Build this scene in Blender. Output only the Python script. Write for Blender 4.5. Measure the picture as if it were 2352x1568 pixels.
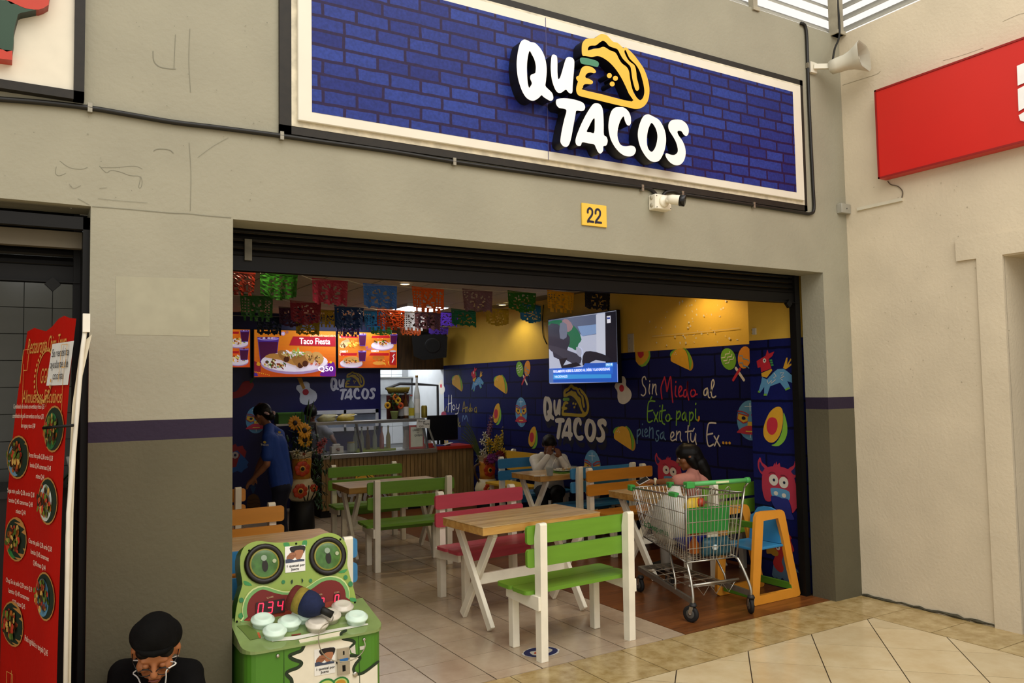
import bpy, bmesh, math, random
from mathutils import Vector, Matrix
R = math.radians
S = bpy.context.scene
for o in list(bpy.data.objects): bpy.data.objects.remove(o)
COL = S.collection
# ------------------------------------------------------------------ camera
CX, CY, F = 1176.0, 784.0, 1835.34
MT = Matrix(((0.8547818806541531, -0.014415964257064089, -0.5187871591316503),
             (-0.518688843538931, -0.0576320937265479, -0.8530184202940408),
             (-0.017601707121628625, 0.9982338011444181, -0.05674026929061017)))
# MT rows: world X, Y, Z axes seen from the camera, so MT maps camera vectors to world vectors
EYE = Vector((0, 0, 1.8))
cam_d = bpy.data.cameras.new('camera'); cam = bpy.data.objects.new('camera', cam_d); COL.objects.link(cam)
cam_d.sensor_width = 36; cam_d.lens = F / 2352 * 36; cam_d.clip_start = 0.05; cam_d.clip_end = 200
cam.matrix_world = Matrix.Translation(EYE) @ MT.to_4x4()
S.camera = cam
# ------------------------------------------------------------------ world, daylight, exposure
S.view_settings.view_transform = 'Standard'; S.view_settings.look = 'None'
S.view_settings.exposure = 0.0; S.view_settings.gamma = 1.0; S.view_settings.use_curve_mapping = False
w = bpy.data.worlds.new('sky'); S.world = w; w.use_nodes = True
bg = w.node_tree.nodes['Background']; bg.inputs[0].default_value = (1.0, 0.965, 0.91, 1); bg.inputs[1].default_value = 1.05
def area(name, loc, rot, sx, sy, power, color=(1, 1, 1), spread=180):
    l = bpy.data.lights.new(name, 'AREA'); l.shape = 'RECTANGLE'; l.size = sx; l.size_y = sy
    l.energy = power; l.color = color; l.spread = R(spread)
    o = bpy.data.objects.new(name, l); COL.objects.link(o); o.location = loc; o.rotation_euler = [R(a) for a in rot]
    return o
area('roof_skylight', (2.6, -0.6, 6.8), (0, 0, 0), 8.0, 6.0, 440, (1.0, 0.96, 0.90))
# ------------------------------------------------------------------ colour and material helpers
def lin(h):
    h = h.lstrip('#'); v = [int(h[i:i+2], 16) / 255 for i in (0, 2, 4)]
    return [x / 12.92 if x <= .04045 else ((x + .055) / 1.055) ** 2.4 for x in v] + [1]
_M = {}
def mat(name, col, rough=.55, var=.06, scale=9, bump=0, metal=0, spec=.4, stretch=None, alpha=1, trans=0, emit=0, transl=0, coat=0):
    if name in _M: return _M[name]
    m = bpy.data.materials.new(name); m.use_nodes = True; _M[name] = m
    nt = m.node_tree; b = nt.nodes['Principled BSDF']
    c = lin(col) if isinstance(col, str) else list(col) + [1]
    b.inputs['Roughness'].default_value = rough; b.inputs['Metallic'].default_value = metal
    b.inputs['Specular IOR Level'].default_value = spec
    if coat: b.inputs['Coat Weight'].default_value = coat; b.inputs['Coat Roughness'].default_value = .08
    tc = nt.nodes.new('ShaderNodeTexCoord'); mp = nt.nodes.new('ShaderNodeMapping')
    nt.links.new(tc.outputs['Object'], mp.inputs[0])
    if stretch: mp.inputs['Scale'].default_value = stretch
    no = nt.nodes.new('ShaderNodeTexNoise'); no.inputs['Scale'].default_value = scale; no.inputs['Detail'].default_value = 5
    nt.links.new(mp.outputs[0], no.inputs['Vector'])
    rp = nt.nodes.new('ShaderNodeMapRange'); rp.inputs[1].default_value = .3; rp.inputs[2].default_value = .7
    rp.inputs[3].default_value = 1 - var; rp.inputs[4].default_value = 1 + var
    nt.links.new(no.outputs['Fac'], rp.inputs[0])
    mx = nt.nodes.new('ShaderNodeMix'); mx.data_type = 'RGBA'; mx.blend_type = 'MULTIPLY'; mx.inputs[0].default_value = 1
    mx.inputs[6].default_value = c
    cb = nt.nodes.new('ShaderNodeCombineColor')
    for i in range(3): nt.links.new(rp.outputs[0], cb.inputs[i])
    nt.links.new(cb.outputs[0], mx.inputs[7])
    nt.links.new(mx.outputs[2], b.inputs['Base Color'])
    if bump:
        bp = nt.nodes.new('ShaderNodeBump'); bp.inputs['Strength'].default_value = bump; bp.inputs['Distance'].default_value = .01
        n2 = nt.nodes.new('ShaderNodeTexNoise'); n2.inputs['Scale'].default_value = scale * 7; n2.inputs['Detail'].default_value = 3
        nt.links.new(mp.outputs[0], n2.inputs['Vector']); nt.links.new(n2.outputs['Fac'], bp.inputs['Height'])
        nt.links.new(bp.outputs[0], b.inputs['Normal'])
    if trans: b.inputs['Transmission Weight'].default_value = trans; b.inputs['IOR'].default_value = 1.3
    if emit: b.inputs['Emission Color'].default_value = c; b.inputs['Emission Strength'].default_value = emit
    if alpha < 1: b.inputs['Alpha'].default_value = alpha
    if transl:
        out = nt.nodes['Material Output']; t = nt.nodes.new('ShaderNodeBsdfTranslucent'); s = nt.nodes.new('ShaderNodeMixShader')
        nt.links.new(mx.outputs[2], t.inputs[0]); s.inputs[0].default_value = transl
        nt.links.new(b.outputs[0], s.inputs[1]); nt.links.new(t.outputs[0], s.inputs[2]); nt.links.new(s.outputs[0], out.inputs[0])
    return m
def paint(h, rough=.6): return mat('paint ' + h, h, rough, .05, 14)
def glow(h, e=1.0): return mat('screen %s %.2f' % (h, e), h, .3, .03, 40, emit=e)
# ------------------------------------------------------------------ object helpers
def tag(o, label=None, cat=None, group=None, kind=None):
    if label: o['label'] = label
    if cat: o['category'] = cat
    if group: o['group'] = group
    if kind: o['kind'] = kind
    return o
def thing(name, label, cat, loc=(0, 0, 0), rz=0, group=None, rot=None):
    o = bpy.data.objects.new(name, None); COL.objects.link(o); o.location = loc
    o.rotation_euler = rot if rot else (0, 0, R(rz)); o.empty_display_size = .1
    return tag(o, label, cat, group)
def link(name, me, parent=None, loc=None, rot=None):
    o = bpy.data.objects.new(name, me); COL.objects.link(o)
    if parent: o.parent = parent
    if loc: o.location = loc
    if rot: o.rotation_euler = rot
    return o
def copy_tree(o, parent=None):
    c = o.copy(); COL.objects.link(c); c.parent = parent
    for ch in list(o.children): copy_tree(ch, c)
    return c
class MB:
    """collects faces with material slots, builds one mesh"""
    def __init__(s): s.v = []; s.f = []; s.m = []; s.mats = []; s.sm = []
    def slot(s, m):
        if m not in s.mats: s.mats.append(m)
        return s.mats.index(m)
    def add(s, vs, fs, m, smooth=False):
        n = len(s.v); k = s.slot(m); s.v += [tuple(v) for v in vs]
        for f in fs: s.f.append([i + n for i in f]); s.m.append(k); s.sm.append(smooth)
    def box(s, c, d, m, rz=0, M=None):
        hx, hy, hz = d[0] / 2, d[1] / 2, d[2] / 2
        vs = [Vector((x, y, z)) for x in (-hx, hx) for y in (-hy, hy) for z in (-hz, hz)]
        T = Matrix.Translation(c) @ (M.to_4x4() if M else Matrix.Rotation(rz, 4, 'Z'))
        s.add([T @ v for v in vs], [(0, 1, 3, 2), (4, 6, 7, 5), (0, 4, 5, 1), (2, 3, 7, 6), (0, 2, 6, 4), (1, 5, 7, 3)], m)
    def bx(s, x0, x1, y0, y1, z0, z1, m): s.box(((x0 + x1) / 2, (y0 + y1) / 2, (z0 + z1) / 2), (abs(x1 - x0), abs(y1 - y0), abs(z1 - z0)), m)
    def bar(s, a, b, w, t, m, up=(0, 0, 1)):
        """box beam from a to b with cross-section w (sideways) x t (along up)"""
        a, b = Vector(a), Vector(b); d = (b - a); L = d.length; d.normalize()
        x = d.cross(Vector(up))
        if x.length < 1e-4: x = d.cross(Vector((0, 1, 0)))
        x.normalize(); y = x.cross(d)
        s.box((a + b) / 2, (w, t, L), m, M=Matrix((x, y, d)).transposed())
    def tube(s, pts, r, m, n=8, cap=True, closed=False):
        P = [Vector(p) for p in pts]; rs = r if isinstance(r, (list, tuple)) else [r] * len(P)
        rings = []; prev = None
        for i, p in enumerate(P):
            if closed: d = P[(i + 1) % len(P)] - P[i - 1]
            else: d = P[min(i + 1, len(P) - 1)] - P[max(i - 1, 0)]
            if d.length < 1e-9: d = Vector((0, 0, 1))
            d.normalize()
            if prev is None:
                u = d.cross(Vector((0, 0, 1)))
                if u.length < 1e-3: u = d.cross(Vector((0, 1, 0)))
            else: u = prev - d * prev.dot(d)
            if u.length < 1e-6: u = d.orthogonal()
            u.normalize(); prev = u; v = d.cross(u)
            rings.append([p + (u * math.cos(a) + v * math.sin(a)) * rs[i] for a in [2 * math.pi * k / n for k in range(n)]])
        vs = [q for g in rings for q in g]; fs = []
        for i in range(len(P) - (0 if closed else 1)):
            j = (i + 1) % len(P)
            for k in range(n):
                k2 = (k + 1) % n; fs.append((i * n + k, i * n + k2, j * n + k2, j * n + k))
        if cap and not closed: fs += [tuple(range(n - 1, -1, -1)), tuple((len(P) - 1) * n + k for k in range(n))]
        s.add(vs, fs, m, n > 5)
    def lathe(s, prof, m, c=(0, 0, 0), n=20, M=None, cap=True, smooth=True):
        c = Vector(c); vs = []; fs = []
        for r, z in prof:
            for k in range(n):
                v = Vector((r * math.cos(2 * math.pi * k / n), r * math.sin(2 * math.pi * k / n), z))
                if M: v = M @ v
                vs.append(v + c)
        for i in range(len(prof) - 1):
            for k in range(n): k2 = (k + 1) % n; fs.append((i * n + k, i * n + k2, (i + 1) * n + k2, (i + 1) * n + k))
        if cap: fs += [tuple(range(n - 1, -1, -1)), tuple((len(prof) - 1) * n + k for k in range(n))]
        s.add(vs, fs, m, smooth)
    def ball(s, c, r, m, n=12, k=8, M=None):
        r = r if isinstance(r, (list, tuple)) else (r, r, r)
        pr = [(math.sin(math.pi * i / k), -math.cos(math.pi * i / k)) for i in range(k + 1)]
        pr[0] = (.001, -1); pr[-1] = (.001, 1)
        D = Matrix.Diagonal(r)
        s.lathe(pr, m, c, n, (M @ D) if M else D)
    def prism(s, poly, m, O, U, V, N, t, mside=None):
        """poly (u,v) list extruded by t along N from plane O"""
        O, U, V, N = Vector(O), Vector(U), Vector(V), Vector(N)
        a = [O + U * u + V * v for u, v in poly]; b = [p + N * t for p in a]; n = len(a)
        area2 = sum(poly[i][0] * poly[(i + 1) % n][1] - poly[(i + 1) % n][0] * poly[i][1] for i in range(n))
        flip = (area2 > 0) != (U.cross(V).dot(N) > 0)
        idx = list(range(n, 2 * n)); back = list(range(n - 1, -1, -1))
        if flip: idx.reverse(); back.reverse()
        s.add(a + b, [idx, back], m)
        sides = [(i, (i + 1) % n, n + (i + 1) % n, n + i) for i in range(n)]
        if flip: sides = [tuple(reversed(q)) for q in sides]
        s.add(a + b, sides, mside or m)
    def build(s, name, parent=None, bevel=0, loc=None, rot=None, merge=False):
        me = bpy.data.meshes.new(name); me.from_pydata(s.v, [], s.f)
        for m in s.mats: me.materials.append(m)
        me.polygons.foreach_set('material_index', s.m); me.polygons.foreach_set('use_smooth', s.sm)
        me.update()
        if bevel or merge:
            b = bmesh.new(); b.from_mesh(me)
            if merge: bmesh.ops.remove_doubles(b, verts=b.verts, dist=1e-4)
            if bevel: bmesh.ops.bevel(b, geom=b.edges[:], offset=bevel, segments=1, affect='EDGES', clamp_overlap=True)
            b.to_mesh(me); b.free()
        return link(name, me, parent, loc, rot)
def boxes(name, m, parent, *bs, bevel=0):
    b = MB()
    for q in bs: b.bx(*q, m)
    return b.build(name, parent, bevel)
def struct(o, label=None): o['kind'] = 'structure'; return o
def catmull(P, n=4, closed=False):
    if len(P) < 3: return [Vector(p) for p in P]
    P = [Vector(p) for p in P]; out = []; L = len(P)
    for i in range(L if closed else L - 1):
        if closed: a, b, c, d = P[i - 1], P[i], P[(i + 1) % L], P[(i + 2) % L]
        else: a, b, c, d = P[max(i - 1, 0)], P[i], P[i + 1], P[min(i + 2, L - 1)]
        for k in range(n):
            t = k / n; t2 = t * t; t3 = t2 * t
            out.append(.5 * ((2 * b) + (c - a) * t + (2 * a - 5 * b + 4 * c - d) * t2 + (3 * b - a - 3 * c + d) * t3))
    if not closed: out.append(P[-1])
    return out
# ------------------------------------------------------------------ flat frames: a real plane in the place, addressed in metres or by the photo's pixel grid
def ray(x, y): return MT @ Vector((x - CX, -(y - CY), -F))
def on_axis(x, y, ax, val):
    r = ray(x, y); t = (val - EYE[ax]) / r[ax]; return EYE + r * t
def on_z(x, y, z=0.): return on_axis(x, y, 2, z)
class Frame:
    def __init__(s, O, U, V):
        s.O = Vector(O); s.U = Vector(U).normalized(); s.V = Vector(V).normalized(); s.N = s.U.cross(s.V).normalized()
    def uv(s, x, y):
        r = ray(x, y); t = (s.O - EYE).dot(s.N) / r.dot(s.N); p = EYE + r * t - s.O
        return Vector((p.dot(s.U), p.dot(s.V)))
    def uvs(s, pts, z=None):
        if z: pts = [(z[0] + a / z[2], z[1] + b / z[2]) for a, b in pts]
        return [s.uv(a, b) for a, b in pts]
    def P(s, u, v, d=0): return s.O + s.U * u + s.V * v + s.N * d
class Art:
    """flat printed or painted figure lying on a frame: layers of thin coloured shapes joined in one mesh"""
    def __init__(s, fr, d=.002, step=.0006): s.fr = fr; s.b = MB(); s.d = d; s.step = step; s.k = 0; s.T = None
    def xf(s, p):
        if s.T is None: return p
        (cx, cy), sc, rot = s.T; c, n = math.cos(rot), math.sin(rot)
        sx, sy = sc if isinstance(sc, tuple) else (sc, sc)
        x, y = p[0] * sx, p[1] * sy
        return (cx + x * c - y * n, cy + x * n + y * c)
    def at(s, cx, cy, hpx, rot=0, asp=1):
        """following shapes use local coords: unit = motif height hpx at pixel cx,cy"""
        c = s.fr.uv(cx, cy); a = s.fr.uv(cx, cy - hpx / 2); b = s.fr.uv(cx, cy + hpx / 2)
        h = (a - b).length; s.T = (c, (h * asp, h), R(rot)); return s
    def poly(s, pts, m):
        if isinstance(m, str): m = paint(m)
        q = [s.xf(p) for p in pts]; s.k += 1; d = s.d + s.k * s.step
        n = len(q); ar = sum(q[i][0] * q[(i + 1) % n][1] - q[(i + 1) % n][0] * q[i][1] for i in range(n))
        if ar < 0: q.reverse()
        vs = [s.fr.P(u, v, d) for u, v in q]
        if n <= 4: s.b.add(vs, [list(range(n))], m)
        else:
            from mathutils.geometry import tessellate_polygon
            tr = tessellate_polygon([[Vector((u, v, 0)) for u, v in q]])
            fs = []
            for t in tr:
                a, b_, c = [q[i] for i in t]
                cr = (b_[0] - a[0]) * (c[1] - a[1]) - (b_[1] - a[1]) * (c[0] - a[0])
                fs.append(tuple(t) if cr > 0 else tuple(reversed(t)))
            s.b.add(vs, fs, m)
        return s
    def smooth(s, pts, m, n=3): return s.poly([tuple(p) for p in catmull([(a, b, 0) for a, b in pts], n, True) and [(v.x, v.y) for v in catmull([(a, b, 0) for a, b in pts], n, True)]], m)
    def ell(s, cx, cy, rx, ry, m, rot=0, n=20):
        c, q = math.cos(R(rot)), math.sin(R(rot)); P = []
        for k in range(n):
            a = 2 * math.pi * k / n; x, y = rx * math.cos(a), ry * math.sin(a); P.append((cx + x * c - y * q, cy + x * q + y * c))
        return s.poly(P, m)
    def stroke(s, pts, w, m, sm=True, taper=None):
        if isinstance(m, str): m = paint(m)
        q = [s.xf(p) for p in pts]
        sc = 1 if s.T is None else s.T[1][1] if isinstance(s.T[1], tuple) else s.T[1]
        w = w * sc / 2
        if len(q) == 1: q = [q[0], (q[0][0] + w * .2, q[0][1])]
        if sm and len(q) > 2: q = [(v.x, v.y) for v in catmull([(a, b, 0) for a, b in q], 4)]
        s.k += 1; d = s.d + s.k * s.step; L, Rr = [], []
        for i in range(len(q)):
            a, b = q[max(i - 1, 0)], q[min(i + 1, len(q) - 1)]
            dx, dy = b[0] - a[0], b[1] - a[1]; n = math.hypot(dx, dy) or 1e-6; dx /= n; dy /= n
            ww = w
            if taper: ww = w * (taper + (1 - taper) * math.sin(math.pi * min(1, max(0, i / max(1, len(q) - 1)))))
            L.append((q[i][0] - dy * ww, q[i][1] + dx * ww)); Rr.append((q[i][0] + dy * ww, q[i][1] - dx * ww))
        vs = [s.fr.P(u, v, d) for u, v in L + Rr]; n = len(q)
        s.b.add(vs, [(n + i, n + i + 1, i + 1, i) for i in range(n - 1)], m)
        for e, o in ((0, 1), (n - 1, n - 2)):
            dx, dy = q[e][0] - q[o][0], q[e][1] - q[o][1]; h = math.hypot(dx, dy) or 1e-6; a0 = math.atan2(dy, dx)
            ww = w * (taper if taper else 1)
            fan = [(q[e][0] + ww * math.cos(a0 + t), q[e][1] + ww * math.sin(a0 + t)) for t in [(-.5 + j / 6) * math.pi for j in range(7)]]
            s.b.add([s.fr.P(u, v, d) for u, v in fan], [list(range(7))], m)
        return s
    def pstroke(s, pts, z, w, m, **k):
        """stroke whose points are in a zoomed pixel window z=(x0,y0,scale); w in photo pixels"""
        T = s.T; s.T = None
        q = [tuple(p) for p in s.fr.uvs(pts, z)]
        c = z[0] + pts[0][0] / z[2], z[1] + pts[0][1] / z[2]
        ww = (s.fr.uv(c[0], c[1] - w / 2) - s.fr.uv(c[0], c[1] + w / 2)).length
        s.stroke(q, ww, m, **k); s.T = T; return s
    def ppoly(s, pts, z, m, n=0):
        T = s.T; s.T = None; q = [tuple(p) for p in s.fr.uvs(pts, z)]
        if n: q = [(v.x, v.y) for v in catmull([(a, b, 0) for a, b in q], n, True)]
        s.poly(q, m); s.T = T; return s
    def build(s, name, parent=None): return s.b.build(name, parent)
def curve_mesh(splines, depth, sub=3, closed_smooth=True):
    """filled 2D outline(s) with holes, extruded to depth; front face at +depth"""
    c = bpy.data.curves.new('outline', 'CURVE'); c.dimensions = '2D'; c.fill_mode = 'BOTH'; c.extrude = depth / 2
    for sp in splines:
        q = [(v.x, v.y) for v in catmull([(a, b, 0) for a, b in sp], sub, True)] if closed_smooth else sp
        p = c.splines.new('POLY'); p.points.add(len(q) - 1); p.use_cyclic_u = True
        for i, (x, y) in enumerate(q): p.points[i].co = (x, y, 0, 1)
    o = bpy.data.objects.new('tmp', c); COL.objects.link(o)
    dg = bpy.context.evaluated_depsgraph_get(); me = bpy.data.meshes.new_from_object(o.evaluated_get(dg))
    bpy.data.objects.remove(o); bpy.data.curves.remove(c)
    return me
def text_mesh(txt, h, extrude=0.0, align='LEFT', bold=0.0, sx=1.0, space=1.0):
    c = bpy.data.curves.new('lettering', 'FONT'); c.body = txt; c.size = h; c.extrude = extrude; c.align_x = align; c.offset = bold; c.space_character = space
    c.resolution_u = 3
    o = bpy.data.objects.new('tmp', c); COL.objects.link(o)
    dg = bpy.context.evaluated_depsgraph_get(); me = bpy.data.meshes.new_from_object(o.evaluated_get(dg))
    bpy.data.objects.remove(o); bpy.data.curves.remove(c)
    if sx != 1:
        for v in me.vertices: v.co.x *= sx
    return me
def text_on(fr, txt, u, v, h, m, parent=None, d=.004, align='LEFT', bold=0.0, sx=1.0, rot=0, name='lettering', fit=None, space=1.0, shear=0):
    """lettering on a frame; h = capital height in metres; fit = total width"""
    me = text_mesh(txt, h / .70, align=align, bold=bold * h, space=space)
    if fit:
        xs = [q.co.x for q in me.vertices]; k = fit / max(1e-6, max(xs) - min(xs))
        for q in me.vertices: q.co.x *= k
    elif sx != 1:
        for q in me.vertices: q.co.x *= sx
    if shear:
        for q in me.vertices: q.co.x += q.co.y * shear
    if isinstance(m, str): m = paint(m)
    me.materials.clear(); me.materials.append(m)
    X = Matrix((fr.U, fr.V, fr.N)).transposed().to_4x4(); X.translation = fr.P(u, v, d)
    o = link(name, me)
    mw = X @ Matrix.Rotation(R(rot), 4, 'Z')
    for q in me.vertices: q.co = mw @ q.co
    if parent: o.parent = parent; o.matrix_parent_inverse = parent_inv(parent)
    return o
def parent_inv(p):
    M = Matrix.Identity(4); q = p
    while q:
        M = (Matrix.Translation(q.location) @ q.rotation_euler.to_matrix().to_4x4() @ Matrix.Diagonal(q.scale).to_4x4()) @ M; q = q.parent
    return M.inverted()
def adopt(o, p):
    """parent a mesh built in world coordinates"""
    o.parent = p; o.matrix_parent_inverse = parent_inv(p); return o
random.seed(4)
# ================================================================== the setting
YF, XR, ZH, ZT = 4.325, 6.03, 2.71, 4.81
WX, BWY, CZ, CXF = 6.15, 12.4, 2.98, 5.69
F_FAC = Frame((0, YF, 0), (1, 0, 0), (0, 0, 1))            # shop facade, faces the mall
F_RIGHT = Frame((XR, YF, 0), (0, -1, 0), (0, 0, 1))        # beige wall on the right
F_SIDE = Frame((WX, BWY, 0), (0, -1, 0), (0, 0, 1))        # mural wall inside
F_COL = Frame((CXF, 5.15, 0), (0, -1, 0), (0, 0, 1))       # painted column behind the shutter guide
F_BACK = Frame((0, BWY, 0), (1, 0, 0), (0, 0, 1))          # back wall
F_FLOOR = Frame((0, 0, 0), (1, 0, 0), (0, 1, 0))
def zoned_wall(name, zones, bump=.25, rough=.75, nscale=2.5):
    """painted plaster whose paint colour changes at given heights: zones [(z_from, hex)] from the floor up"""
    m = bpy.data.materials.new(name); m.use_nodes = True; nt = m.node_tree; b = nt.nodes['Principled BSDF']
    b.inputs['Roughness'].default_value = rough; b.inputs['Specular IOR Level'].default_value = .3
    g = nt.nodes.new('ShaderNodeNewGeometry'); sp = nt.nodes.new('ShaderNodeSeparateXYZ'); nt.links.new(g.outputs['Position'], sp.inputs[0])
    cur = None
    for z, h in zones:
        if cur is None:
            r = nt.nodes.new('ShaderNodeRGB'); r.outputs[0].default_value = lin(h); cur = r.outputs[0]; continue
        gt = nt.nodes.new('ShaderNodeMath'); gt.operation = 'GREATER_THAN'; gt.inputs[1].default_value = z; nt.links.new(sp.outputs[2], gt.inputs[0])
        mx = nt.nodes.new('ShaderNodeMix'); mx.data_type = 'RGBA'; nt.links.new(gt.outputs[0], mx.inputs[0]); nt.links.new(cur, mx.inputs[6]); mx.inputs[7].default_value = lin(h); cur = mx.outputs[2]
    no = nt.nodes.new('ShaderNodeTexNoise'); no.inputs['Scale'].default_value = nscale; no.inputs['Detail'].default_value = 6; nt.links.new(g.outputs['Position'], no.inputs['Vector'])
    rp = nt.nodes.new('ShaderNodeMapRange'); rp.inputs[1].default_value = .3; rp.inputs[2].default_value = .7; rp.inputs[3].default_value = .94; rp.inputs[4].default_value = 1.06; nt.links.new(no.outputs[0], rp.inputs[0])
    cb = nt.nodes.new('ShaderNodeCombineColor'); [nt.links.new(rp.outputs[0], cb.inputs[i]) for i in range(3)]
    mx = nt.nodes.new('ShaderNodeMix'); mx.data_type = 'RGBA'; mx.blend_type = 'MULTIPLY'; mx.inputs[0].default_value = 1; nt.links.new(cur, mx.inputs[6]); nt.links.new(cb.outputs[0], mx.inputs[7]); nt.links.new(mx.outputs[2], b.inputs['Base Color'])
    n2 = nt.nodes.new('ShaderNodeTexNoise'); n2.inputs['Scale'].default_value = 45; n2.inputs['Detail'].default_value = 4; nt.links.new(g.outputs['Position'], n2.inputs['Vector'])
    bp = nt.nodes.new('ShaderNodeBump'); bp.inputs['Strength'].default_value = bump; bp.inputs['Distance'].default_value = .01; nt.links.new(n2.outputs[0], bp.inputs['Height']); nt.links.new(bp.outputs[0], b.inputs['Normal'])
    return m
GREY, DGREY, PURP = '#989481', '#5a5542', '#281d31'
M_FAC = zoned_wall('facade plaster', [(0, DGREY), (1.568, PURP), (1.667, GREY)])
M_RIGHT = zoned_wall('beige plaster', [(0, '#d2c5ab')])
M_DARK = mat('black steel', '#070605', .55, .15, 20, spec=.25)
M_MURAL = None
def brick_print(name, base, mortar, light, sx, sy, mort=.02, axis='XZ', rough=.35, var=.35, warp=.03):
    """printed or painted brick pattern, flat colour only"""
    m = bpy.data.materials.new(name); m.use_nodes = True; nt = m.node_tree; b = nt.nodes['Principled BSDF']
    b.inputs['Roughness'].default_value = rough; b.inputs['Specular IOR Level'].default_value = .18
    g = nt.nodes.new('ShaderNodeNewGeometry'); sp = nt.nodes.new('ShaderNodeSeparateXYZ'); nt.links.new(g.outputs['Position'], sp.inputs[0])
    cb = nt.nodes.new('ShaderNodeCombineXYZ'); nt.links.new(sp.outputs[0 if axis == 'XZ' else 1], cb.inputs[0]); nt.links.new(sp.outputs[2], cb.inputs[1])
    nz = nt.nodes.new('ShaderNodeTexNoise'); nz.inputs['Scale'].default_value = 9; nt.links.new(g.outputs['Position'], nz.inputs['Vector'])
    vm = nt.nodes.new('ShaderNodeVectorMath'); vm.operation = 'MULTIPLY_ADD'; nt.links.new(nz.outputs['Color'], vm.inputs[0]); vm.inputs[1].default_value = (warp, warp, 0); nt.links.new(cb.outputs[0], vm.inputs[2])
    br = nt.nodes.new('ShaderNodeTexBrick'); nt.links.new(vm.outputs[0], br.inputs['Vector'])
    br.inputs['Color1'].default_value = lin(base); br.inputs['Color2'].default_value = lin(light); br.inputs['Mortar'].default_value = lin(mortar)
    br.inputs['Scale'].default_value = 1; br.inputs['Brick Width'].default_value = sx; br.inputs['Row Height'].default_value = sy
    br.inputs['Mortar Size'].default_value = mort; br.inputs['Mortar Smooth'].default_value = .15; br.squash = 1.9; br.squash_frequency = 3; br.offset = .37; br.offset_frequency = 2
    n3 = nt.nodes.new('ShaderNodeTexNoise'); n3.inputs['Scale'].default_value = 60; n3.inputs['Detail'].default_value = 6; nt.links.new(g.outputs['Position'], n3.inputs['Vector'])
    rp = nt.nodes.new('ShaderNodeMapRange'); rp.inputs[1].default_value = .3; rp.inputs[2].default_value = .7; rp.inputs[3].default_value = 1 - var; rp.inputs[4].default_value = 1 + var; nt.links.new(n3.outputs[0], rp.inputs[0])
    c2 = nt.nodes.new('ShaderNodeCombineColor'); [nt.links.new(rp.outputs[0], c2.inputs[i]) for i in range(3)]
    mx = nt.nodes.new('ShaderNodeMix'); mx.data_type = 'RGBA'; mx.blend_type = 'MULTIPLY'; mx.inputs[0].default_value = 1; nt.links.new(br.outputs[0], mx.inputs[6]); nt.links.new(c2.outputs[0], mx.inputs[7]); nt.links.new(mx.outputs[2], b.inputs['Base Color'])
    return m
# ---- facade
fac = MB()
fac.bx(-2.2, XR, YF, 4.55, ZH, ZT, M_FAC)                     # header
fac.bx(.255, .92, YF, 4.55, 0, ZH, M_FAC)                     # pillar between the two shops
fac.bx(CXF, XR, YF, 4.55, 0, ZH, M_FAC)                       # right pillar
fac.bx(-2.2, -1.7, YF, 4.55, 0, ZH, M_FAC)
wall_front = struct(fac.build('wall_front'))
a = Art(F_FAC, .0008, .0003)
def fq(pts): return [tuple(F_FAC.uv(*p)) for p in pts]
a.poly(fq([(266, 634), (482, 640), (481, 772), (266, 768)]), paint('#9f9b85', .75)); a.build('paint_patch', wall_front)
a = Art(F_FAC, .0006, .0002); Z1 = (0, 0, 3.0157); ck = '#777462'
for P, wd in [([(415, 1115), (480, 1160), (560, 1172), (605, 1160)], 1.3), ([(690, 1150), (735, 1195), (770, 1180), (830, 1190), (900, 1215), (965, 1222), (968, 1260), (960, 1295), (975, 1300), (985, 1260), (975, 1222)], 1.3), ([(390, 1155), (385, 1200), (410, 1217), (455, 1200)], 1),
          ([(700, 1160), (800, 1160), (930, 1150), (985, 1170)], .8), ([(1060, 355), (1065, 420), (1100, 460), (1160, 475), (1215, 478)], 2), ([(1215, 240), (1205, 470)], 1.2), ([(1065, 1045), (1090, 1033), (1140, 1033), (1180, 1042), (1200, 1060)], 1.6),
          ([(1310, 990), (1322, 1200), (1318, 1460)], 1.0), ([(1315, 200), (1308, 420), (1320, 640)], 1.0), ([(640, 1430), (900, 1450), (1180, 1475), (1300, 1480), (1440, 1495), (1600, 1508)], 1.6), ([(540, 1375), (620, 1420)], 1), ([(680, 1375), (820, 1390), (1020, 1405)], .7), ([(480, 1275), (510, 1305), (560, 1285)], .8), ([(690, 1305), (740, 1300)], .8), ([(1370, 1090), (1480, 1010), (1580, 955)], .7)]:
    a.pstroke(P, Z1, wd, ck)
for k in range(70): a.T = None; p = F_FAC.uv(random.uniform(5, 640), random.uniform(20, 480)); a.ell(p.x, p.y, random.uniform(.001, .004), random.uniform(.001, .003), ck, n=6)
a.build('plaster_crack', wall_front)
# ---- right wall of the mall with a door opening
rw = MB()
rw.bx(XR, XR + .28, 3.05, YF + .3, 0, 4.81, M_RIGHT); rw.bx(XR, XR + .28, .9, 3.05, 2.68, 4.81, M_RIGHT); rw.bx(XR, XR + .28, -6, .9, 0, 4.81, M_RIGHT)
wall_right = struct(rw.build('wall_right'))
t = MB(); t.bx(XR - .022, XR + .01, .7, 3.385, 2.69, 2.85, M_RIGHT); t.bx(XR - .022, XR + .01, 3.05, 3.235, 0, 2.69, M_RIGHT); struct(t.build('trim_1'))
a = Art(F_RIGHT, .0006, .0002); Z4 = (1600, 0, 3.128)
for P, wd in [([(1050, 612), (1180, 570), (1290, 535), (1320, 512)], 1), ([(1770, 436), (1900, 400), (2060, 345)], .8), ([(2200, 155), (2300, 110), (2352, 95)], .8)]: a.pstroke(P, Z4, wd, '#8f866e')
for k in range(60): a.T = None; p = F_RIGHT.uv(random.uniform(2000, 2320), random.uniform(420, 900)); a.ell(p.x, p.y, random.uniform(.001, .005), random.uniform(.001, .004), '#938a72', n=6)
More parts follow.
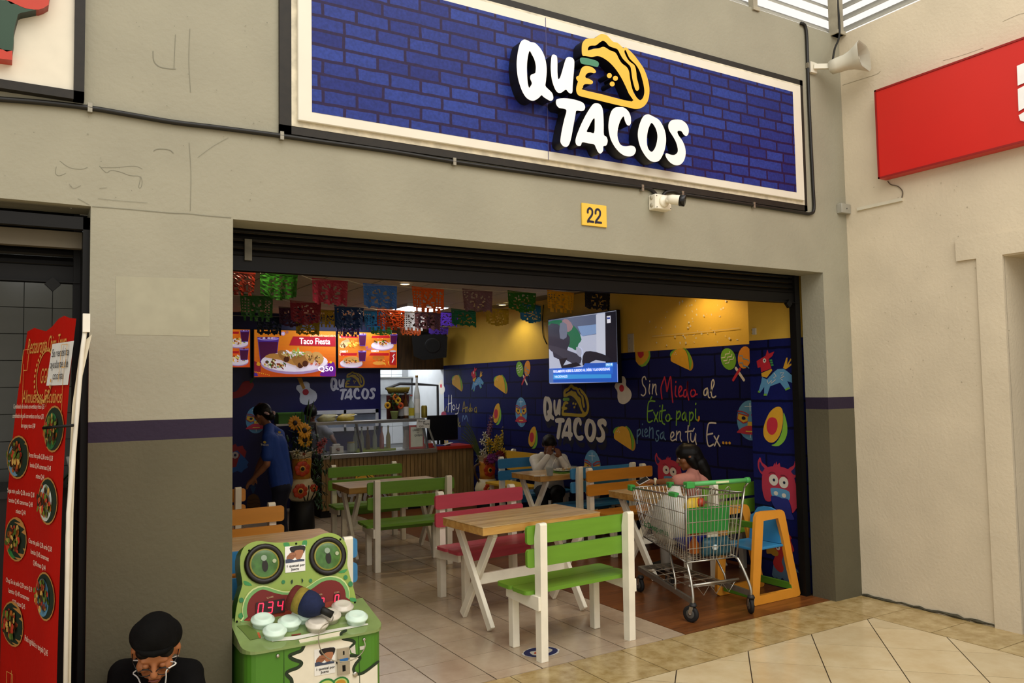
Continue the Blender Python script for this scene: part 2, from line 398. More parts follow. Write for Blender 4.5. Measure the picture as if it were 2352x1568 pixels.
a.build('plaster_crack', wall_right)
b = MB(); b.tube([Vector((XR - .004, YF - .01 - k * .05, .006 + random.uniform(0, .012))) for k in range(26)], [random.uniform(.006, .016) for _ in range(26)], mat('dirty mortar', '#4a4636', .9, .3, 30), 5); struct(b.build('baseboard_right'))
# room behind the right door
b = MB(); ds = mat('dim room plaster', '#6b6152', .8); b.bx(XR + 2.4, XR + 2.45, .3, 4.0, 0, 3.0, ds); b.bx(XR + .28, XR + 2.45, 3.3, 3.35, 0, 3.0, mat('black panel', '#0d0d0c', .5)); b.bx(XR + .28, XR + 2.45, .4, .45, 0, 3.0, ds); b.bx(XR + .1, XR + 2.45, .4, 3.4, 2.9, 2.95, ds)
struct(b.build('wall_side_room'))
t = thing('wall_poster', 'orange and white poster panel seen through the doorway at the right edge', 'poster', (XR + .9, 3.28, 1.5)); b = MB(); b.bx(-.35, .45, -.02, 0, -.1, .28, paint('#b5401c')); b.build('panel', t); b = MB(); b.bx(-.35, .45, -.022, 0, .28, .5, paint('#e8eef0')); b.build('header', t)
# ---- roof louvres above both walls
ml = mat('galvanised slat', '#a39f90', .5, .08, 12)
lv = thing('roof_louvre', 'grey metal louvre slats above the shop front', 'louvre', (0, YF + .1, ZT)); lv2 = thing('roof_louvre', 'grey metal louvre slats above the beige wall', 'louvre', (XR + .1, 0, ZT))
sl = MB(); sl.add([(-3, -.09, 0), (XR + .1, -.09, 0), (XR + .1, .0, .088), (-3, .0, .088), (-3, -.09, .006), (XR + .1, -.09, .006), (XR + .1, .0, .096), (-3, .0, .096)], [(0, 1, 2, 3), (7, 6, 5, 4), (0, 4, 5, 1), (3, 2, 6, 7)], ml)
s0 = sl.build('slat', lv, loc=(0, .03, .03)); sm_ = s0.data
for k in range(1, 11): link('slat', sm_, lv, (0, .03, .03 + k * .105))
sl = MB(); sl.add([(-.09, -6, 0), (-.09, YF + .1, 0), (0, YF + .1, .088), (0, -6, .088), (-.09, -6, .006), (-.09, YF + .1, .006), (0, YF + .1, .096), (0, -6, .096)], [(3, 2, 1, 0), (4, 5, 6, 7), (1, 5, 4, 0), (7, 6, 2, 3)], ml)
s0 = sl.build('slat', lv2, loc=(.03, 0, .03))
for k in range(1, 11): link('slat', s0.data, lv2, (.03, 0, .03 + k * .105))
mp_ = mat('weathered steel post', '#9d9580', .6, .2, 8)
for nm, x, y, lb in (('steel_post', XR - .06, YF - .02, 'weathered steel post rising in the corner above the horn loudspeaker'), ('steel_post', 4.98, YF + .02, 'slim pale post in front of the louvre above the sign')):
    t = thing(nm, lb, 'post', (x, y, ZT - .02)); wd = .085 if x > 5.5 else .05
    b = MB(); b.bx(-wd / 2, wd / 2, -wd / 2, wd / 2, 0, 1.3, mp_); b.build('shaft', t)
    b = MB(); b.bx(-wd / 2 - .012, wd / 2 + .012, -wd / 2 - .012, wd / 2 + .012, 0, .03, mp_); b.build('foot_plate', t)
# ---- floors
MG = mat('dark grout', '#3a2c1c', .9)
def tile_mat(name, c1, c2, rough, sc=3.5):
    m = bpy.data.materials.new(name); m.use_nodes = True; nt = m.node_tree; b = nt.nodes['Principled BSDF']; b.inputs['Roughness'].default_value = rough; b.inputs['Specular IOR Level'].default_value = .5
    g = nt.nodes.new('ShaderNodeNewGeometry'); oi = nt.nodes.new('ShaderNodeObjectInfo')
    n = nt.nodes.new('ShaderNodeTexNoise'); n.inputs['Scale'].default_value = sc; n.inputs['Detail'].default_value = 8; n.inputs['Roughness'].default_value = .65; nt.links.new(g.outputs['Position'], n.inputs['Vector'])
    rp = nt.nodes.new('ShaderNodeMapRange'); rp.inputs[1].default_value = .35; rp.inputs[2].default_value = .65; nt.links.new(n.outputs[0], rp.inputs[0])
    mx = nt.nodes.new('ShaderNodeMix'); mx.data_type = 'RGBA'; mx.inputs[6].default_value = lin(c1); mx.inputs[7].default_value = lin(c2); nt.links.new(rp.outputs[0], mx.inputs[0])
    r2 = nt.nodes.new('ShaderNodeMapRange'); r2.inputs[3].default_value = .93; r2.inputs[4].default_value = 1.05; nt.links.new(oi.outputs['Random'], r2.inputs[0])
    cb = nt.nodes.new('ShaderNodeCombineColor'); [nt.links.new(r2.outputs[0], cb.inputs[i]) for i in range(3)]
    m2 = nt.nodes.new('ShaderNodeMix'); m2.data_type = 'RGBA'; m2.blend_type = 'MULTIPLY'; m2.inputs[0].default_value = 1; nt.links.new(mx.outputs[2], m2.inputs[6]); nt.links.new(cb.outputs[0], m2.inputs[7]); nt.links.new(m2.outputs[2], b.inputs['Base Color'])
    n3 = nt.nodes.new('ShaderNodeTexNoise'); n3.inputs['Scale'].default_value = 14; nt.links.new(g.outputs['Position'], n3.inputs['Vector'])
    r3 = nt.nodes.new('ShaderNodeMapRange'); r3.inputs[3].default_value = rough * .75; r3.inputs[4].default_value = rough * 1.25; nt.links.new(n3.outputs[0], r3.inputs[0]); nt.links.new(r3.outputs[0], b.inputs['Roughness'])
    return m
MT_IN = tile_mat('shop floor tile', '#a8937a', '#bba88e', .22); MT_BORDER = tile_mat('border tile', '#9d8350', '#c2ac7c', .2, 9); MT_MALL = tile_mat('mall tile', '#d2c19c', '#c4ae84', .2, 3)
floor = struct(boxes('floor', MG, None, (-9, 9, -7, 13.5, -.1, -.004)))
def clip(poly, f):
    out = []
    for i in range(len(poly)):
        a, b = poly[i], poly[(i + 1) % len(poly)]; fa, fb = f(a), f(b)
        if fa >= 0: out.append(a)
        if (fa >= 0) != (fb >= 0): k = fa / (fa - fb); out.append((a[0] + (b[0] - a[0]) * k, a[1] + (b[1] - a[1]) * k))
    return out
def shrink(poly, g):
    cx = sum(p[0] for p in poly) / len(poly); cy = sum(p[1] for p in poly) / len(poly); out = []
    for x, y in poly:
        d = math.hypot(x - cx, y - cy) or 1; out.append((x - (x - cx) / d * g, y - (y - cy) / d * g))
    return out
def tile(poly, m, name='floor_tile', z=0., th=.012, g=.0035, parent=floor):
    if len(poly) < 3: return
    ar = abs(sum(poly[i][0] * poly[(i + 1) % len(poly)][1] - poly[(i + 1) % len(poly)][0] * poly[i][1] for i in range(len(poly)))) / 2
    if ar < .003: return
    cx = sum(p[0] for p in poly) / len(poly); cy = sum(p[1] for p in poly) / len(poly)
    b = MB(); b.prism([(x - cx, y - cy) for x, y in shrink(poly, g * 1.41)], m, (0, 0, -th), (1, 0, 0), (0, 1, 0), (0, 0, 1), th)
    o = b.build(name, parent); o.location = (cx, cy, z); return o
xs = [2.51 + .34 * k for k in range(-5, 5)] + [4.083]; ys = [4.383] + [4.50 + .345 * k for k in range(0, 21)]
shared = {}
for i in range(len(xs) - 1):
    for j in range(len(ys) - 1):
        x0, x1, y0, y1 = xs[i], xs[i + 1], ys[j], ys[j + 1]; k = (round(x1 - x0, 3), round(y1 - y0, 3))
        if k in shared: link('floor_tile', shared[k], floor, ((x0 + x1) / 2, (y0 + y1) / 2, 0))
        else:
            o = tile([(x0, y0), (x1, y0), (x1, y1), (x0, y1)], MT_IN); shared[k] = o.data; o.location = ((x0 + x1) / 2, (y0 + y1) / 2, 0)
boxes('floor_tile_field', MT_IN, floor, (-.1, xs[0] - .004, 4.383, 12.4, -.02, 0), (xs[0] - .004, 6.15, ys[-1] + .004, 12.4, -.02, -.0005))
# wood-look vinyl planks in the right part of the shop
def wood_mat(name, c1, c2, rough, axis, sc=2.0, st=14, coat=0):
    m = bpy.data.materials.new(name); m.use_nodes = True; nt = m.node_tree; b = nt.nodes['Principled BSDF']; b.inputs['Roughness'].default_value = rough
    if coat: b.inputs['Coat Weight'].default_value = coat; b.inputs['Coat Roughness'].default_value = .12
    tc = nt.nodes.new('ShaderNodeTexCoord'); mp = nt.nodes.new('ShaderNodeMapping'); nt.links.new(tc.outputs['Object'], mp.inputs[0]); v = [st, st, st]; v[axis] = 1.0; mp.inputs['Scale'].default_value = v
    oi = nt.nodes.new('ShaderNodeObjectInfo'); ad = nt.nodes.new('ShaderNodeVectorMath'); ad.operation = 'ADD'; nt.links.new(mp.outputs[0], ad.inputs[0])
    cm = nt.nodes.new('ShaderNodeCombineXYZ'); mu = nt.nodes.new('ShaderNodeMath'); mu.operation = 'MULTIPLY'; mu.inputs[1].default_value = 50; nt.links.new(oi.outputs['Random'], mu.inputs[0]); [nt.links.new(mu.outputs[0], cm.inputs[i]) for i in range(3)]; nt.links.new(cm.outputs[0], ad.inputs[1])
    n = nt.nodes.new('ShaderNodeTexNoise'); n.inputs['Scale'].default_value = sc; n.inputs['Detail'].default_value = 6; n.inputs['Distortion'].default_value = .6; nt.links.new(ad.outputs[0], n.inputs['Vector'])
    rp = nt.nodes.new('ShaderNodeMapRange'); rp.inputs[1].default_value = .33; rp.inputs[2].default_value = .67; nt.links.new(n.outputs[0], rp.inputs[0])
    mx = nt.nodes.new('ShaderNodeMix'); mx.data_type = 'RGBA'; mx.inputs[6].default_value = lin(c1); mx.inputs[7].default_value = lin(c2); nt.links.new(rp.outputs[0], mx.inputs[0])
    r2 = nt.nodes.new('ShaderNodeMapRange'); r2.inputs[3].default_value = .85; r2.inputs[4].default_value = 1.1; nt.links.new(oi.outputs['Random'], r2.inputs[0])
    cb = nt.nodes.new('ShaderNodeCombineColor'); [nt.links.new(r2.outputs[0], cb.inputs[i]) for i in range(3)]
    m2 = nt.nodes.new('ShaderNodeMix'); m2.data_type = 'RGBA'; m2.blend_type = 'MULTIPLY'; m2.inputs[0].default_value = 1; nt.links.new(mx.outputs[2], m2.inputs[6]); nt.links.new(cb.outputs[0], m2.inputs[7]); nt.links.new(m2.outputs[2], b.inputs['Base Color'])
    return m
MV = wood_mat('vinyl plank', '#5e3517', '#7d4a22', .3, 0)
for j in range(44):
    y0 = 4.383 + .155 * j; off = [0, .62, .31][j % 3]; e = [4.086] + [x for x in (4.086 + off + .95 * k for k in range(0, 3)) if 4.2 < x < 6.05] + [6.15]
    for a0, a1 in zip(e, e[1:]):
        if y0 < 4.55 and a1 > 5.69: a1 = min(a1, 5.69)
        if a1 - a0 > .02: tile([(a0, y0), (a1, y0), (a1, y0 + .155), (a0, y0 + .155)], MV, 'floor_plank', g=.0004)
# mall border and diagonal tiles
gx = [5.536] + [5.244 - .44 * k for k in range(0, 17)]
for a1, a0 in zip(gx, gx[1:]): tile([(a0, 3.885), (a1, 3.885), (a1, 4.379), (a0, 4.379)], MT_BORDER)
gy = [4.379] + [3.882 - .455 * k for k in range(0, 12)]
for b1, b0 in zip(gy, gy[1:]): tile([(5.536, b0), (6.03, b0), (6.03, b1), (5.536, b1)], MT_BORDER)
for i in range(-14, 14):
    for j in range(-14, 14):
        ox, oy = 4.667 + .3215 * (i - j), 3.731 - .3215 * (i + j)
        p = [(ox, oy), (ox + .3215, oy - .3215), (ox, oy - .643), (ox - .3215, oy - .3215)]
        p = clip(p, lambda q: 5.533 - q[0]); p = clip(p, lambda q: 3.882 - q[1]) if p else p; p = clip(p, lambda q: q[1] + .2) if p else p; p = clip(p, lambda q: q[0] + 1.5) if p else p
        if len(p) > 2: tile(p, MT_MALL)
boxes('floor_tile_field', MT_MALL, floor, (-9, 5.53, -7, -.21, -.02, 0), (-9, -1.51, -.2, 4.38, -.02, 0))
# ---- shop interior shell
M_SIDE = zoned_wall('yellow wall paint', [(0, '#deb448')], .12, .55)
M_BLUE = brick_print('painted blue brick mural', '#0f154c', '#080b2a', '#141b5a', .52, .235, .012, 'YZ', .5, .12, .02)
M_BLUEX = mat('deep blue wall paint', '#0e0f48', .45, .06, 3)
ZB = 2.185
b = MB(); b.bx(WX, WX + .2, 4.55, BWY, 0, ZB, M_BLUE); b.bx(WX, WX + .2, 4.55, BWY, ZB, CZ + .05, M_SIDE); wall_side = struct(b.build('wall_side'))
b = MB(); b.bx(CXF, WX - .001, 4.6, 5.15, 0, ZB, M_BLUE); b.bx(CXF, WX - .001, 4.6, 5.15, ZB, CZ + .05, M_SIDE); wall_column = struct(b.build('wall_column'))
M_WOODW = wood_mat('soffit wood panel', '#3a2a16', '#5e4423', .5, 2)
b = MB(); b.bx(.7, 4.99, BWY, BWY + .12, 0, CZ + .05, M_BLUEX)
wall_back = struct(b.build('wall_back'))
soff = MB(); soff.bx(4.99, WX - .001, BWY, BWY + .12, 2.12, CZ + .05, M_WOODW); struct(soff.build('trim_2'))
b = MB(); b.bx(.5, .7, 4.55, BWY + .1, 0, CZ + .05, M_BLUEX); struct(b.build('wall_left'))
b = MB(); b.bx(.5, WX + .2, 4.55, 4.95, 3.16, 3.2, mat('ceiling grid', '#7a7058', .7)); b.bx(.5, WX + .2, 4.88, 4.92, CZ + .02, 3.16, mat('ceiling grid', '#7a7058')); b.bx(.5, WX + .2, 4.88, BWY + 1.7, CZ + .02, CZ + .08, mat('ceiling grid', '#7a7058', .7)); ceiling = struct(b.build('ceiling'))  # slab and upstand above the shutter: unseen, added to stop sky light leaking in
MCT = mat('ceiling tile', '#b9ad97', .8, .05, 30, bump=.1)
ct = None
for i in range(9):
    for j in range(7):
        loc = (.85 + .61 * i + .305, 4.9 + 1.22 * j + .61, CZ)
        if loc[1] > 12.2 or loc[0] > 6: continue
        if ct is None: b_ = MB(); b_.bx(-.297, .297, -.602, .602, 0, .015, MCT); ct = b_.build('ceiling_tile', ceiling, loc=loc).data
        else: link('ceiling_tile', ct, ceiling, loc)
# kitchen alcove with white tiles
MW = mat('kitchen wall', '#c9ccce', .35, .04, 6); b = MB(); b.bx(.7, WX, BWY + 1.5, BWY + 1.6, 0, CZ, mat('kitchen grout', '#8d9092', .6)); b.bx(.5, .7, BWY + .12, BWY + 1.6, 0, CZ, MW); b.bx(WX, WX + .2, BWY, BWY + 1.6, 0, CZ, MW)
wall_kitchen = struct(b.build('wall_kitchen')); kt = None
for i in range(9):
    for j in range(5):
        loc = (4.2 + i * .215, BWY + 1.494, .95 + j * .32)
        if kt is None: b_ = MB(); b_.bx(-.105, .105, -.006, .006, -.157, .157, MW); kt = b_.build('wall_tile', wall_kitchen, loc=loc, bevel=.002).data
        else: link('wall_tile', kt, wall_kitchen, loc)
b = MB(); b.bx(4.99, 5.03, BWY + .12, BWY + 1.5, 0, CZ, MW); struct(b.build('wall_kitchen_side'))
# ---- roller shutters
def shutter(name, label, x0, x1, y, z0, z1, n, ph):
    t = thing(name, label, 'shutter', ((x0 + x1) / 2, y, z0)); L = (x1 - x0) / 2
    for k in range(n):
        b = MB(); z = k * ph + .085; pr = [(-.010, 0), (-.016, ph * .2), (-.012, ph * .55), (.0, ph * .9), (.004, ph * .98), (.006, ph * .5), (.004, 0)]
        b.prism([(yy, zz) for yy, zz in pr], M_DARK, (-L, 0, z), (0, 1, 0), (0, 0, 1), (1, 0, 0), 2 * L); b.build('slat', t)
    b = MB(); b.bx(-L, L, -.02, .02, 0, .085, M_DARK); b.bx(-L, L, -.045, .0, 0, .006, M_DARK); b.build('bottom_bar', t)
    b = MB(); b.lathe([(.10, -L), (.10, L)], M_DARK, (0, .11, n * ph + .24), 16, Matrix.Rotation(R(90), 3, 'Y')); b.build('roll', t)
    for s_ in (-1, 1): b = MB(); b.bx(s_ * L - .03, s_ * L + .03, -.035, .03, -z0, n * ph + .15, M_DARK); b.build('guide', t)
    b = MB(); b.bx(-L + .1, -L + .14, -.035, -.018, .06, .18, mat('dull steel', '#5d594c', .5, .2, 20, metal=.4)); b.build('latch', t)
    b = MB(); b.box((L - .12, -.035, -.01), (.05, .03, .05), M_DARK, M=Matrix.Rotation(R(45), 3, 'Y')); b.build('padlock_lug', t)
    return t
shutter('roller_shutter', 'black roller shutter rolled up over the taco shop opening', .935, 5.655, 4.60, 2.475, 2.75, 5, .045)
shutter('roller_shutter', 'black roller shutter rolled up over the left neighbour shop', -1.7, .225, 4.60, 2.36, 2.75, 4, .05)
# ---- the neighbour shop on the left
MTL = mat('grey wall tile', '#6f7068', .35, .06, 6)
b = MB(); b.bx(-2.2, .55, 6.5, 6.6, 0, 3.0, mat('wall grout', '#35352f', .8)); wl = struct(b.build('wall_neighbour')); tl = None
for i in range(-3, 5):
    for j in range(6, 15):
        loc = (-.28 + i * .172, 6.495, .1 + j * .185)
        if loc[0] > .45: continue
        if tl is None: b_ = MB(); b_.bx(-.0835, .0835, -.005, .006, -.09, .09, MTL); tl = b_.build('wall_tile', wl, loc=loc).data
        else: link('wall_tile', tl, wl, loc)
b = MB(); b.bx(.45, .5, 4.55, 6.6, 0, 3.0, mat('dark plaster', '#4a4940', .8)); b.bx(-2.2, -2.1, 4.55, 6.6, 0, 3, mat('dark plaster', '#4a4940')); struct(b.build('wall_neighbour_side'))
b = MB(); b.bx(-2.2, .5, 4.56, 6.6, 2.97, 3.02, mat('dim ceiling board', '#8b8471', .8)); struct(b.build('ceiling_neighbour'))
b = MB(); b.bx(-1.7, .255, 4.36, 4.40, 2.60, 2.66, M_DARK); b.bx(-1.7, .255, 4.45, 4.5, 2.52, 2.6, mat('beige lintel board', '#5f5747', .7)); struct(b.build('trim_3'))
b = MB(); b.bx(.225, .255, 4.36, 4.55, 0, 2.66, M_DARK); struct(b.build('trim_4'))
t = thing('shop_counter', 'dark counter inside the left neighbour shop', 'counter', (-.6, 5.9, 0)); b = MB(); b.bx(-1.2, 1.0, -.3, .3, 0, 1.2, mat('dark counter', '#1c120e', .5)); b.build('body', t); b = MB(); b.bx(-1.22, 1.02, -.33, .33, 1.2, 1.24, mat('dark counter top', '#0f0b0a', .3)); b.build('counter_top', t)
t = thing('ceiling_downlight', 'small round downlight in the neighbour shop ceiling', 'light', (-.02, 5.6, 2.965)); b = MB(); b.lathe([(.07, -.01), (.075, .0), (.05, .0)], paint('#cfcabc'), n=20); b.build('ring', t); b = MB(); b.lathe([(.05, -.006), (.05, 0)], mat('lamp glow', '#fff2d8', .4, emit=6), n=16); b.build('lens', t); nl = bpy.data.lights.new('neighbour_beam', 'POINT'); nl.energy = 5; nl.shadow_soft_size = .05; no_ = bpy.data.objects.new('neighbour_beam', nl); COL.objects.link(no_); no_.location = (-.02, 5.6, 2.85)
t = thing('potted_sprig', 'little green sprig in a white cup on the neighbour shop counter', 'plant', (.27, 5.8, 1.24)); b = MB(); b.lathe([(.03, 0), (.045, .06), (.05, .09)], paint('#cfcfc8'), (0, 0, .08), 12); b.build('cup', t)
b = MB()
for k in range(9): aa = k * 2.4; b.tube([(0, 0, .1), (.04 * math.cos(aa), .04 * math.sin(aa), .06), (.09 * math.cos(aa), .09 * math.sin(aa), .01)], .006, paint('#26391c'), 4)
b.build('leaves', t)
# ================================================================== signs and fittings on the facade
YS = YF - .045; F_SIGN = Frame((0, YS, 0), (1, 0, 0), (0, 0, 1)); F_LET = Frame((0, YS - .10, 0), (1, 0, 0), (0, 0, 1))
WHITE = mat('sign white', '#ddd7c6', .45, .03, 5)
def rect_uv(fr, bl, br_, tr): 
    a, b, c = fr.uv(*bl), fr.uv(*br_), fr.uv(*tr); return a.x, (b.x + c.x) / 2, (a.y + b.y) / 2, c.y
x0, x1, z0, z1 = rect_uv(F_SIGN, (685, 276), (1847.8, 460.4), (1839.8, 199))
sign = thing('shop_sign', 'wide blue brick-print sign with raised QUÉ TACOS logo over the shop', 'sign', ((x0 + x1) / 2, YF, z0))
sx, sz = (x0 + x1) / 2, z0
def signpart(b, name, bevel=0): o = b.build(name, None, bevel); return adopt(o, sign)
b = MB(); mB = mat('black frame paint', '#1d1810', .6, .25, 25)
b.bx(x0 - .095, x0 - .03, YF - .02, YF, z0 - .075, z1 + .07, mB); b.bx(x1 + .025, x1 + .06, YF - .02, YF, z0 - .075, z1 + .07, mB); b.bx(x0 - .095, x1 + .06, YF - .02, YF, z0 - .075, z0 - .03, mB); b.bx(x0 - .095, x1 + .06, YF - .02, YF, z1 + .025, z1 + .07, mB); signpart(b, 'black_frame')
b = MB(); b.bx(x0 - .03, x1 + .025, YF - .022, YF, z0 - .03, z1 + .025, mat('weathered board edge', '#cfc6ae', .7, .2, 18)); signpart(b, 'backing_board')
b = MB(); b.bx(x0, x1, YS, YF - .022, z0, z1, WHITE); signpart(b, 'white_panel', .004)
bx0, bx1, bz0, bz1 = rect_uv(F_SIGN, (716.5, 256.5), (1829, 442), (1820.6, 211))
b = MB(); b.bx(bx0, bx1, YS - .002, YS, bz0, bz1, brick_print('blue brick print', '#1c2468', '#23153c', '#283a86', .20, .083, .0095, 'XZ', .42, .22, .012)); signpart(b, 'brick_print')
a = Art(F_SIGN, .0022, .0002); su = F_SIGN.uv(1256, 200).x; a.stroke([(su, z0), (su, z1)], .004, '#4a4670'); adopt(a.build('panel_seam'), sign)
ZL = (1130, 50, 4.356)
LOGO = dict(
 q=[[(320,178),(355,185),(385,202),(430,212),(480,260),(520,330),(543,420),(548,500),(540,590),(535,640),(560,670),(600,710),(613,750),(608,780),(585,790),(560,780),(520,755),(495,735),(470,760),(430,785),(395,788),(350,765),(310,710),(275,620),(255,530),(247,420),(255,330),(270,250),(290,200)],
    [(375,292),(400,330),(425,380),(438,440),(437,490),(430,515),(400,525),(385,540),(383,570),(395,600),(398,620),(385,645),(370,658),(358,610),(352,540),(350,450),(356,370)]],
 u=[[(610,328),(640,335),(652,360),(655,420),(655,500),(662,570),(680,560),(700,500),(720,430),(740,370),(765,352),(800,358),(822,385),(823,450),(815,550),(808,640),(805,700),(790,718),(765,705),(742,680),(720,690),(690,710),(655,705),(625,660),(600,580),(588,480),(590,400),(597,345)]],
 taco=[[(905,335),(898,270),(905,215),(930,180),(960,167),(1020,165),(1055,145),(1085,124),(1110,122),(1150,135),(1185,172),(1215,200),(1255,210),(1290,240),(1315,262),(1340,255),(1370,280),(1420,330),(1470,395),(1520,470),(1555,560),(1575,660),(1572,740),(1555,800),(1520,845),(1475,868),(1430,872),(1380,860),(1280,838),(1180,815),(1080,790),(980,768),(900,748),(865,735),(845,700),(845,650),(860,600),(855,590),(842,565),(850,545),(870,535),(885,490),(905,455),(935,442),(975,445),(1010,460),(1035,485),(1040,505),(1020,515),(990,508),(955,515),(935,540),(940,560),(970,570),(1005,590),(1010,610),(990,625),(940,622),(915,635),(910,660),(912,680),(1100,725),(1400,797),(1370,720),(1310,590),(1250,490),(1180,410),(1110,360),(1055,343),(1000,352),(940,343)],
   [(960,285),(985,280),(1020,270),(1070,265),(1110,250),(1140,260),(1180,285),(1220,300),(1245,320),(1270,370),(1300,415),(1350,455),(1372,500),(1380,560),(1400,660),(1430,730),(1465,775),(1490,782),(1515,750),(1525,690),(1510,600),(1480,500),(1440,430),(1380,370),(1350,310),(1335,282),(1325,300),(1345,350),(1375,395),(1425,435),(1442,490),(1450,560),(1465,620),(1472,665),(1460,688),(1440,685),(1425,650),(1405,570),(1395,500),(1385,450),(1360,420),(1310,370),(1280,320),(1255,275),(1210,258),(1170,240),(1140,205),(1110,190),(1080,205),(1040,235),(990,238),(965,255)]],
 accent=[[(880,375),(895,358),(940,362),(1000,375),(1055,395),(1070,420),(1060,448),(1040,450),(980,435),(920,425),(890,412)]],
 t=[[(640,800),(650,775),(700,765),(770,768),(850,785),(910,810),(932,850),(920,885),(890,893),(845,890),(835,930),(815,1040),(795,1150),(775,1220),(750,1250),(715,1245),(690,1215),(685,1180),(700,1080),(725,970),(745,890),(720,870),(670,860),(645,830)]],
 a=[[(1045,815),(1080,825),(1105,865),(1115,940),(1118,1040),(1120,1130),(1145,1150),(1158,1190),(1145,1235),(1115,1245),(1112,1290),(1085,1318),(1060,1300),(1040,1260),(1020,1225),(960,1215),(905,1205),(890,1235),(870,1242),(845,1230),(835,1190),(850,1130),(890,1030),(940,930),(990,850),(1015,822)],[(1025,965),(1028,1020),(1022,1110),(985,1105),(948,1098),(975,1040),(1000,990)]],
 c=[[(1275,853),(1320,858),(1365,895),(1388,950),(1390,1010),(1375,1037),(1350,1030),(1330,990),(1320,950),(1305,955),(1280,1000),(1260,1070),(1255,1140),(1270,1200),(1295,1235),(1340,1245),(1390,1238),(1425,1250),(1440,1285),(1425,1325),(1390,1345),(1330,1340),(1270,1300),(1215,1230),(1180,1150),(1165,1060),(1172,970),(1195,895),(1230,860)]],
 o=[[(1560,925),(1590,935),(1620,950),(1670,980),(1710,1040),(1735,1110),(1742,1190),(1730,1270),(1705,1340),(1670,1390),(1620,1402),(1570,1380),(1520,1320),(1480,1240),(1460,1150),(1465,1070),(1490,990),(1520,940)],[(1600,1012),(1635,1060),(1655,1130),(1650,1200),(1630,1265),(1600,1300),(1570,1280),(1552,1230),(1550,1160),(1560,1090),(1580,1035)]],
 s=[[(1840,977),(1900,985),(1945,1020),(1968,1070),(1965,1120),(1945,1142),(1920,1130),(1895,1095),(1865,1090),(1855,1105),(1870,1140),(1905,1190),(1930,1250),(1938,1320),(1920,1390),(1880,1430),(1830,1433),(1780,1405),(1745,1360),(1735,1325),(1750,1315),(1790,1330),(1830,1330),(1858,1300),(1855,1250),(1835,1190),(1800,1130),(1770,1080),(1765,1030),(1790,990)]])
def circ(cx, cy, r, n=14): return [(cx + r * math.cos(2 * math.pi * k / n), cy + r * math.sin(2 * math.pi * k / n)) for k in range(n)]
for i, (cx, cy) in enumerate(((1175, 538), (1235, 565), (1203, 622))): LOGO['dot%d' % i] = [circ(cx, cy, 25)]
# logo outlines in metres on the letter plane, centre and size kept for the smaller painted copies
LOGO_UV = {k: [[tuple(p) for p in F_LET.uvs(sp, ZL)] for sp in v] for k, v in LOGO.items()}
allp = [p for v in LOGO_UV.values() for p in v[0]]; LX0, LX1 = min(p[0] for p in allp), max(p[0] for p in allp); LZ0, LZ1 = min(p[1] for p in allp), max(p[1] for p in allp)
LCOL = dict(taco='#e8b53c', accent='#3c7c5c', dot0='#e8b53c', dot1='#e8b53c', dot2='#e8b53c')
NM = dict(taco='taco_outline', accent='accent_mark', dot0='filling_dot', dot1='filling_dot', dot2='filling_dot')
BLK = mat('black return edge', '#0e0c0a', .5, .1, 10)
def raised_logo(fr, P0, depth, parent, col, back, dots=True):
    """each letter its own extruded part. fr: letter front frame; P0: function (u,v)->(u,v)"""
    for k, sp in LOGO_UV.items():
        me = curve_mesh([[P0(p) for p in q] for q in sp], depth, 3)
        me.materials.clear(); me.materials.append(col(k)); me.materials.append(back)
        X = Matrix((fr.U, fr.V, fr.N)).transposed().to_4x4(); X.translation = fr.P(0, 0, -depth / 2)
        for p in me.polygons: p.material_index = 0 if p.normal.z > .7 else 1
        me.transform(X); o = link(NM.get(k, 'letter'), me); adopt(o, parent)
raised_logo(F_LET, lambda p: p, .10, sign, lambda k: mat('logo ' + LCOL[k], LCOL[k], .35, .03, 6) if k in LCOL else mat('logo white', '#f4f2ee', .35, .02, 6), BLK)
# ---- white neighbour sign with a red and green emblem, top left
ns = thing('neighbour_sign', 'white sign board in a black frame at top left with red and green emblem', 'sign', (-.2, YF, 3.3))
pr = F_FAC.uv(192, 238); pin = F_FAC.uv(168, 215)
b = MB(); b.bx(-1.9, pin.x, YF - .03, YF, pin.y, 4.6, mat('dusty white board', '#ded6c2', .6, .06, 7)); adopt(b.build('board'), ns)
b = MB(); b.bx(pin.x, pr.x, YF - .05, YF, pr.y, 4.66, mB); b.bx(-1.95, pr.x, YF - .05, YF, pr.y, pin.y, mB); b.bx(-1.95, pr.x, YF - .05, YF, 4.6, 4.66, mB); adopt(b.build('frame'), ns)
fe = Frame((0, YF - .10, 0), (1, 0, 0), (0, 0, 1))
RED, GRN = mat('emblem red', '#b8341c', .45), mat('emblem green', '#23402c', .45)
for nm, m_, ms, P in (('red_cap', RED, mat('emblem red edge', '#8c2a18', .5), [(20, -220), (335, -220), (340, 5), (325, 40), (270, 66), (180, 58), (110, 28), (45, 0)]), ('green_stem', GRN, mat('emblem dark edge', '#16281c', .5), [(-60, 20), (45, 2), (110, 30), (180, 60), (250, 68), (140, 90), (120, 120), (95, 220), (86, 350), (0, 332), (-40, 200)]), ('red_foot', RED, None, [(-90, 330), (0, 340), (86, 352), (82, 415), (0, 405), (-90, 390)])):
    b = MB(); q = [tuple(v) for v in fe.uvs(P, (0, 0, 3.0157))]; q = q if nm == 'red_foot' else [(v.x, v.y) for v in catmull([(x, y, 0) for x, y in q], 2, True)]
    b.prism(q, m_, fe.P(0, 0, -.07), fe.U, fe.V, fe.N, .07, ms); adopt(b.build(nm), ns)
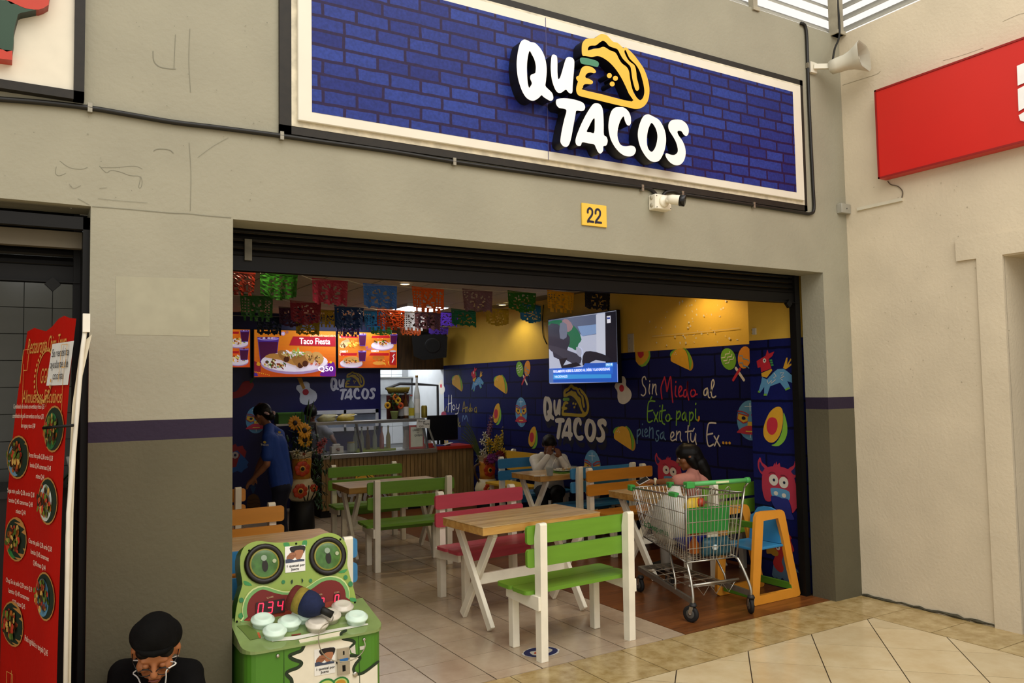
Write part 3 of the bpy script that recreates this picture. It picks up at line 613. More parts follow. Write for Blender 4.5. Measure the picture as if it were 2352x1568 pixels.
# ---- red sign box on the right wall
rs = thing('red_sign_box', 'bright red sign box with white lettering fragment on the beige wall', 'sign', (XR, 3.2, 3.4)); XS = XR - .10; fr_ = Frame((XS, YF, 0), (0, -1, 0), (0, 0, 1))
u0, vb, vt = fr_.uv(2014, 330).x, fr_.uv(2019, 411).y, fr_.uv(2009, 208).y
b = MB(); mr = mat('red sign face', '#cc2318', .4, .03, 2); b.bx(XS, XR, -1.5, YF - u0, vb, vt, mr); adopt(b.build('box', bevel=.004), rs)
b = MB(); mrd = mat('red sign edge', '#8e1811', .5)
b.bx(XS - .006, XS, -1.5, YF - u0, vt - .014, vt, mrd); b.bx(XS - .006, XS, -1.5, YF - u0, vb, vb + .014, mrd); b.bx(XS - .006, XS, YF - u0 - .014, YF - u0, vb, vt, mrd); adopt(b.build('rim'), rs)
for P in ([(2337, 152), (2365, 140), (2368, 185), (2339, 197)], [(2339, 205), (2368, 190), (2369, 240), (2341, 256)], [(2341, 265), (2369, 248), (2372, 285), (2345, 277)]):
    a = Art(fr_, .008); a.poly([tuple(fr_.uv(*p)) for p in P], mat('sign letter white', '#f4f2ee', .4)); adopt(a.build('letter_fragment'), rs)
# cable, trunking and junction box below it
t = thing('cable_trunking', 'thin white cable trunking on the beige wall under the red sign', 'cable', (XR, 3.9, 3.1)); b = MB(); p0, p1 = F_RIGHT.uv(1971, 481), F_RIGHT.uv(2074, 454); b.bx(XR - .018, XR, YF - p1.x, YF - p0.x, p0.y - .013, p0.y + .013, mat('trunking', '#cfc8b2', .5)); adopt(b.build('trunk'), t)
b = MB(); b.tube(catmull([F_RIGHT.P(*F_RIGHT.uv(*p), .012) for p in ((2073, 456), (2075, 440), (2064, 428), (2048, 424), (2041, 416))], 5), .004, mat('cable dark', '#5b4f40', .6), 6); adopt(b.build('cable'), t)
t = thing('junction_box', 'small grey junction box in the corner between the two walls', 'box', (XR - .08, YF, 3.1)); p0, p1 = F_FAC.uv(1936, 471), F_FAC.uv(1946, 494); b = MB(); b.bx(XR - .125, XR - .004, YF - .05, YF, p1.y, p0.y, mat('grey plastic', '#9a978a', .5)); adopt(b.build('body', bevel=.004), t); b = MB(); b.lathe([(.006, 0), (.006, .003)], paint('#55524a'), (XR - .06, YF - .051, (p0.y + p1.y) / 2), 8, Matrix.Rotation(R(90), 3, 'X')); adopt(b.build('screw'), t)
# ---- horn loudspeaker
hs = thing('horn_loudspeaker', 'white horn loudspeaker on a bracket in the upper corner', 'loudspeaker', (5.72, YF, 4.44)); mh = mat('horn plastic', '#d9d4c2', .45, .04, 8)
ax = Vector((.25, -.95, .06)).normalized(); sd = ax.cross(Vector((0, 0, 1))).normalized(); up = sd.cross(ax)
O = Vector((5.74, YF - .12, 4.43)); rings = []
for d, hw, hh in ((0, .05, .05), (.06, .055, .055), (.12, .06, .055), (.17, .075, .065), (.22, .10, .085), (.26, .135, .105), (.275, .14, .11)):
    rings.append([O + ax * d + sd * (hw * sx_) + up * (hh * sy_) for sx_, sy_ in ((-1, -.6), (-.6, -1), (.6, -1), (1, -.6), (1, .6), (.6, 1), (-.6, 1), (-1, .6))])
b = MB(); vs = [v for r_ in rings for v in r_]; fs = [(i * 8 + k, (i + 1) * 8 + k, (i + 1) * 8 + (k + 1) % 8, i * 8 + (k + 1) % 8) for i in range(6) for k in range(8)] + [tuple(range(8))]
b.add(vs, [tuple(reversed(f)) for f in fs], mh, True); adopt(b.build('horn'), hs)
b = MB(); R2 = [[O + ax * d + sd * (hw * sx_) + up * (hh * sy_) for sx_, sy_ in ((-1, -.6), (-.6, -1), (.6, -1), (1, -.6), (1, .6), (.6, 1), (-.6, 1), (-1, .6))] for d, hw, hh in ((.276, .14, .11), (.272, .125, .095), (.20, .075, .06), (.10, .03, .03))]
b.add([v for r_ in R2 for v in r_], [tuple(reversed((i * 8 + k, (i + 1) * 8 + k, (i + 1) * 8 + (k + 1) % 8, i * 8 + (k + 1) % 8))) for i in range(3) for k in range(8)] + [tuple(range(24, 32))], mat('horn throat', '#a9a493', .5), True); adopt(b.build('mouth'), hs)
b = MB(); b.ball(O + ax * .20, .035, mh); b.tube([O + ax * .1, O + ax * .2], .02, mh); adopt(b.build('phase_plug'), hs)
b = MB(); b.bx(5.60, 5.68, YF - .03, YF, 4.40, 4.49, mh); b.bar((5.64, YF - .03, 4.45), O + ax * .03, .03, .04, mh); adopt(b.build('bracket'), hs)
b = MB(); b.tube(catmull([O + ax * .02 + up * .05, Vector((5.83, YF - .1, 4.62)), Vector((5.93, YF - .08, 4.78)), Vector((5.95, YF - .06, 5.1)), Vector((5.96, YF - .05, 5.5))], 5), .009, mat('black cable', '#17150f', .6), 6); adopt(b.build('cable'), hs)
# ---- number plate
npl = thing('number_plate', 'yellow plate with the number 22 under the sign', 'plate', (3.3, YF, 2.95)); p0, p1 = F_FAC.uv(1334, 466), F_FAC.uv(1392, 524); pb = F_FAC.uv(1335, 516).y
b = MB(); b.bx(p0.x, p1.x, YF - .012, YF, (p1.y + pb) / 2, p0.y, mat('plate yellow', '#e8c04a', .35, .03, 6)); adopt(b.build('plate', bevel=.002), npl)
fn = Frame((0, YF - .0125, 0), (1, 0, 0), (0, 0, 1)); q0, q1 = fn.uv(1348.5, 510), fn.uv(1380, 475)
Z22 = (1320, 450, 17.42)
for dx, dy in ((0, 0), (312, 40)):
    a = Art(fn, .0008, .0002); P = [(522, 660), (522, 590), (545, 520), (600, 490), (660, 520), (700, 590), (705, 680), (680, 770), (610, 870), (545, 960), (525, 1030)]
    a.pstroke([(x + dx, y + dy * (1 if y < 700 else .9)) for x, y in P], Z22, 5.0, '#1a1630'); a.pstroke([(525 + dx, 1005 + dy * .95), (745 + dx, 1035 + dy * .95)], Z22, 5.0, '#1a1630', sm=False); adopt(a.build('digit'), npl)
# ---- CCTV camera on a white box
cc = thing('security_camera', 'white bullet security camera on a square box beside the number plate', 'camera', (3.75, YF, 2.99)); mc = mat('camera white plastic', '#e9e3cf', .4, .03, 8)
YB = YF - .075; fb = Frame((0, YB, 0), (1, 0, 0), (0, 0, 1)); c0, c1 = fb.uv(1505, 442), fb.uv(1543, 482); hz = (fb.uv(1505, 478).y)
b = MB(); b.bx(c0.x, c1.x, YB, YF, (hz + c1.y) / 2 - .002, c0.y - .006, mc); adopt(b.build('box', bevel=.006), cc)
b = MB()
for zz in (.03, .085): b = MB(); b.lathe([(.016, 0), (.016, .003)], paint('#b9b29c'), (c0.x - .001, YF - .035, hz + zz), 14, Matrix.Rotation(R(-90), 3, 'Y')); adopt(b.build('knockout'), cc)
b = MB()
for xx in (c0.x + .012, c1.x - .012):
    for zz in (hz + .012, c0.y - .02): b = MB(); b.lathe([(.004, 0), (.004, .002)], paint('#4a463c'), (xx, YB - .001, zz), 8, Matrix.Rotation(R(90), 3, 'X')); adopt(b.build('screw'), cc)
mid = Vector(((c0.x + c1.x) / 2 + .0, YB, (hz + c0.y) / 2)); b = MB(); b.lathe([(.042, 0), (.042, .012), (.03, .016), (.012, .03), (.012, .04)], mc, mid, 20, Matrix.Rotation(R(90), 3, 'X')); b.ball(mid + Vector((0, -.045, 0)), .02, mc); adopt(b.build('mount'), cc)
cx_ = Vector((.62, -.74, -.20)).normalized(); rot = cx_.to_track_quat('Z', 'Y').to_matrix(); ob = mid + Vector((.02, -.06, .005))
b = MB(); b.lathe([(.026, -.03), (.034, 0), (.037, .055), (.037, .062)], mc, ob, 20, rot); adopt(b.build('body'), cc)
b = MB(); b.lathe([(.034, .055), (.041, .06), (.041, .095), (.035, .098), (.001, .094)], mat('camera black', '#0b0b0c', .25), ob, 20, rot); adopt(b.build('lens'), cc)
# ---- black conduits
def conduit(name, label, pts, r, clips):
    t = thing(name, label, 'conduit', (3, YF, 3)); b = MB(); mk = mat('black conduit', '#14120d', .45, .1, 15)
    b.tube(catmull([F_FAC.P(*F_FAC.uv(*p), r + .002) for p in pts], 4), r, mk, 8); adopt(b.build('pipe'), t)
    for i, (x, y) in enumerate(clips):
        b = MB(); c = F_FAC.P(*F_FAC.uv(x, y), r); b.box(c, (.02, .03, .045), mat('metal clip', '#8f897a', .4, .1, 20, metal=.6)); adopt(b.build('clip'), t)
conduit('cable_conduit', 'black conduit running under the signs from the left edge to the camera', [(-60, 224), (0, 230), (100, 238), (205, 250), (300, 266), (400, 283), (500, 295), (640, 313), (750, 329), (900, 350), (1040, 373), (1200, 396), (1400, 423), (1480, 433), (1497, 441), (1506, 452)], .0135, [(206, 250), (645, 314), (1040, 373), (1471, 433)])
conduit('cable_conduit', 'black conduit from the camera to the corner and up beside the sign', [(1518, 452), (1526, 443), (1545, 441), (1562, 447), (1640, 459), (1740, 474), (1835, 489), (1858, 491), (1866, 480), (1864, 430), (1859, 330), (1854, 220), (1851, 130), (1849, 80), (1845, 60), (1836, 55)], .0135, [(1563, 447), (1727, 472), (1851, 152)])
# ================================================================== painted mural figures and lettering (flat paint on real walls)
def aspect(fr, x, y):
    du = abs((fr.uv(x + 5, y) - fr.uv(x - 5, y)).x) / 10; dv = abs((fr.uv(x, y + 5) - fr.uv(x, y - 5)).y) / 10; return du / dv
def N_(pts, c, h): return [((x - c[0]) / h, -(y - c[1]) / h) for x, y in pts]
YEL, GREENP, REDP, CREAM, LBLUE, INK, ORNG = '#d8a22c', '#6fa832', '#c02c3c', '#d9d2c4', '#5b95bd', '#101838', '#d88a28'
def m_taco(a):
    n = lambda p: N_(p, (548, 630), 215)
    a.smooth(n([(432, 580), (450, 545), (500, 525), (470, 560), (445, 600)]), GREENP)
    a.smooth(n([(560, 520), (600, 540), (635, 590), (655, 640), (662, 700), (645, 742), (615, 735), (615, 640), (590, 560)]), '#b8892a')
    a.smooth(n([(570, 520), (605, 540), (632, 580), (640, 610), (650, 650), (645, 690), (630, 735), (618, 700), (612, 620)]), GREENP)
    a.smooth(n([(440, 625), (450, 580), (490, 535), (540, 522), (585, 540), (608, 590), (620, 660), (625, 730), (612, 736), (560, 710), (490, 672), (448, 648)]), YEL)
    a.stroke(n([(590, 535), (612, 590), (622, 660), (626, 735)]), .022, INK)
    for x, y in ((478, 575), (492, 560), (500, 578)): a.ell(*n([(x, y)])[0], .018, .024, CREAM, n=8)
def m_avocado(a, top=False):
    n = lambda p: N_(p, (1485, 1305), 400)
    a.smooth(n([(1575, 1165), (1600, 1260), (1600, 1360), (1570, 1440), (1510, 1495), (1440, 1492), (1480, 1470), (1530, 1400), (1560, 1300), (1568, 1200)]), '#7fb53a')
    a.smooth(n([(1530, 1105), (1560, 1130), (1566, 1200), (1555, 1300), (1520, 1400), (1465, 1460), (1410, 1460), (1368, 1410), (1365, 1330), (1390, 1250), (1430, 1170), (1480, 1120)]), YEL)
    a.smooth(n([(1470, 1212), (1505, 1240), (1508, 1310), (1480, 1370), (1440, 1388), (1405, 1350), (1400, 1280), (1425, 1225)]), REDP)
def m_maracas(a):
    n = lambda p: N_(p, (1075, 690), 345)
    a.stroke(n([(1090, 720), (1165, 840)]), .085, CREAM); a.stroke(n([(1130, 730), (1060, 838)]), .085, REDP)
    a.ell(*n([(1178, 618)])[0], .185, .32, ORNG, -8); a.ell(*n([(1018, 625)])[0], .22, .325, GREENP, 12)
    for dy in (0, 70, 130):
        a.stroke(n([(950 + dy * .3, 610 + dy * .45), (985 + dy * .3, 605 + dy * .45), (990 + dy * .3, 575 + dy * .45), (1030 + dy * .3, 570 + dy * .45), (1035 + dy * .3, 550 + dy * .45)]), .03, CREAM, sm=False)
        if dy < 100: a.stroke(n([(1130, 600 + dy), (1160, 600 + dy), (1165, 630 + dy), (1205, 640 + dy), (1220, 655 + dy)]), .03, LBLUE, sm=False)
def m_pinata(a):
    n = lambda p: N_(p, (1490, 770), 480)
    a.poly(n([(1565, 720), (1600, 620), (1612, 620), (1605, 690), (1640, 630), (1652, 635), (1620, 690), (1645, 680), (1648, 695), (1590, 735)]), YEL)
    a.poly(n([(1350, 805), (1400, 830), (1470, 760), (1510, 730), (1570, 728), (1610, 760), (1690, 835), (1668, 878), (1600, 850), (1630, 925), (1585, 945), (1530, 865), (1430, 900), (1395, 995), (1365, 995), (1370, 905), (1325, 965), (1305, 960), (1340, 860)]), LBLUE)
    a.poly(n([(1345, 765), (1450, 725), (1458, 740), (1400, 812), (1348, 800)]), YEL)
    a.poly(n([(1300, 640), (1395, 590), (1415, 530), (1430, 570), (1485, 552), (1465, 595), (1425, 625), (1450, 720), (1345, 755), (1340, 705), (1310, 710)]), '#bd2433')
    a.ell(*n([(1382, 638)])[0], .035, .047, CREAM); a.ell(*n([(1382, 638)])[0], .012, .018, INK, n=8)
    for k in range(3): a.poly(n([(1433 + 6 * k, 632 + k * 24), (1460 + 6 * k, 628 + k * 24), (1464 + 6 * k, 646 + k * 24), (1440 + 6 * k, 650 + k * 24)]), '#3c8a4a')
    for P in ([(1405, 840), (1415, 875), (1450, 840), (1445, 870), (1490, 835), (1470, 815), (1498, 800), (1478, 770)], [(1540, 770), (1575, 765), (1550, 800), (1580, 800), (1535, 825), (1560, 840)]): a.stroke(n(P), .014, CREAM, sm=False)
    for P in ([(1668, 878), (1690, 835), (1682, 830), (1660, 870)], [(1630, 925), (1585, 945), (1580, 930), (1620, 910)], [(1395, 995), (1365, 995), (1368, 975), (1398, 975)], [(1305, 960), (1325, 965), (1332, 950), (1312, 942)]): a.poly(n(P), GREENP)
def m_guitar(a, neck=True):
    n = lambda p: N_(p, (855, 985), 265)
    if neck: a.poly(n([(775, 800), (800, 800), (850, 960), (815, 970)]), '#b8862a')
    a.smooth(n([(820, 870), (860, 860), (880, 900), (880, 945), (915, 985), (928, 1035), (905, 1085), (860, 1115), (815, 1105), (797, 1060), (797, 1000), (772, 955), (790, 915), (815, 905)]), CREAM)
    a.ell(*n([(838, 970)])[0], .085, .125, REDP)
def m_mask(a):
    n = lambda p: N_(p, (903, 550), 295)
    a.ell(0, 0, .195, .5, LBLUE, n=26); a.stroke(n([(903, 425), (903, 480)]), .025, '#c8d8e0'); a.stroke(n([(882, 448), (920, 446)]), .02, '#c8d8e0')
    for s in (-1, 1):
        a.poly(n([(903 + s * 10, 520), (903 + s * 50, 500), (903 + s * 55, 540), (903 + s * 30, 572), (903 + s * 12, 560)]), '#d8b23a'); a.stroke(n([(903 + s * 8, 520), (903 + s * 50, 500), (903 + s * 55, 542), (903 + s * 30, 572), (903 + s * 12, 560)]), .03, '#a52a35', sm=False)
        a.stroke(n([(903 + s * 6, 510), (903 + s * 30, 488), (903 + s * 52, 484)]), .028, '#a52a35'); a.ell(*n([(903 + s * 28, 535)])[0], .03, .045, INK, n=10)
    a.poly(n([(893, 560), (913, 560), (915, 600), (891, 600)]), '#d8b23a'); a.smooth(n([(845, 640), (875, 600), (903, 590), (930, 600), (960, 635), (945, 648), (905, 655), (860, 648)]), '#b83044'); a.stroke(n([(885, 632), (922, 632)]), .03, '#e0c050')
    a.stroke(n([(903, 655), (903, 675)]), .02, '#c8d8e0')
def m_bull(a):
    n = lambda p: N_(p, (660, 390), 520)
    for s in (-1, 1):
        c = 655 if s < 0 else 660
        a.smooth([((x - 657) / 520 * s, -(y - 390) / 520) for x, y in [(740, 235), (765, 200), (800, 175), (815, 130), (838, 170), (838, 230), (815, 275), (780, 290)]], '#b23048'); a.smooth([((x - 657) / 520 * s, -(y - 390) / 520) for x, y in [(775, 235), (800, 205), (820, 170), (826, 225), (805, 262)]], '#1d2160')
    a.poly(n([(620, 200), (635, 170), (640, 190), (650, 155), (658, 185), (680, 165), (688, 210)]), '#b23048')
    a.smooth(n([(540, 235), (600, 205), (680, 200), (750, 215), (795, 260), (815, 340), (838, 440), (830, 520), (780, 598), (770, 560), (740, 490), (600, 470), (590, 520), (540, 520), (515, 440), (512, 350), (520, 280)]), '#b23048')
    a.smooth(n([(590, 425), (600, 400), (680, 395), (750, 410), (762, 450), (750, 490), (700, 485), (610, 480)]), LBLUE); a.smooth(n([(590, 500), (610, 470), (660, 470), (690, 480), (740, 480), (762, 530), (770, 600), (790, 655), (700, 650), (620, 570)]), '#232a78')
    for x, y in ((638, 442), (710, 453)): a.ell(*n([(x, y)])[0], .037, .037, CREAM)
    for x, y, px in ((622, 325, 626), (712, 338, 717)): a.ell(*n([(x, y)])[0], .08, .098, CREAM); a.ell(*n([(px, y)])[0], .022, .026, INK, n=12)
    for P in ([(585, 268), (610, 255), (640, 265)], [(690, 275), (725, 275), (752, 300)]): a.stroke(n(P), .012, '#6d1a2c')
def m_rooster(a):
    n = lambda p: N_(p, (690, 1030), 420)
    a.smooth(n([(760, 800), (785, 830), (775, 850), (800, 920), (795, 945), (760, 960), (700, 880), (740, 860)]), '#b02a2a')
    a.poly(n([(620, 1060), (690, 980), (720, 1000), (830, 1105), (835, 1125), (790, 1110), (775, 1260), (750, 1215), (725, 1240), (690, 1200), (660, 1230), (640, 1210), (615, 1220), (595, 1195)]), '#4f6d86')
    a.smooth(n([(570, 880), (600, 865), (660, 870), (700, 900), (715, 960), (700, 1020), (690, 1060), (705, 1110), (690, 1150), (655, 1148), (620, 1115), (612, 1070), (630, 1010), (600, 960), (578, 930)]), '#b02a2a')
    a.smooth(n([(555, 1010), (555, 960), (580, 930), (630, 950), (662, 980), (655, 1010), (625, 1020), (590, 1005)]), '#a97a20'); a.ell(*n([(660, 936)])[0], .045, .055, CREAM); a.ell(*n([(660, 936)])[0], .015, .02, INK, n=8)
    a.stroke(n([(600, 890), (640, 880), (680, 905)]), .03, '#4f6d86')
def put(fr, fn, name, parent, cx, cy, h, ref, rot=0, **k):
    a = Art(fr, .0015, .0005); a.at(cx, cy, h, rot, ref); fn(a, **k); return a.build(name, parent)
A_S = aspect(F_SIDE, 1565, 825); A_S7 = aspect(F_SIDE, 1195, 945); A_S3 = aspect(F_SIDE, 1432, 900); A_C = aspect(F_COL, 1780, 980); A_S12 = aspect(F_SIDE, 1685, 835)
for x, y, h in ((1565.5, 824.7, 49.4), (1050.5, 879, 36), (1150, 882, 41), (1434, 1005, 52)): put(F_SIDE, m_taco, 'painted_taco', wall_side, x, y, h, A_S)
put(F_COL, m_avocado, 'painted_avocado', wall_column, 1781, 979.6, 92, A_C)
for x, y, h in ((1142, 951, 50), (1224.5, 1005, 52)): put(F_SIDE, m_avocado, 'painted_avocado', wall_side, x, y, h, A_C)
a = Art(F_SIDE, .0015, .0005); Z4m = (1440, 680, 4.355)
a.ppoly([(232, 548), (236, 600), (222, 650), (190, 695), (150, 706), (120, 690), (160, 680), (200, 640), (220, 590), (215, 549)], Z4m, '#7fb53a'); a.ppoly([(84, 560), (215, 548), (222, 590), (200, 640), (160, 682), (120, 688), (90, 650)], Z4m, YEL); a.ppoly([(106, 560), (168, 554), (170, 590), (150, 615), (135, 622), (115, 600)], Z4m, REDP); a.build('painted_avocado', wall_side)
put(F_SIDE, m_maracas, 'painted_maracas', wall_side, 1686.8, 838.4, 79, A_S12)
put(F_SIDE, m_maracas, 'painted_maracas', wall_side, 1200.5, 858, 56, A_S12 * .95)
put(F_COL, m_pinata, 'painted_pinata', wall_column, 1782, 856.8, 110, A_C); put(F_SIDE, m_pinata, 'painted_pinata', wall_side, 1096.5, 871, 58, A_C)
put(F_SIDE, m_guitar, 'painted_guitar', wall_side, 1432.5, 895, 66, A_S3)
put(F_SIDE, m_mask, 'painted_mask', wall_side, 1197.3, 946.3, 68, A_S7); put(F_SIDE, m_mask, 'painted_mask', wall_side, 1361, 1078, 90, A_S7); put(F_SIDE, m_mask, 'painted_mask', wall_side, 1724, 965, 92, A_S7 * 1.2); put(F_SIDE, m_mask, 'painted_mask', wall_side, 1025, 1016, 32, A_S7)
put(F_COL, m_bull, 'painted_bull', wall_column, 1788.3, 1119.5, 132.6, A_C); put(F_SIDE, m_bull, 'painted_bull', wall_side, 1538, 1092, 100, A_S * .96)
put(F_COL, m_rooster, 'painted_rooster', wall_column, 1796, 1282.7, 107, A_C)
a = Art(F_SIDE, .0015, .0005); a.at(1019, 955, 30, 0, A_S7); a.smooth([(-.2, -.4), (.1, -.35), (.25, 0), (.2, .3), (0, .35), (-.2, .2)], '#8e2440'); a.stroke([(.1, .3), (.3, .75)], .07, '#8a7a2a'); a.build('painted_chili', wall_side)
put(F_SIDE, m_guitar, 'painted_guitar', wall_side, 1015, 888, 36, A_S3, neck=False)
# mural sentence
def script(fr, z, items, name, parent, base):
    for word, col, w, strokes in items:
        a = Art(fr, .0016, .0003)
        for P in strokes: a.pstroke(P, z, w, col)
        a.build(name, parent)
W4 = 2.9
script(F_SIDE, Z4m, [
 ('Sin', CREAM, 3.4, [[(192, 832), (178, 803), (155, 825), (160, 880), (185, 920), (187, 970), (165, 995), (145, 985)], [(230, 880), (222, 940), (228, 975)], [(230, 848), (229, 852)], [(262, 880), (255, 975)], [(257, 930), (278, 885), (292, 892), (290, 950), (300, 985)]]),
 ('Miedo', '#bf2c42', 3.8, [[(378, 808), (345, 900), (343, 960), (352, 1025)], [(378, 808), (395, 900), (402, 955), (425, 840), (440, 810), (448, 940), (460, 1060)], [(490, 900), (485, 980), (500, 1005)], [(492, 855), (491, 860)], [(528, 960), (552, 920), (535, 900), (520, 945), (528, 1000), (560, 990)], [(600, 935), (575, 945), (572, 1000), (598, 990), (610, 850), (608, 960), (620, 1035)], [(662, 930), (640, 960), (650, 1002), (682, 990), (686, 950), (662, 930)], [(682, 985), (705, 980)]]),
 ('al', CREAM, 3.4, [[(805, 918), (775, 940), (772, 985), (795, 985), (808, 925), (815, 1000), (830, 1015)], [(838, 960), (873, 880), (865, 835), (848, 870), (848, 990), (868, 1012), (890, 1000)]]),
 ('Éxito', '#79ad35', 3.6, [[(280, 1050), (222, 1055), (207, 1150), (207, 1240), (225, 1260), (255, 1245)], [(212, 1152), (260, 1140)], [(250, 1005), (238, 1030)], [(270, 1160), (312, 1255)], [(312, 1160), (275, 1250)], [(332, 1160), (327, 1240), (342, 1250)], [(332, 1098), (331, 1102)], [(360, 1090), (350, 1200), (357, 1262), (380, 1280)], [(335, 1150), (388, 1140)], [(407, 1180), (390, 1220), (407, 1250), (430, 1235), (430, 1190), (407, 1180)], [(428, 1230), (450, 1222)]]),
 ('papi', '#79ad35', 3.6, [[(500, 1150), (495, 1290)], [(500, 1175), (525, 1150), (537, 1180), (517, 1225), (500, 1225)], [(578, 1160), (555, 1190), (560, 1235), (580, 1225), (590, 1165), (592, 1225), (602, 1245)], [(630, 1160), (628, 1295)], [(630, 1180), (652, 1160), (667, 1190), (650, 1235), (632, 1240)], [(690, 1130), (690, 1220), (706, 1240)], [(692, 1072), (690, 1082)]]),
 ('comma', ORNG, 5, [[(722, 1208), (722, 1228), (712, 1243)]]),
 ('piensa', '#5f88aa', 3.2, [[(105, 1340), (103, 1470)], [(105, 1350), (130, 1330), (138, 1365), (110, 1400)], [(160, 1330), (155, 1390), (165, 1402)], [(158, 1278), (157, 1282)], [(180, 1370), (205, 1350), (195, 1325), (180, 1350), (187, 1402), (212, 1390)], [(230, 1310), (225, 1410)], [(228, 1350), (255, 1315), (263, 1340), (263, 1420)], [(322, 1345), (300, 1350), (300, 1380), (318, 1400), (315, 1440), (295, 1447), (290, 1425)], [(367, 1360), (340, 1380), (340, 1420), (360, 1415), (373, 1355), (372, 1410), (388, 1435)]]),
 ('en', CREAM, 3.4, [[(440, 1420), (470, 1390), (465, 1360), (445, 1370), (438, 1420), (455, 1445), (487, 1430)], [(500, 1350), (495, 1440)], [(498, 1390), (522, 1355), (537, 1365), (535, 1420), (548, 1450)]]),
 ('tú', CREAM, 3.4, [[(615, 1295), (608, 1400), (617, 1460)], [(587, 1357), (650, 1347)], [(640, 1370), (640, 1430), (655, 1455), (675, 1440), (690, 1370), (688, 1440), (696, 1480)], [(674, 1323), (660, 1350)]]),
 ('Ex', CREAM, 3.8, [[(890, 1270), (830, 1268), (810, 1300), (800, 1400), (810, 1480), (830, 1500), (865, 1480)], [(803, 1385), (858, 1372)], [(875, 1400), (932, 1500)], [(920, 1395), (878, 1495)]]),
 ('dots', YEL, 6.4, [[(964, 1465), (966, 1466)], [(995, 1467), (997, 1467)], [(1027, 1467), (1030, 1468)]])], 'mural_lettering', wall_side, 0)
Z7 = (990, 820, 4.356)
script(F_SIDE, Z7, [('Hoy', CREAM, 2.2, [[(180, 380), (172, 545)], [(207, 380), (207, 550)], [(172, 470), (210, 455)], [(228, 475), (214, 500), (228, 525), (242, 500), (228, 475)], [(254, 470), (258, 515), (278, 505)], [(286, 470), (272, 555), (245, 568)]]),
 ('Ando a', '#b09a30', 2.0, [[(316, 545), (332, 440), (346, 550)], [(322, 515), (350, 505)], [(354, 500), (354, 545)], [(355, 510), (366, 498), (370, 545)], [(392, 505), (380, 525), (390, 542), (396, 460), (395, 545)], [(408, 505), (400, 525), (410, 540), (416, 520), (408, 505)], [(452, 500), (435, 520), (442, 548), (455, 540), (457, 500), (459, 555)]]),
 ('Toda', '#8f8340', 2.2, [[(188, 592), (236, 580)], [(213, 588), (208, 700)], [(238, 640), (228, 668), (240, 690), (250, 665), (238, 640)], [(268, 650), (256, 670), (264, 692), (274, 600), (273, 695)], [(290, 650), (280, 672), (286, 692), (294, 680), (294, 650), (296, 700)]]),
 ('M', '#6d8fb5', 2.2, [[(315, 640), (322, 582), (338, 622), (352, 580), (370, 640)]])], 'mural_lettering', wall_side, 0)
# painted logo on the mural, on the back wall and raised logo on the counter front
def painted_logo(fr, x0, y0, x1, y1, parent, cw, cy_, cg, shadow=None):
    """fits the logo between pixel corners (left-top) and (right-bottom)"""
    A, B = fr.uv(x0, y0), fr.uv(x1, y1); k = [(B.x - A.x) / (LX1 - LX0), (A.y - B.y) / (LZ1 - LZ0)]
    P0 = lambda p: (A.x + (p[0] - LX0) * k[0], B.y + (p[1] - LZ0) * k[1])
    for key, sp in LOGO_UV.items():
        col = cy_ if key == 'taco' or key.startswith('dot') else cg if key == 'accent' else cw
        for d, c, off in ((.0018, shadow, True), (.0032, col, False)):
            if c is None: continue
            me = curve_mesh([[P0(p) for p in q] for q in sp], 0, 2); me.materials.clear(); me.materials.append(paint(c))
            X = Matrix((fr.U, fr.V, fr.N)).transposed().to_4x4(); X.translation = fr.P(.03 if off else 0, -.09 if off else 0, d); me.transform(X)
            link('painted_letter_shadow' if off else 'painted_letter', me, parent)
painted_logo(F_SIDE, 1247, 884, 1395, 1019, wall_side, '#d0c9bc', '#b39a24', '#6ea03a', '#0a0c26')
painted_logo(F_BACK, 758, 853, 863.5, 917, wall_back, '#a8a8b4', '#8a7426', '#2f6a50')
# chips in the yellow paint and switch plates
a = Art(F_SIDE, .001, .0002)
for k in range(60):
    p = F_SIDE.uv(random.gauss(1590, 55), random.uniform(690, 800)); a.T = None
    if p.y > ZB + .03: a.ell(p.x, p.y, random.uniform(.004, .014), random.uniform(.004, .016), '#d9cfb4', random.uniform(0, 90), 7)
a.stroke([tuple(F_SIDE.uv(1500, 772)), tuple(F_SIDE.uv(1600, 763)), tuple(F_SIDE.uv(1700, 753))], .006, '#cdb98a'); a.build('paint_chip', wall_side)
def plate(name, label, fr, x0, y0, x1, y1, col, th=.012):
    p, q = fr.uv(x0, y0), fr.uv(x1, y1); t = thing(name, label, 'plate', fr.P((p.x + q.x) / 2, q.y)); b = MB(); b.prism([(p.x, q.y), (q.x, q.y), (q.x, p.y), (p.x, p.y)], paint(col), fr.O, fr.U, fr.V, fr.N, th); adopt(b.build('cover'), t)
    b = MB(); c = ((p.x + q.x) / 2, (p.y + q.y) / 2)
    for s_ in (.25, -.3): b.ball(fr.P(c[0] - .02, c[1] + s_ * (p.y - q.y), th), .004, paint('#4d4a44'), 8, 5); adopt(b.build('screw'), t); b = MB()
plate('blank_plate', 'grey blank wall plate on the yellow wall beside the television', F_SIDE, 1443, 767, 1457, 808, '#b5ae9c')
plate('wall_socket', 'small oval socket on the yellow part of the column', F_COL, 1731, 754, 1738, 768, '#b9b3a2', .02)
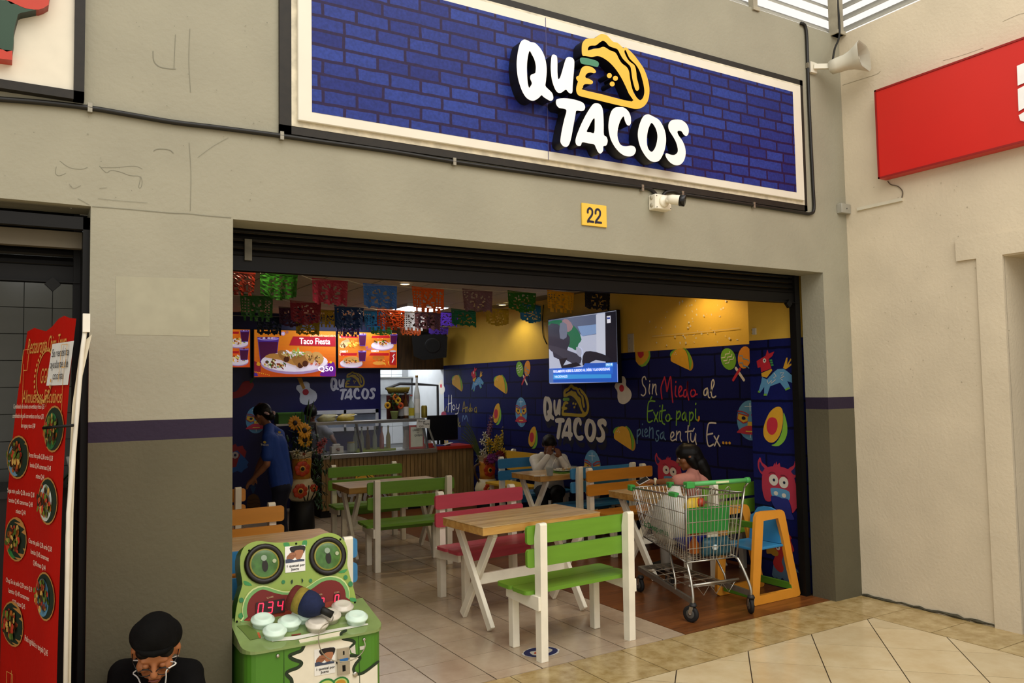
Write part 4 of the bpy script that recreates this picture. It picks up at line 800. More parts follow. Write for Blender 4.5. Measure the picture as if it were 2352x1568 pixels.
# ---- back wall paintings
Z5 = (530, 840, 4.02)
a = Art(F_BACK, .0015, .0005); a.ppoly([(-60, 300), (30, 300), (100, 285), (160, 250), (205, 200), (212, 165), (185, 145), (150, 138), (110, 150), (80, 200), (40, 240), (-60, 250)], Z5, '#8f1f22', 2); a.pstroke([(185, 150), (200, 125), (215, 105)], Z5, 5, '#2d5c28'); a.build('painted_chili', wall_back)
a = Art(F_BACK, .0015, .0005); a.ppoly([(612, 110), (650, 100), (692, 205), (660, 220)], Z5, '#a9781f'); a.ppoly([(660, 150), (700, 145), (728, 165), (732, 205), (780, 235), (797, 275), (785, 320), (740, 350), (690, 360), (645, 340), (635, 300), (640, 255), (605, 215), (612, 180), (640, 175)], Z5, '#b9bcc8', 2); a.ppoly([(612, 112), (648, 102), (690, 205), (665, 218)], Z5, '#a9781f'); u = F_BACK.uv(530 + 691 / 4.02, 840 + 242 / 4.02); a.T = None; a.ell(u.x, u.y, .05, .048, '#a02030'); a.build('painted_guitar', wall_back)
A_B = aspect(F_BACK, 590, 965); put(F_BACK, m_mask, 'painted_mask', wall_back, 588, 964, 62, A_S7)
a = Art(F_BACK, .0015, .0005)
for P, c in (([(0, 740), (45, 718), (60, 745), (110, 735), (120, 760), (145, 790), (130, 850), (90, 840), (20, 800)], '#8a1f22'), ([(0, 800), (60, 780), (130, 850), (165, 890), (150, 915), (160, 935), (120, 960), (100, 985), (60, 970), (20, 985), (0, 980)], '#23508a'), ([(0, 810), (50, 790), (90, 820), (70, 860), (50, 930), (0, 945)], '#8a1f22')): a.ppoly(P, Z5, c)
u = F_BACK.uv(540, 1045); a.T = None; a.ell(u.x, u.y, .05, .05, '#b5a79a'); a.ell(u.x, u.y, .02, .02, INK); a.build('painted_rooster', wall_back)
a = Art(F_BACK, .0015, .0005); a.ppoly([(150, 1240), (165, 1200), (210, 1180), (250, 1200), (270, 1250), (270, 1310), (240, 1350), (180, 1350), (150, 1310)], Z5, '#5a3a16', 2)
for k in range(5): a.pstroke([(205, 1170), (185 + k * 10, 1120 - (2 - abs(k - 2)) * 18)], Z5, 3, '#1d3f6a')
for k in range(3): a.pstroke([(155, 1230 + 35 * k), (190, 1240 + 35 * k), (225, 1228 + 35 * k), (268, 1240 + 35 * k)], Z5, 1.2, '#3a2410')
a.build('painted_pineapple', wall_back)
# ================================================================== screens
def screen(name, label, fr, x0, y0, x1, y1, th=.05, bez=.012, cat='television'):
    """flat television hung parallel to a wall; pixel corners of the whole front"""
    p, q = fr.uv(x0, y0), fr.uv(x1, y1); t = thing(name, label, cat, fr.P((p.x + q.x) / 2, q.y, 0))
    b = MB(); b.prism([(p.x, q.y), (q.x, q.y), (q.x, p.y), (p.x, p.y)], mat('black plastic case', '#0a0a0b', .35), fr.P(0, 0, -th), fr.U, fr.V, fr.N, th); adopt(b.build('case'), t)
    b = MB(); b.prism([(p.x + .2, q.y + .15), (q.x - .2, q.y + .15), (q.x - .2, p.y - .15), (p.x + .2, p.y - .15)], mat('black plastic case', '#0a0a0b'), fr.P(0, 0, -th - .09), fr.U, fr.V, fr.N, .09); adopt(b.build('wall_bracket'), t)
    return t, (p.x + bez, q.x - bez, q.y + bez, p.y - bez)
F_TV = Frame((WX - .12, BWY, 0), (0, -1, 0), (0, 0, 1))
tv, (u0, u1, v0, v1) = screen('wall_television', 'wall television showing a news programme above the mural logo', F_TV, 1258.5, 733.5, 1421, 879.5)
a = Art(F_TV, .001, .0004); e = .75; Z3 = (1220, 650, 4.0206)
def g(h): return glow(h, e)
def cl(P): return [(min(max(x, u0), u1), min(max(y, v0), v1)) for x, y in P]
def tp(P, c, n=0):
    q = [tuple(F_TV.uv(Z3[0] + x / Z3[2], Z3[1] + y / Z3[2])) for x, y in P]
    if n: q = [(v.x, v.y) for v in catmull([(x, y, 0) for x, y in q], n, True)]
    a.T = None; a.poly(cl(q), g(c))
a.poly([(u0, v0), (u1, v0), (u1, v1), (u0, v1)], g('#b9c0d6'))
tp([(140, 340), (610, 285), (612, 470), (480, 490), (380, 420), (150, 480)], '#5b6580', 0); tp([(430, 400), (600, 380), (612, 465), (470, 490)], '#7f9cc8')
tp([(600, 290), (690, 280), (690, 660), (605, 640)], '#c9cfe0'); tp([(685, 270), (800, 255), (812, 745), (690, 740)], '#1c1c26')
tp([(700, 305), (735, 300), (737, 365), (702, 370)], '#e6e6f0'); tp([(704, 318), (730, 315), (731, 330), (705, 333)], '#273a8a')
tp([(160, 360), (260, 340), (360, 370), (430, 430), (468, 520), (440, 560), (420, 620), (380, 600), (300, 560), (190, 420)], '#1f6b4a', 2); tp([(290, 345), (340, 335), (390, 400), (350, 450), (300, 430)], '#9a7a80', 2)
tp([(145, 400), (250, 380), (360, 500), (340, 600), (300, 700), (210, 680), (200, 600), (150, 590)], '#2c3040', 2); tp([(270, 370), (330, 380), (330, 500), (270, 510)], '#6c7488', 2)
tp([(150, 575), (230, 585), (420, 650), (470, 700), (420, 760), (250, 660), (150, 605)], '#3b3d4c', 2); tp([(480, 680), (510, 630), (600, 635), (700, 670), (735, 700), (700, 725), (600, 710), (540, 740), (480, 760)], '#23242e', 2)
tp([(260, 700), (340, 690), (300, 760), (420, 730), (470, 760), (340, 790), (290, 800)], '#1a1b24'); tp([(420, 590), (470, 610), (465, 680), (430, 660)], '#a9aec2', 2)
tp([(500, 740), (810, 730), (812, 920), (165, 920), (165, 790), (480, 775)], '#2a5cc0'); tp([(210, 800), (760, 770), (760, 835), (210, 850)], '#2f6cd8'); tp([(208, 845), (745, 840), (745, 875), (208, 888)], '#3f9be6'); tp([(692, 740), (760, 735), (760, 768), (692, 772)], '#58a8e8'); tp([(165, 800), (210, 795), (210, 920), (165, 920)], '#5a78b8')
adopt(a.build('display'), tv)
def tv_text(txt, x, y, x2, hpx, col='#ffffff', par=tv, fr=F_TV, e=1.0, bold=.0):
    p, q = fr.uv(x, y), fr.uv(x2, y); h = abs(fr.uv(x, y - hpx).y - p.y); o = text_on(fr, txt, p.x, p.y, h, glow(col, e), None, .016, fit=abs(q.x - p.x), bold=bold); adopt(o, par); return o
tv_text('REGLAMENTO SOBRE EL SUBSIDIO AL DIÉSEL Y LAS GASOLINAS', 1273, 855.5, 1403, 5.4, bold=.03); tv_text('NACIONALES', 1276, 867.5, 1305, 5.2); tv_text('14:14', 1393, 840, 1407, 6); tv_text('TN', 1395.5, 733, 1402, 4, '#273a8a')
b = MB(); b.tube(catmull([F_SIDE.P(*F_SIDE.uv(*p), .01) for p in ((1250, 700), (1247, 740), (1249, 770), (1257, 790))], 4), .006, M_DARK, 6); adopt(b.build('power_cable'), tv)
# ---- menu boards
F_MENU = Frame((0, BWY - .14, 0), (1, 0, 0), (0, 0, 1)); Zm = (530, 600, 5.6); E1 = .40
class Scr:
    def __init__(s, fr, t, box, e): s.a = Art(fr, .001, .0004); s.fr = fr; s.t = t; s.u0, s.u1, s.v0, s.v1 = box; s.e = e
    def c(s, P): return [(min(max(x, s.u0), s.u1), min(max(y, s.v0), s.v1)) for x, y in P]
    def p(s, P, col, n=0, e=None):
        q = [tuple(s.fr.uv(Zm[0] + x / Zm[2], Zm[1] + y / Zm[2])) for x, y in P]
        if n: q = [(v.x, v.y) for v in catmull([(x, y, 0) for x, y in q], n, True)]
        s.a.T = None; s.a.poly(s.c(q), glow(col, e or s.e))
    def e_(s, x, y, rx, ry, col, rot=0, n=16):
        c, q = math.cos(R(rot)), math.sin(R(rot)); s.p([(x + rx * math.cos(t) * c - ry * math.sin(t) * q, y + rx * math.cos(t) * q + ry * math.sin(t) * c) for t in [2 * math.pi * k / n for k in range(n)]], col)
    def bgd(s, c1='#e0851e', c2='#c9480f', n=14):
        for k in range(n):
            t0, t1 = k / n, (k + 1) / n; A, B = lin(c1), lin(c2); f_ = (t0 + t1) / 2
            h = '#%02x%02x%02x' % tuple(int(round(255 * (1.055 * (A[i] + (B[i] - A[i]) * f_) ** (1 / 2.4) - .055))) for i in range(3))
            y1_, y0_ = s.v1 - (s.v1 - s.v0) * t0, s.v1 - (s.v1 - s.v0) * t1; s.a.T = None; s.a.k = 0; s.a.poly([(s.u0, y0_), (s.u1, y0_), (s.u1, y1_), (s.u0, y1_)], glow(h, s.e))
    def cup(s, x, y, w, h):
        s.p([(x - w / 2, y), (x + w / 2, y), (x + w * .36, y + h), (x - w * .36, y + h)], '#4a2a8a'); s.p([(x - w * .44, y + h * .18), (x + w * .44, y + h * .18), (x + w * .34, y + h * .95), (x - w * .34, y + h * .95)], '#4a0f3c'); s.e_(x, y + h * .06, w * .5, h * .07, '#9a86d8'); s.e_(x, y + h * .04, w * .38, h * .05, '#5a1a5a')
        for k in range(6): s.e_(x + random.uniform(-.3, .3) * w, y + h * .04, w * .07, h * .035, random.choice(['#d8c8f0', '#7a1a4a', '#b48ad8']))
    def plate(s, x, y, w, h): s.e_(x, y + h * .12, w / 2, h / 2, '#a88ab8', 0, 24); s.e_(x, y, w / 2, h / 2, '#e8dcec', 0, 24)
    def food(s, x, y, w, h, cols, n=26):
        for k in range(n):
            a_ = random.uniform(0, 6.28); r = math.sqrt(random.random()); s.e_(x + r * math.cos(a_) * w / 2, y + r * math.sin(a_) * h / 2, w * random.uniform(.05, .11), h * random.uniform(.08, .16), random.choice(cols), random.uniform(0, 90), 8)
    def done(s): adopt(s.a.build('display'), s.t)
def mtext(t, txt, x, y, x2, hz, col='#ffffff', bold=.0, e=.95):
    X, Y, X2 = Zm[0] + x / Zm[2], Zm[1] + y / Zm[2], Zm[0] + x2 / Zm[2]; return tv_text(txt, X, Y, X2, hz / Zm[2], col, t, F_MENU, e, bold)
mt, bx_ = screen('menu_screen', 'large orange menu screen reading Taco Fiesta over the counter', F_MENU, 582, 755, 773, 866); s = Scr(F_MENU, mt, bx_, E1); s.bgd()
s.p([(290, 1280), (340, 1300), (385, 1290), (385, 1420), (290, 1420)], '#8a1a30'); s.p([(330, 1330), (350, 1290), (380, 1310), (370, 1345)], '#e0a020', 2); s.p([(1160, 1430), (1240, 1320), (1330, 1300), (1345, 1475), (1160, 1475)], '#6a1a8a', 2); s.e_(1285, 1297, 16, 16, '#e8c020'); s.p([(290, 1430), (340, 1440), (350, 1475), (290, 1475)], '#4a2a90')
for k in range(9): s.e_(300 + k * 24, 1415 + k * 6, 5, 5, '#e8d030', 0, 8)
s.p([(800, 965), (1345, 968), (1345, 1095), (750, 1080)], '#a8142a'); s.e_(672, 930, 26, 26, '#c8a8d8'); s.e_(672, 930, 12, 12, '#e8e0f0'); s.e_(722, 910, 20, 20, '#b06a5a')
s.cup(480, 975, 280, 330)
s.plate(815, 1290, 860, 260)
s.food(560, 1320, 260, 110, ['#5a2a10', '#7a3a18', '#d8d0a0', '#3a5a20', '#c89a40']); s.p([(430, 1230), (500, 1190), (600, 1190), (720, 1230), (830, 1290), (840, 1340), (760, 1320), (640, 1270), (520, 1250)], '#b5803c', 2)
for x, y in ((880, 1290), (940, 1270), (700, 1215)): s.p([(x - 110, y - 50), (x, y - 70), (x + 60, y + 20), (x + 30, y + 80), (x - 30, y + 70)], '#9c6a34', 2); s.e_(x + 10, y + 45, 36, 40, '#4a2412', 20)
for x, y in ((1000, 1230), (1110, 1240)): s.p([(x - 70, y - 60), (x + 20, y - 70), (x + 80, y + 10), (x + 40, y + 90), (x - 10, y + 60)], '#c09050', 2); s.food(x, y + 10, 90, 80, ['#3a4a18', '#6a3a1c', '#d8c890'], 12)
s.food(780, 1190, 320, 70, ['#e8e8f0', '#8aa040', '#c8b070', '#5a7a30'], 30); s.food(600, 1350, 250, 60, ['#3a6a28', '#f0e8e0', '#c8a030', '#7a2a18'], 22); s.p([(850, 1100), (880, 1160), (830, 1165)], '#a8b850'); s.p([(800, 1125), (825, 1165), (780, 1160)], '#9cb04a'); s.food(1080, 1330, 150, 40, ['#d85a18', '#b83a10'], 10)
s.done(); mtext(mt, 'Taco Fiesta', 880, 1062, 1275, 78, bold=.02); mtext(mt, 'Q50', 1118, 1412, 1310, 62, bold=.02); mtext(mt, 'combinación', 1010, 968, 1340, 34, '#f0d8b0', e=.7)
m2, bx_ = screen('menu_screen', 'orange menu screen with four combos right of the Taco Fiesta screen', F_MENU, 775, 760, 913.5, 846); s = Scr(F_MENU, m2, bx_, E1); s.bgd('#e8962a', '#d0561a', 10)
for x, y in ((1460, 1060), (1950, 1060), (1550, 1290), (1930, 1290)):
    if x != 1930 and x != 1460: s.plate(x, y + 20, 290, 110)
s.p([(1400, 1090), (1430, 1030), (1510, 1000), (1530, 1050), (1470, 1110), (1420, 1110)], '#e0c890', 2); s.food(1450, 1080, 90, 60, ['#6a2a18', '#8a4a20', '#3a5a20'], 12); s.food(1590, 1060, 170, 90, ['#e8c040', '#f0d060', '#d0a030'], 26)
s.food(1930, 1040, 200, 70, ['#c8d060', '#e0a848', '#6a3a18', '#d85a20', '#4a7a28'], 26); s.p([(1430, 1270), (1500, 1225), (1620, 1230), (1680, 1290), (1560, 1300)], '#d8a050', 2); s.food(1520, 1285, 190, 50, ['#6a3a18', '#3a6a28', '#8a5a28', '#d8803a'], 20)
s.e_(1890, 1240, 80, 35, '#c8782a', 0, 18); s.food(1890, 1275, 140, 30, ['#4a7a28', '#d83a20', '#f0d060', '#5a2a14'], 18); s.e_(1890, 1310, 78, 24, '#d8903a', 0, 18); s.food(2000, 1310, 120, 50, ['#e8c040', '#d8a030'], 12)
for x, y, w_, h_ in ((1680, 930, 100, 160), (2080, 935, 95, 130), (1675, 1150, 105, 135)): s.cup(x, y, w_, h_)
s.p([(2025, 1160), (2110, 1155), (2108, 1335), (2022, 1330)], '#b01c20'); s.e_(2068, 1158, 42, 12, '#c8c0c8'); s.p([(2050, 1300), (2075, 1250), (2060, 1220), (2085, 1190), (2090, 1200), (2072, 1225), (2085, 1255), (2062, 1305)], '#f0e8e8')
for P in ([(1395, 955), (1610, 960), (1620, 990), (1395, 985)], [(1800, 960), (2020, 955), (2030, 990), (1790, 990)], [(1395, 1180), (1610, 1180), (1600, 1215), (1395, 1215)], [(1780, 1180), (2015, 1180), (2015, 1215), (1760, 1215)]): s.p(P, '#b81c24')
s.done()
for tx, x, y, x2 in (('Burrito Q40', 1395, 985, 1520), ('Chalupas Q40', 1825, 985, 1975), ('Gringas Q40', 1395, 1208, 1530), ('Queso Burguesa Q40', 1790, 1207, 2012), ('COMBO 7', 1400, 1172, 1500), ('COMBO 8', 1800, 1165, 1895)): mtext(m2, tx, x, y, x2, 24, bold=.02)
mtext(m2, 'QuÉ', 1728, 1112, 1760, 22, '#5a2a9a', .03); mtext(m2, 'TACOS', 1735, 1140, 1812, 20, '#5a2a9a', .03)
m3, bx_ = screen('menu_screen', 'orange menu screen half hidden behind the grey pillar', F_MENU, 440, 752, 576, 845); s = Scr(F_MENU, m3, bx_, E1); s.bgd('#e8821e', '#d8480f', 10)
for y in (1050, 1280): s.plate(90, y, 270, 110); s.food(90, y - 25, 200, 80, ['#e8d060', '#6a8a30', '#e8e0d0', '#8a4a20', '#d89040'], 30)
s.cup(175, 885, 120, 150); s.cup(165, 1120, 120, 150)
for y in (905, 1155): s.p([(-200, y), (100, y), (95, y + 30), (-200, y + 30)], '#b81c24')
s.done(); mtext(m3, 'Q40', 20, 930, 60, 22); mtext(m3, 'Q40', 20, 1180, 62, 22)
# ================================================================== benches and tables
PW = mat('worn white paint', '#f3edd9', .5, .07, 6)
def bench_colour(h): return mat('bench ' + h, h, .38, .06, 3, stretch=(1, 8, 8))
BGREEN, BPINK, BORANGE, BBLUE, BYEL = '#6a982c', '#bf4656', '#d28c2e', '#3a82b4', '#cfa22e'
def rounded(w, h, r, n=3):
    P = []
    for cx, cy, a0 in ((w / 2 - r, h / 2 - r, 0), (-w / 2 + r, h / 2 - r, 90), (-w / 2 + r, -h / 2 + r, 180), (w / 2 - r, -h / 2 + r, 270)):
        for k in range(n + 1): t = R(a0 + 90 * k / n); P.append((cx + r * math.cos(t), cy + r * math.sin(t)))
    return P
_bm = {}
def make_bench(label, col, loc, rz, group='painted benches at the tables'):
    """origin at the foot of the back posts, sitter looks to +y"""
    t = thing('bench', label, 'bench', (loc[0], loc[1], 0), rz, group); c = bench_colour(col)
    def get(key, fn):
        if key not in _bm: b, bev = fn(); o = b.build(key[0], t, bev); _bm[key] = o.data; return o
        return link(key[0], _bm[key], t)
    for s in (-1, 1):
        def post():
            b = MB(); b.prism([(-.028, 0), (.032, 0), (.032, .38), (.03, .80), (.012, .888), (-.004, .90), (-.034, .90), (-.042, .888), (-.034, .40)], PW, (s * .38 - .0275, 0, 0), (0, 1, 0), (0, 0, 1), (1, 0, 0), .055); return b, .003
        get(('post', s), post)
        def leg(): b = MB(); b.bx(s * .36 - .027, s * .36 + .027, .335, .395, 0, .425, PW); return b, .004
        get(('leg', s), leg)
        def rail(): b = MB(); b.prism([(-.03, .335), (.36, .355), (.36, .425), (-.03, .425)], PW, (s * .395 - .012 + s * .018, 0, 0), (0, 1, 0), (0, 0, 1), (1, 0, 0), .024); return b, .003
        get(('side_rail', s), rail)
    for z in (.665, .816):
        def sl(): b = MB(); b.prism(rounded(.925, .121, .022), c, (0, .034, z), (1, 0, 0), (0, 0, 1), (0, 1, 0), .024); return b, .004
        get(('back_slat', z, col), sl)
    for y in (.145, .335):
        def sp(): b = MB(); b.prism(rounded(.93, .185, .03), c, (0, y, .425), (1, 0, 0), (0, 1, 0), (0, 0, 1), .026); return b, .004
        get(('seat_plank', y, col), sp)
    def ap(): b = MB(); b.bx(-.33, .33, .33, .35, .345, .425, c); return b, .003
    get(('apron', col), ap)
    return t
make_bench('bright green bench seen from behind, nearest the mall floor', BGREEN, (3.30, 4.50), 2)
make_bench('pink bench on the far side of the front wooden table', BPINK, (3.48, 6.37), 184)
make_bench('green bench with its back to the camera, left of the pink bench', BGREEN, (3.36, 7.50), -5)
make_bench('green bench facing out, nearest the wood-slat counter', BGREEN, (3.55, 9.36), 176)
make_bench('orange bench behind the green frog arcade machine', BORANGE, (1.333, 6.60), 180)
make_bench('orange bench seen from behind by the grey pillar, farther back', BORANGE, (1.346, 7.89), 0)
make_bench('blue bench directly behind the green frog arcade machine', BBLUE, (1.32, 4.80), 0)
make_bench('blue bench the man in the white shirt sits on', BBLUE, (5.655, 8.98), 180)
make_bench('blue bench with its back to the orange bench, before the man', BBLUE, (5.67, 7.31), 0)
make_bench('orange bench facing the shopping cart, in front of the mural', BORANGE, (5.66, 7.09), 180)
make_bench('green bench behind the shopping cart, beside the painted column', BGREEN, (5.64, 5.24), 0)
make_bench('yellow bench standing along the mural wall by the flower vase', BYEL, (6.06, 9.62), 90)
MTAB = wood_mat('table stave', '#c29a5e', '#e0c28c', .35, 0, 3, 9, coat=.5); MTABE = wood_mat('table edge', '#b57f38', '#d3a55c', .4, 0, 3, 6, coat=.3)
_tm = {}
def make_table(label, loc, rz):
    t = thing('wooden_table', label, 'table', (loc[0], loc[1], 0), rz, 'wooden tables with crossed white legs')
    def get(key, fn, par=t, **k):
        if key not in _tm: b, bev = fn(); o = b.build(key[0], par, bev); _tm[key] = o.data; return o
        return link(key[0], _tm[key], par)
    top = get(('tabletop', 0), lambda: (lambda b: (b.bx(-.558, .558, -.298, .298, .718, .776, MTABE), (b, .003))[1])(MB()))
    for k in range(7):
        def st():
            b = MB(); b.bx(-.56, .56, -.0425, .0425, .0, .006, MTAB); return b, .0008
        o = get(('stave', 1), st, top); o.location = (0, -.3 + .6 * (k + .5) / 7, .775)
    for s in (-1, 1):
        for d in (-1, 1):
            def leg():
                b = MB(); x = s * .44 + d * .019
                b.bar((x, d * .235, .02), (x, -d * .22, .70), .036, .068, PW, (0, 1, 0)); b.bar((x, -d * .255, .70), (x, -d * .17, .70), .036, .03, PW); return b, .004
            get(('leg', s, d), leg)
    get(('stretcher', 0), lambda: (lambda b: (b.bx(-.45, .45, -.016, .016, .295, .375, PW), (b, .003))[1])(MB()))
    return t
make_table('wooden table with crossed legs between the front green and pink benches', (3.40, 5.48), 3)
make_table('wooden table with glare on its top between the two green benches', (3.44, 8.30), -2)
make_table('wooden table behind the frog arcade machine, before the orange bench', (1.315, 5.57), 0)
make_table('wooden table where the man in the white shirt eats', (5.54, 7.96), 2)
make_table('wooden table at the girl and the shopping cart', (5.40, 5.91), 0)
# ================================================================== frog hammer arcade machine
am = thing('arcade_machine', 'green frog-faced hammer game machine in the shop entrance', 'arcade machine', (1.30, 4.40, 0))
GA, GB_, GD = mat('machine green', '#4c8226', .35, .06, 4), mat('frog face green', '#8aa23c', .3, .08, 5, coat=.4), mat('frog dark green', '#2f7a45', .3, .06, 6)
AX0, AX1, AYF = .945, 1.665, 4.13
def apart(b, name, bevel=0): return adopt(b.build(name, None, bevel), am)
def hull(x0, x1, y0, y1, r, n=5):
    P = [(x0, y1), (x0, y0 + r)]
    P += [(x0 + r - r * math.cos(R(90 * k / n)), y0 + r - r * math.sin(R(90 * k / n))) for k in range(1, n + 1)]
    P += [(x1 - r + r * math.sin(R(90 * k / n)), y0 + r - r * math.cos(R(90 * k / n))) for k in range(0, n)] + [(x1, y0 + r), (x1, y1)]
    return P
b = MB(); b.prism(hull(AX0, AX1, AYF, 4.55, .07), GA, (0, 0, .03), (1, 0, 0), (0, 1, 0), (0, 0, 1), .475); apart(b, 'cabinet')
for x in (AX0 + .06, AX1 - .06):
    for y in (AYF + .08, 4.5): b = MB(); b.lathe([(.03, 0), (.03, .032)], M_DARK, (x, y, 0), 12); apart(b, 'foot')
# tilted play deck
dk = [(AYF - .012, .505), (4.46, .60), (4.66, .60)]
b = MB(); hp = hull(AX0 - .012, AX1 + .012, AYF - .012, 4.47, .08)
def dz(y): return .515 + (y - AYF) * (.085 / .34)
top_ = [(x, y, dz(y)) for x, y in hp]; bot = [(x, y, .50) for x, y in hp]; n_ = len(hp)
b.add(top_ + bot, [list(range(n_)), list(range(2 * n_ - 1, n_ - 1, -1))] + [(n_ + i, n_ + (i + 1) % n_, (i + 1) % n_, i) for i in range(n_)], mat('deck acrylic', '#7f9458', .18, .12, 8, coat=.6)); apart(b, 'play_deck')
F_DECK = Frame((0, AYF, .516), (1, 0, 0), (0, 1, .25)); ZA = (530, 1200, 4.261)
a = Art(F_DECK, .001, .0003); a.ppoly([(400, 1165), (640, 1145), (900, 1090), (1345, 1000), (1340, 985), (900, 1060), (640, 1110), (420, 1130)], ZA, '#d9d6c8'); a.ppoly([(190, 1150), (110, 1060), (60, 1010), (160, 1000), (250, 1060), (280, 1130)], ZA, '#5f7434'); a.pstroke([(270, 1080), (285, 1125)], ZA, 2.5, '#c05a30'); a.ppoly([(590, 1098), (690, 1085), (680, 1098), (600, 1110)], ZA, '#7a2a20'); adopt(a.build('deck_print'), am)
bl = mat('unlit button', '#d6cebd', .3, .04, 10, coat=.5); bo = mat('lit green button', '#cfe4d2', .3, .04, 10, emit=.12)
bo2 = mat('bright green lamp', '#58f0a0', .3, .05, 20, emit=.5)
for x, y, lit in ((310, 1000, 1), (428, 1110, 1), (572, 1020, 1), (703, 950, 2), (840, 1040, 0), (965, 955, 0), (1090, 870, 0), (1228, 972, 1)):
    p = F_DECK.uv(ZA[0] + x / ZA[2], ZA[1] + y / ZA[2]); c = F_DECK.P(p.x, p.y, .0); Mx = Matrix((F_DECK.U, F_DECK.V, F_DECK.N)).transposed()
    b = MB(); b.lathe([(.05, .0), (.05, .018), (.058, .022), (.062, .030), (.060, .036), (.050, .041), (.048, .047), (.040, .050), (.024, .046), (.004, .044)], bo if lit else bl, c, 24, Mx); o = apart(b, 'button'); o['label'] = 'lit green push button' if lit else 'white push button'
    if lit == 2: b = MB(); b.lathe([(.02, .046), (.038, .0515), (.046, .0465)], bo2, c, 20, Mx, cap=False); adopt(b.build('lamp_ring'), am)
# leaning frog face board
F_FACE = Frame((0, 4.425, .585), (1, 0, 0), (0, .30, .95))
def fz(P): return [tuple(v) for v in F_FACE.uvs(P, ZA)]
SIL = [(42, 985), (48, 880), (80, 720), (115, 600), (97, 480), (92, 340), (130, 240), (210, 190), (300, 180), (430, 195), (560, 190), (680, 178), (800, 150), (900, 108), (980, 100), (1060, 128), (1120, 190), (1145, 280), (1140, 390), (1150, 460), (1190, 600), (1222, 720), (1230, 800)]
q = fz(SIL); q = [(v.x, v.y) for v in catmull([(x, y, 0) for x, y in q], 2)] ; q = [(q[0][0], -.02)] + q + [(q[-1][0], -.02)]
b = MB(); b.prism(q, GB_, F_FACE.P(0, 0, -.13), F_FACE.U, F_FACE.V, F_FACE.N, .13, mat('face edge green', '#4e8c26', .35, .06, 5)); apart(b, 'frog_face')
a = Art(F_FACE, .001, .0004)
for P in ([(515, 200), (565, 195), (575, 235), (530, 240)], [(705, 180), (745, 175), (740, 225), (700, 225)], [(125, 570), (170, 580), (208, 615), (140, 610)], [(1050, 490), (1090, 465), (1140, 455), (1110, 490)], [(1165, 735), (1220, 740), (1225, 775), (1170, 765)], [(80, 890), (120, 885), (115, 940), (75, 925)]): a.ppoly(P, ZA, '#3a8a4a', 2)
for x, y, r_ in ((513, 580, 18), (780, 568, 18), (1122, 535, 22), (1170, 600, 26), (102, 758, 22)): u = F_FACE.uv(ZA[0] + x / ZA[2], ZA[1] + y / ZA[2]); a.T = None; a.ell(u.x, u.y, r_ / 1850, r_ / 1750, '#2f7a48')
for P in ([(600, 555), (585, 575), (595, 600), (605, 580)], [(690, 545), (708, 565), (695, 590), (692, 568)]): a.ppoly(P, ZA, '#14331c', 2)
lip = [(180, 975), (120, 920), (110, 830), (140, 730), (210, 650), (310, 615), (400, 640), (500, 670), (600, 668), (720, 640), (800, 590), (880, 540), (980, 520), (1080, 545), (1145, 620), (1160, 710), (1140, 800), (1120, 815)]
mou = [(200, 965), (165, 920), (155, 850), (175, 760), (235, 690), (310, 655), (400, 680), (500, 705), (610, 700), (730, 680), (810, 635), (890, 580), (980, 562), (1060, 585), (1110, 650), (1122, 730), (1105, 800)]
a.ppoly(lip, ZA, '#c5cf8a', 2); a.ppoly([(x + (8 if x < 600 else -6), y + 12) for x, y in lip], ZA, '#6fa05a', 2); a.ppoly(mou, ZA, '#6d1208', 2); a.ppoly([(200, 965), (190, 930), (300, 900), (520, 870), (760, 820), (900, 790), (1000, 765), (1080, 770), (1105, 800)], ZA, '#8e2c12', 2); a.ppoly([(555, 860), (590, 848), (640, 850), (600, 870)], ZA, '#c0703a', 2)
adopt(a.build('face_print'), am)
for x, y, dx in ((328, 402, 0), (947, 327, 0)):
    u = F_FACE.uv(ZA[0] + x / ZA[2], ZA[1] + y / ZA[2]); c = F_FACE.P(u.x, u.y, 0); Mx = Matrix((F_FACE.U, F_FACE.V, F_FACE.N)).transposed(); k = 1.0
    e = bpy.data.objects.new('eye', None); 
    b = MB(); b.lathe([(.108, 0), (.108, .010), (.098, .018), (.084, .016), (.080, .008)], mat('eye rubber', '#17120c', .4), c, 30, Mx, cap=False); o = apart(b, 'eye')
    b = MB(); b.lathe([(.082, .004), (.08, .010), (.072, .010)], mat('eye ring', '#8a8430', .35), c, 28, Mx, cap=False); b.lathe([(.072, .009), (.05, .012), (.001, .013)], mat('eye green', '#3f6a26', .2, .3, 30, coat=.3), c, 28, Mx, cap=False); b2 = b.build('iris'); b2.parent = o; pass
    a = Art(F_FACE, .0145, .0005); a.T = None; a.ell(u.x + .0, u.y - .012, .016, .032, '#1e1a12'); a.ell(u.x - .003, u.y + .03, .016, .016, '#8fa08a'); a.ell(u.x + .052, u.y + .008, .011, .011, '#a8b08a'); o2 = a.build('pupil'); o2.parent = o; pass
    bpy.data.objects.remove(e)
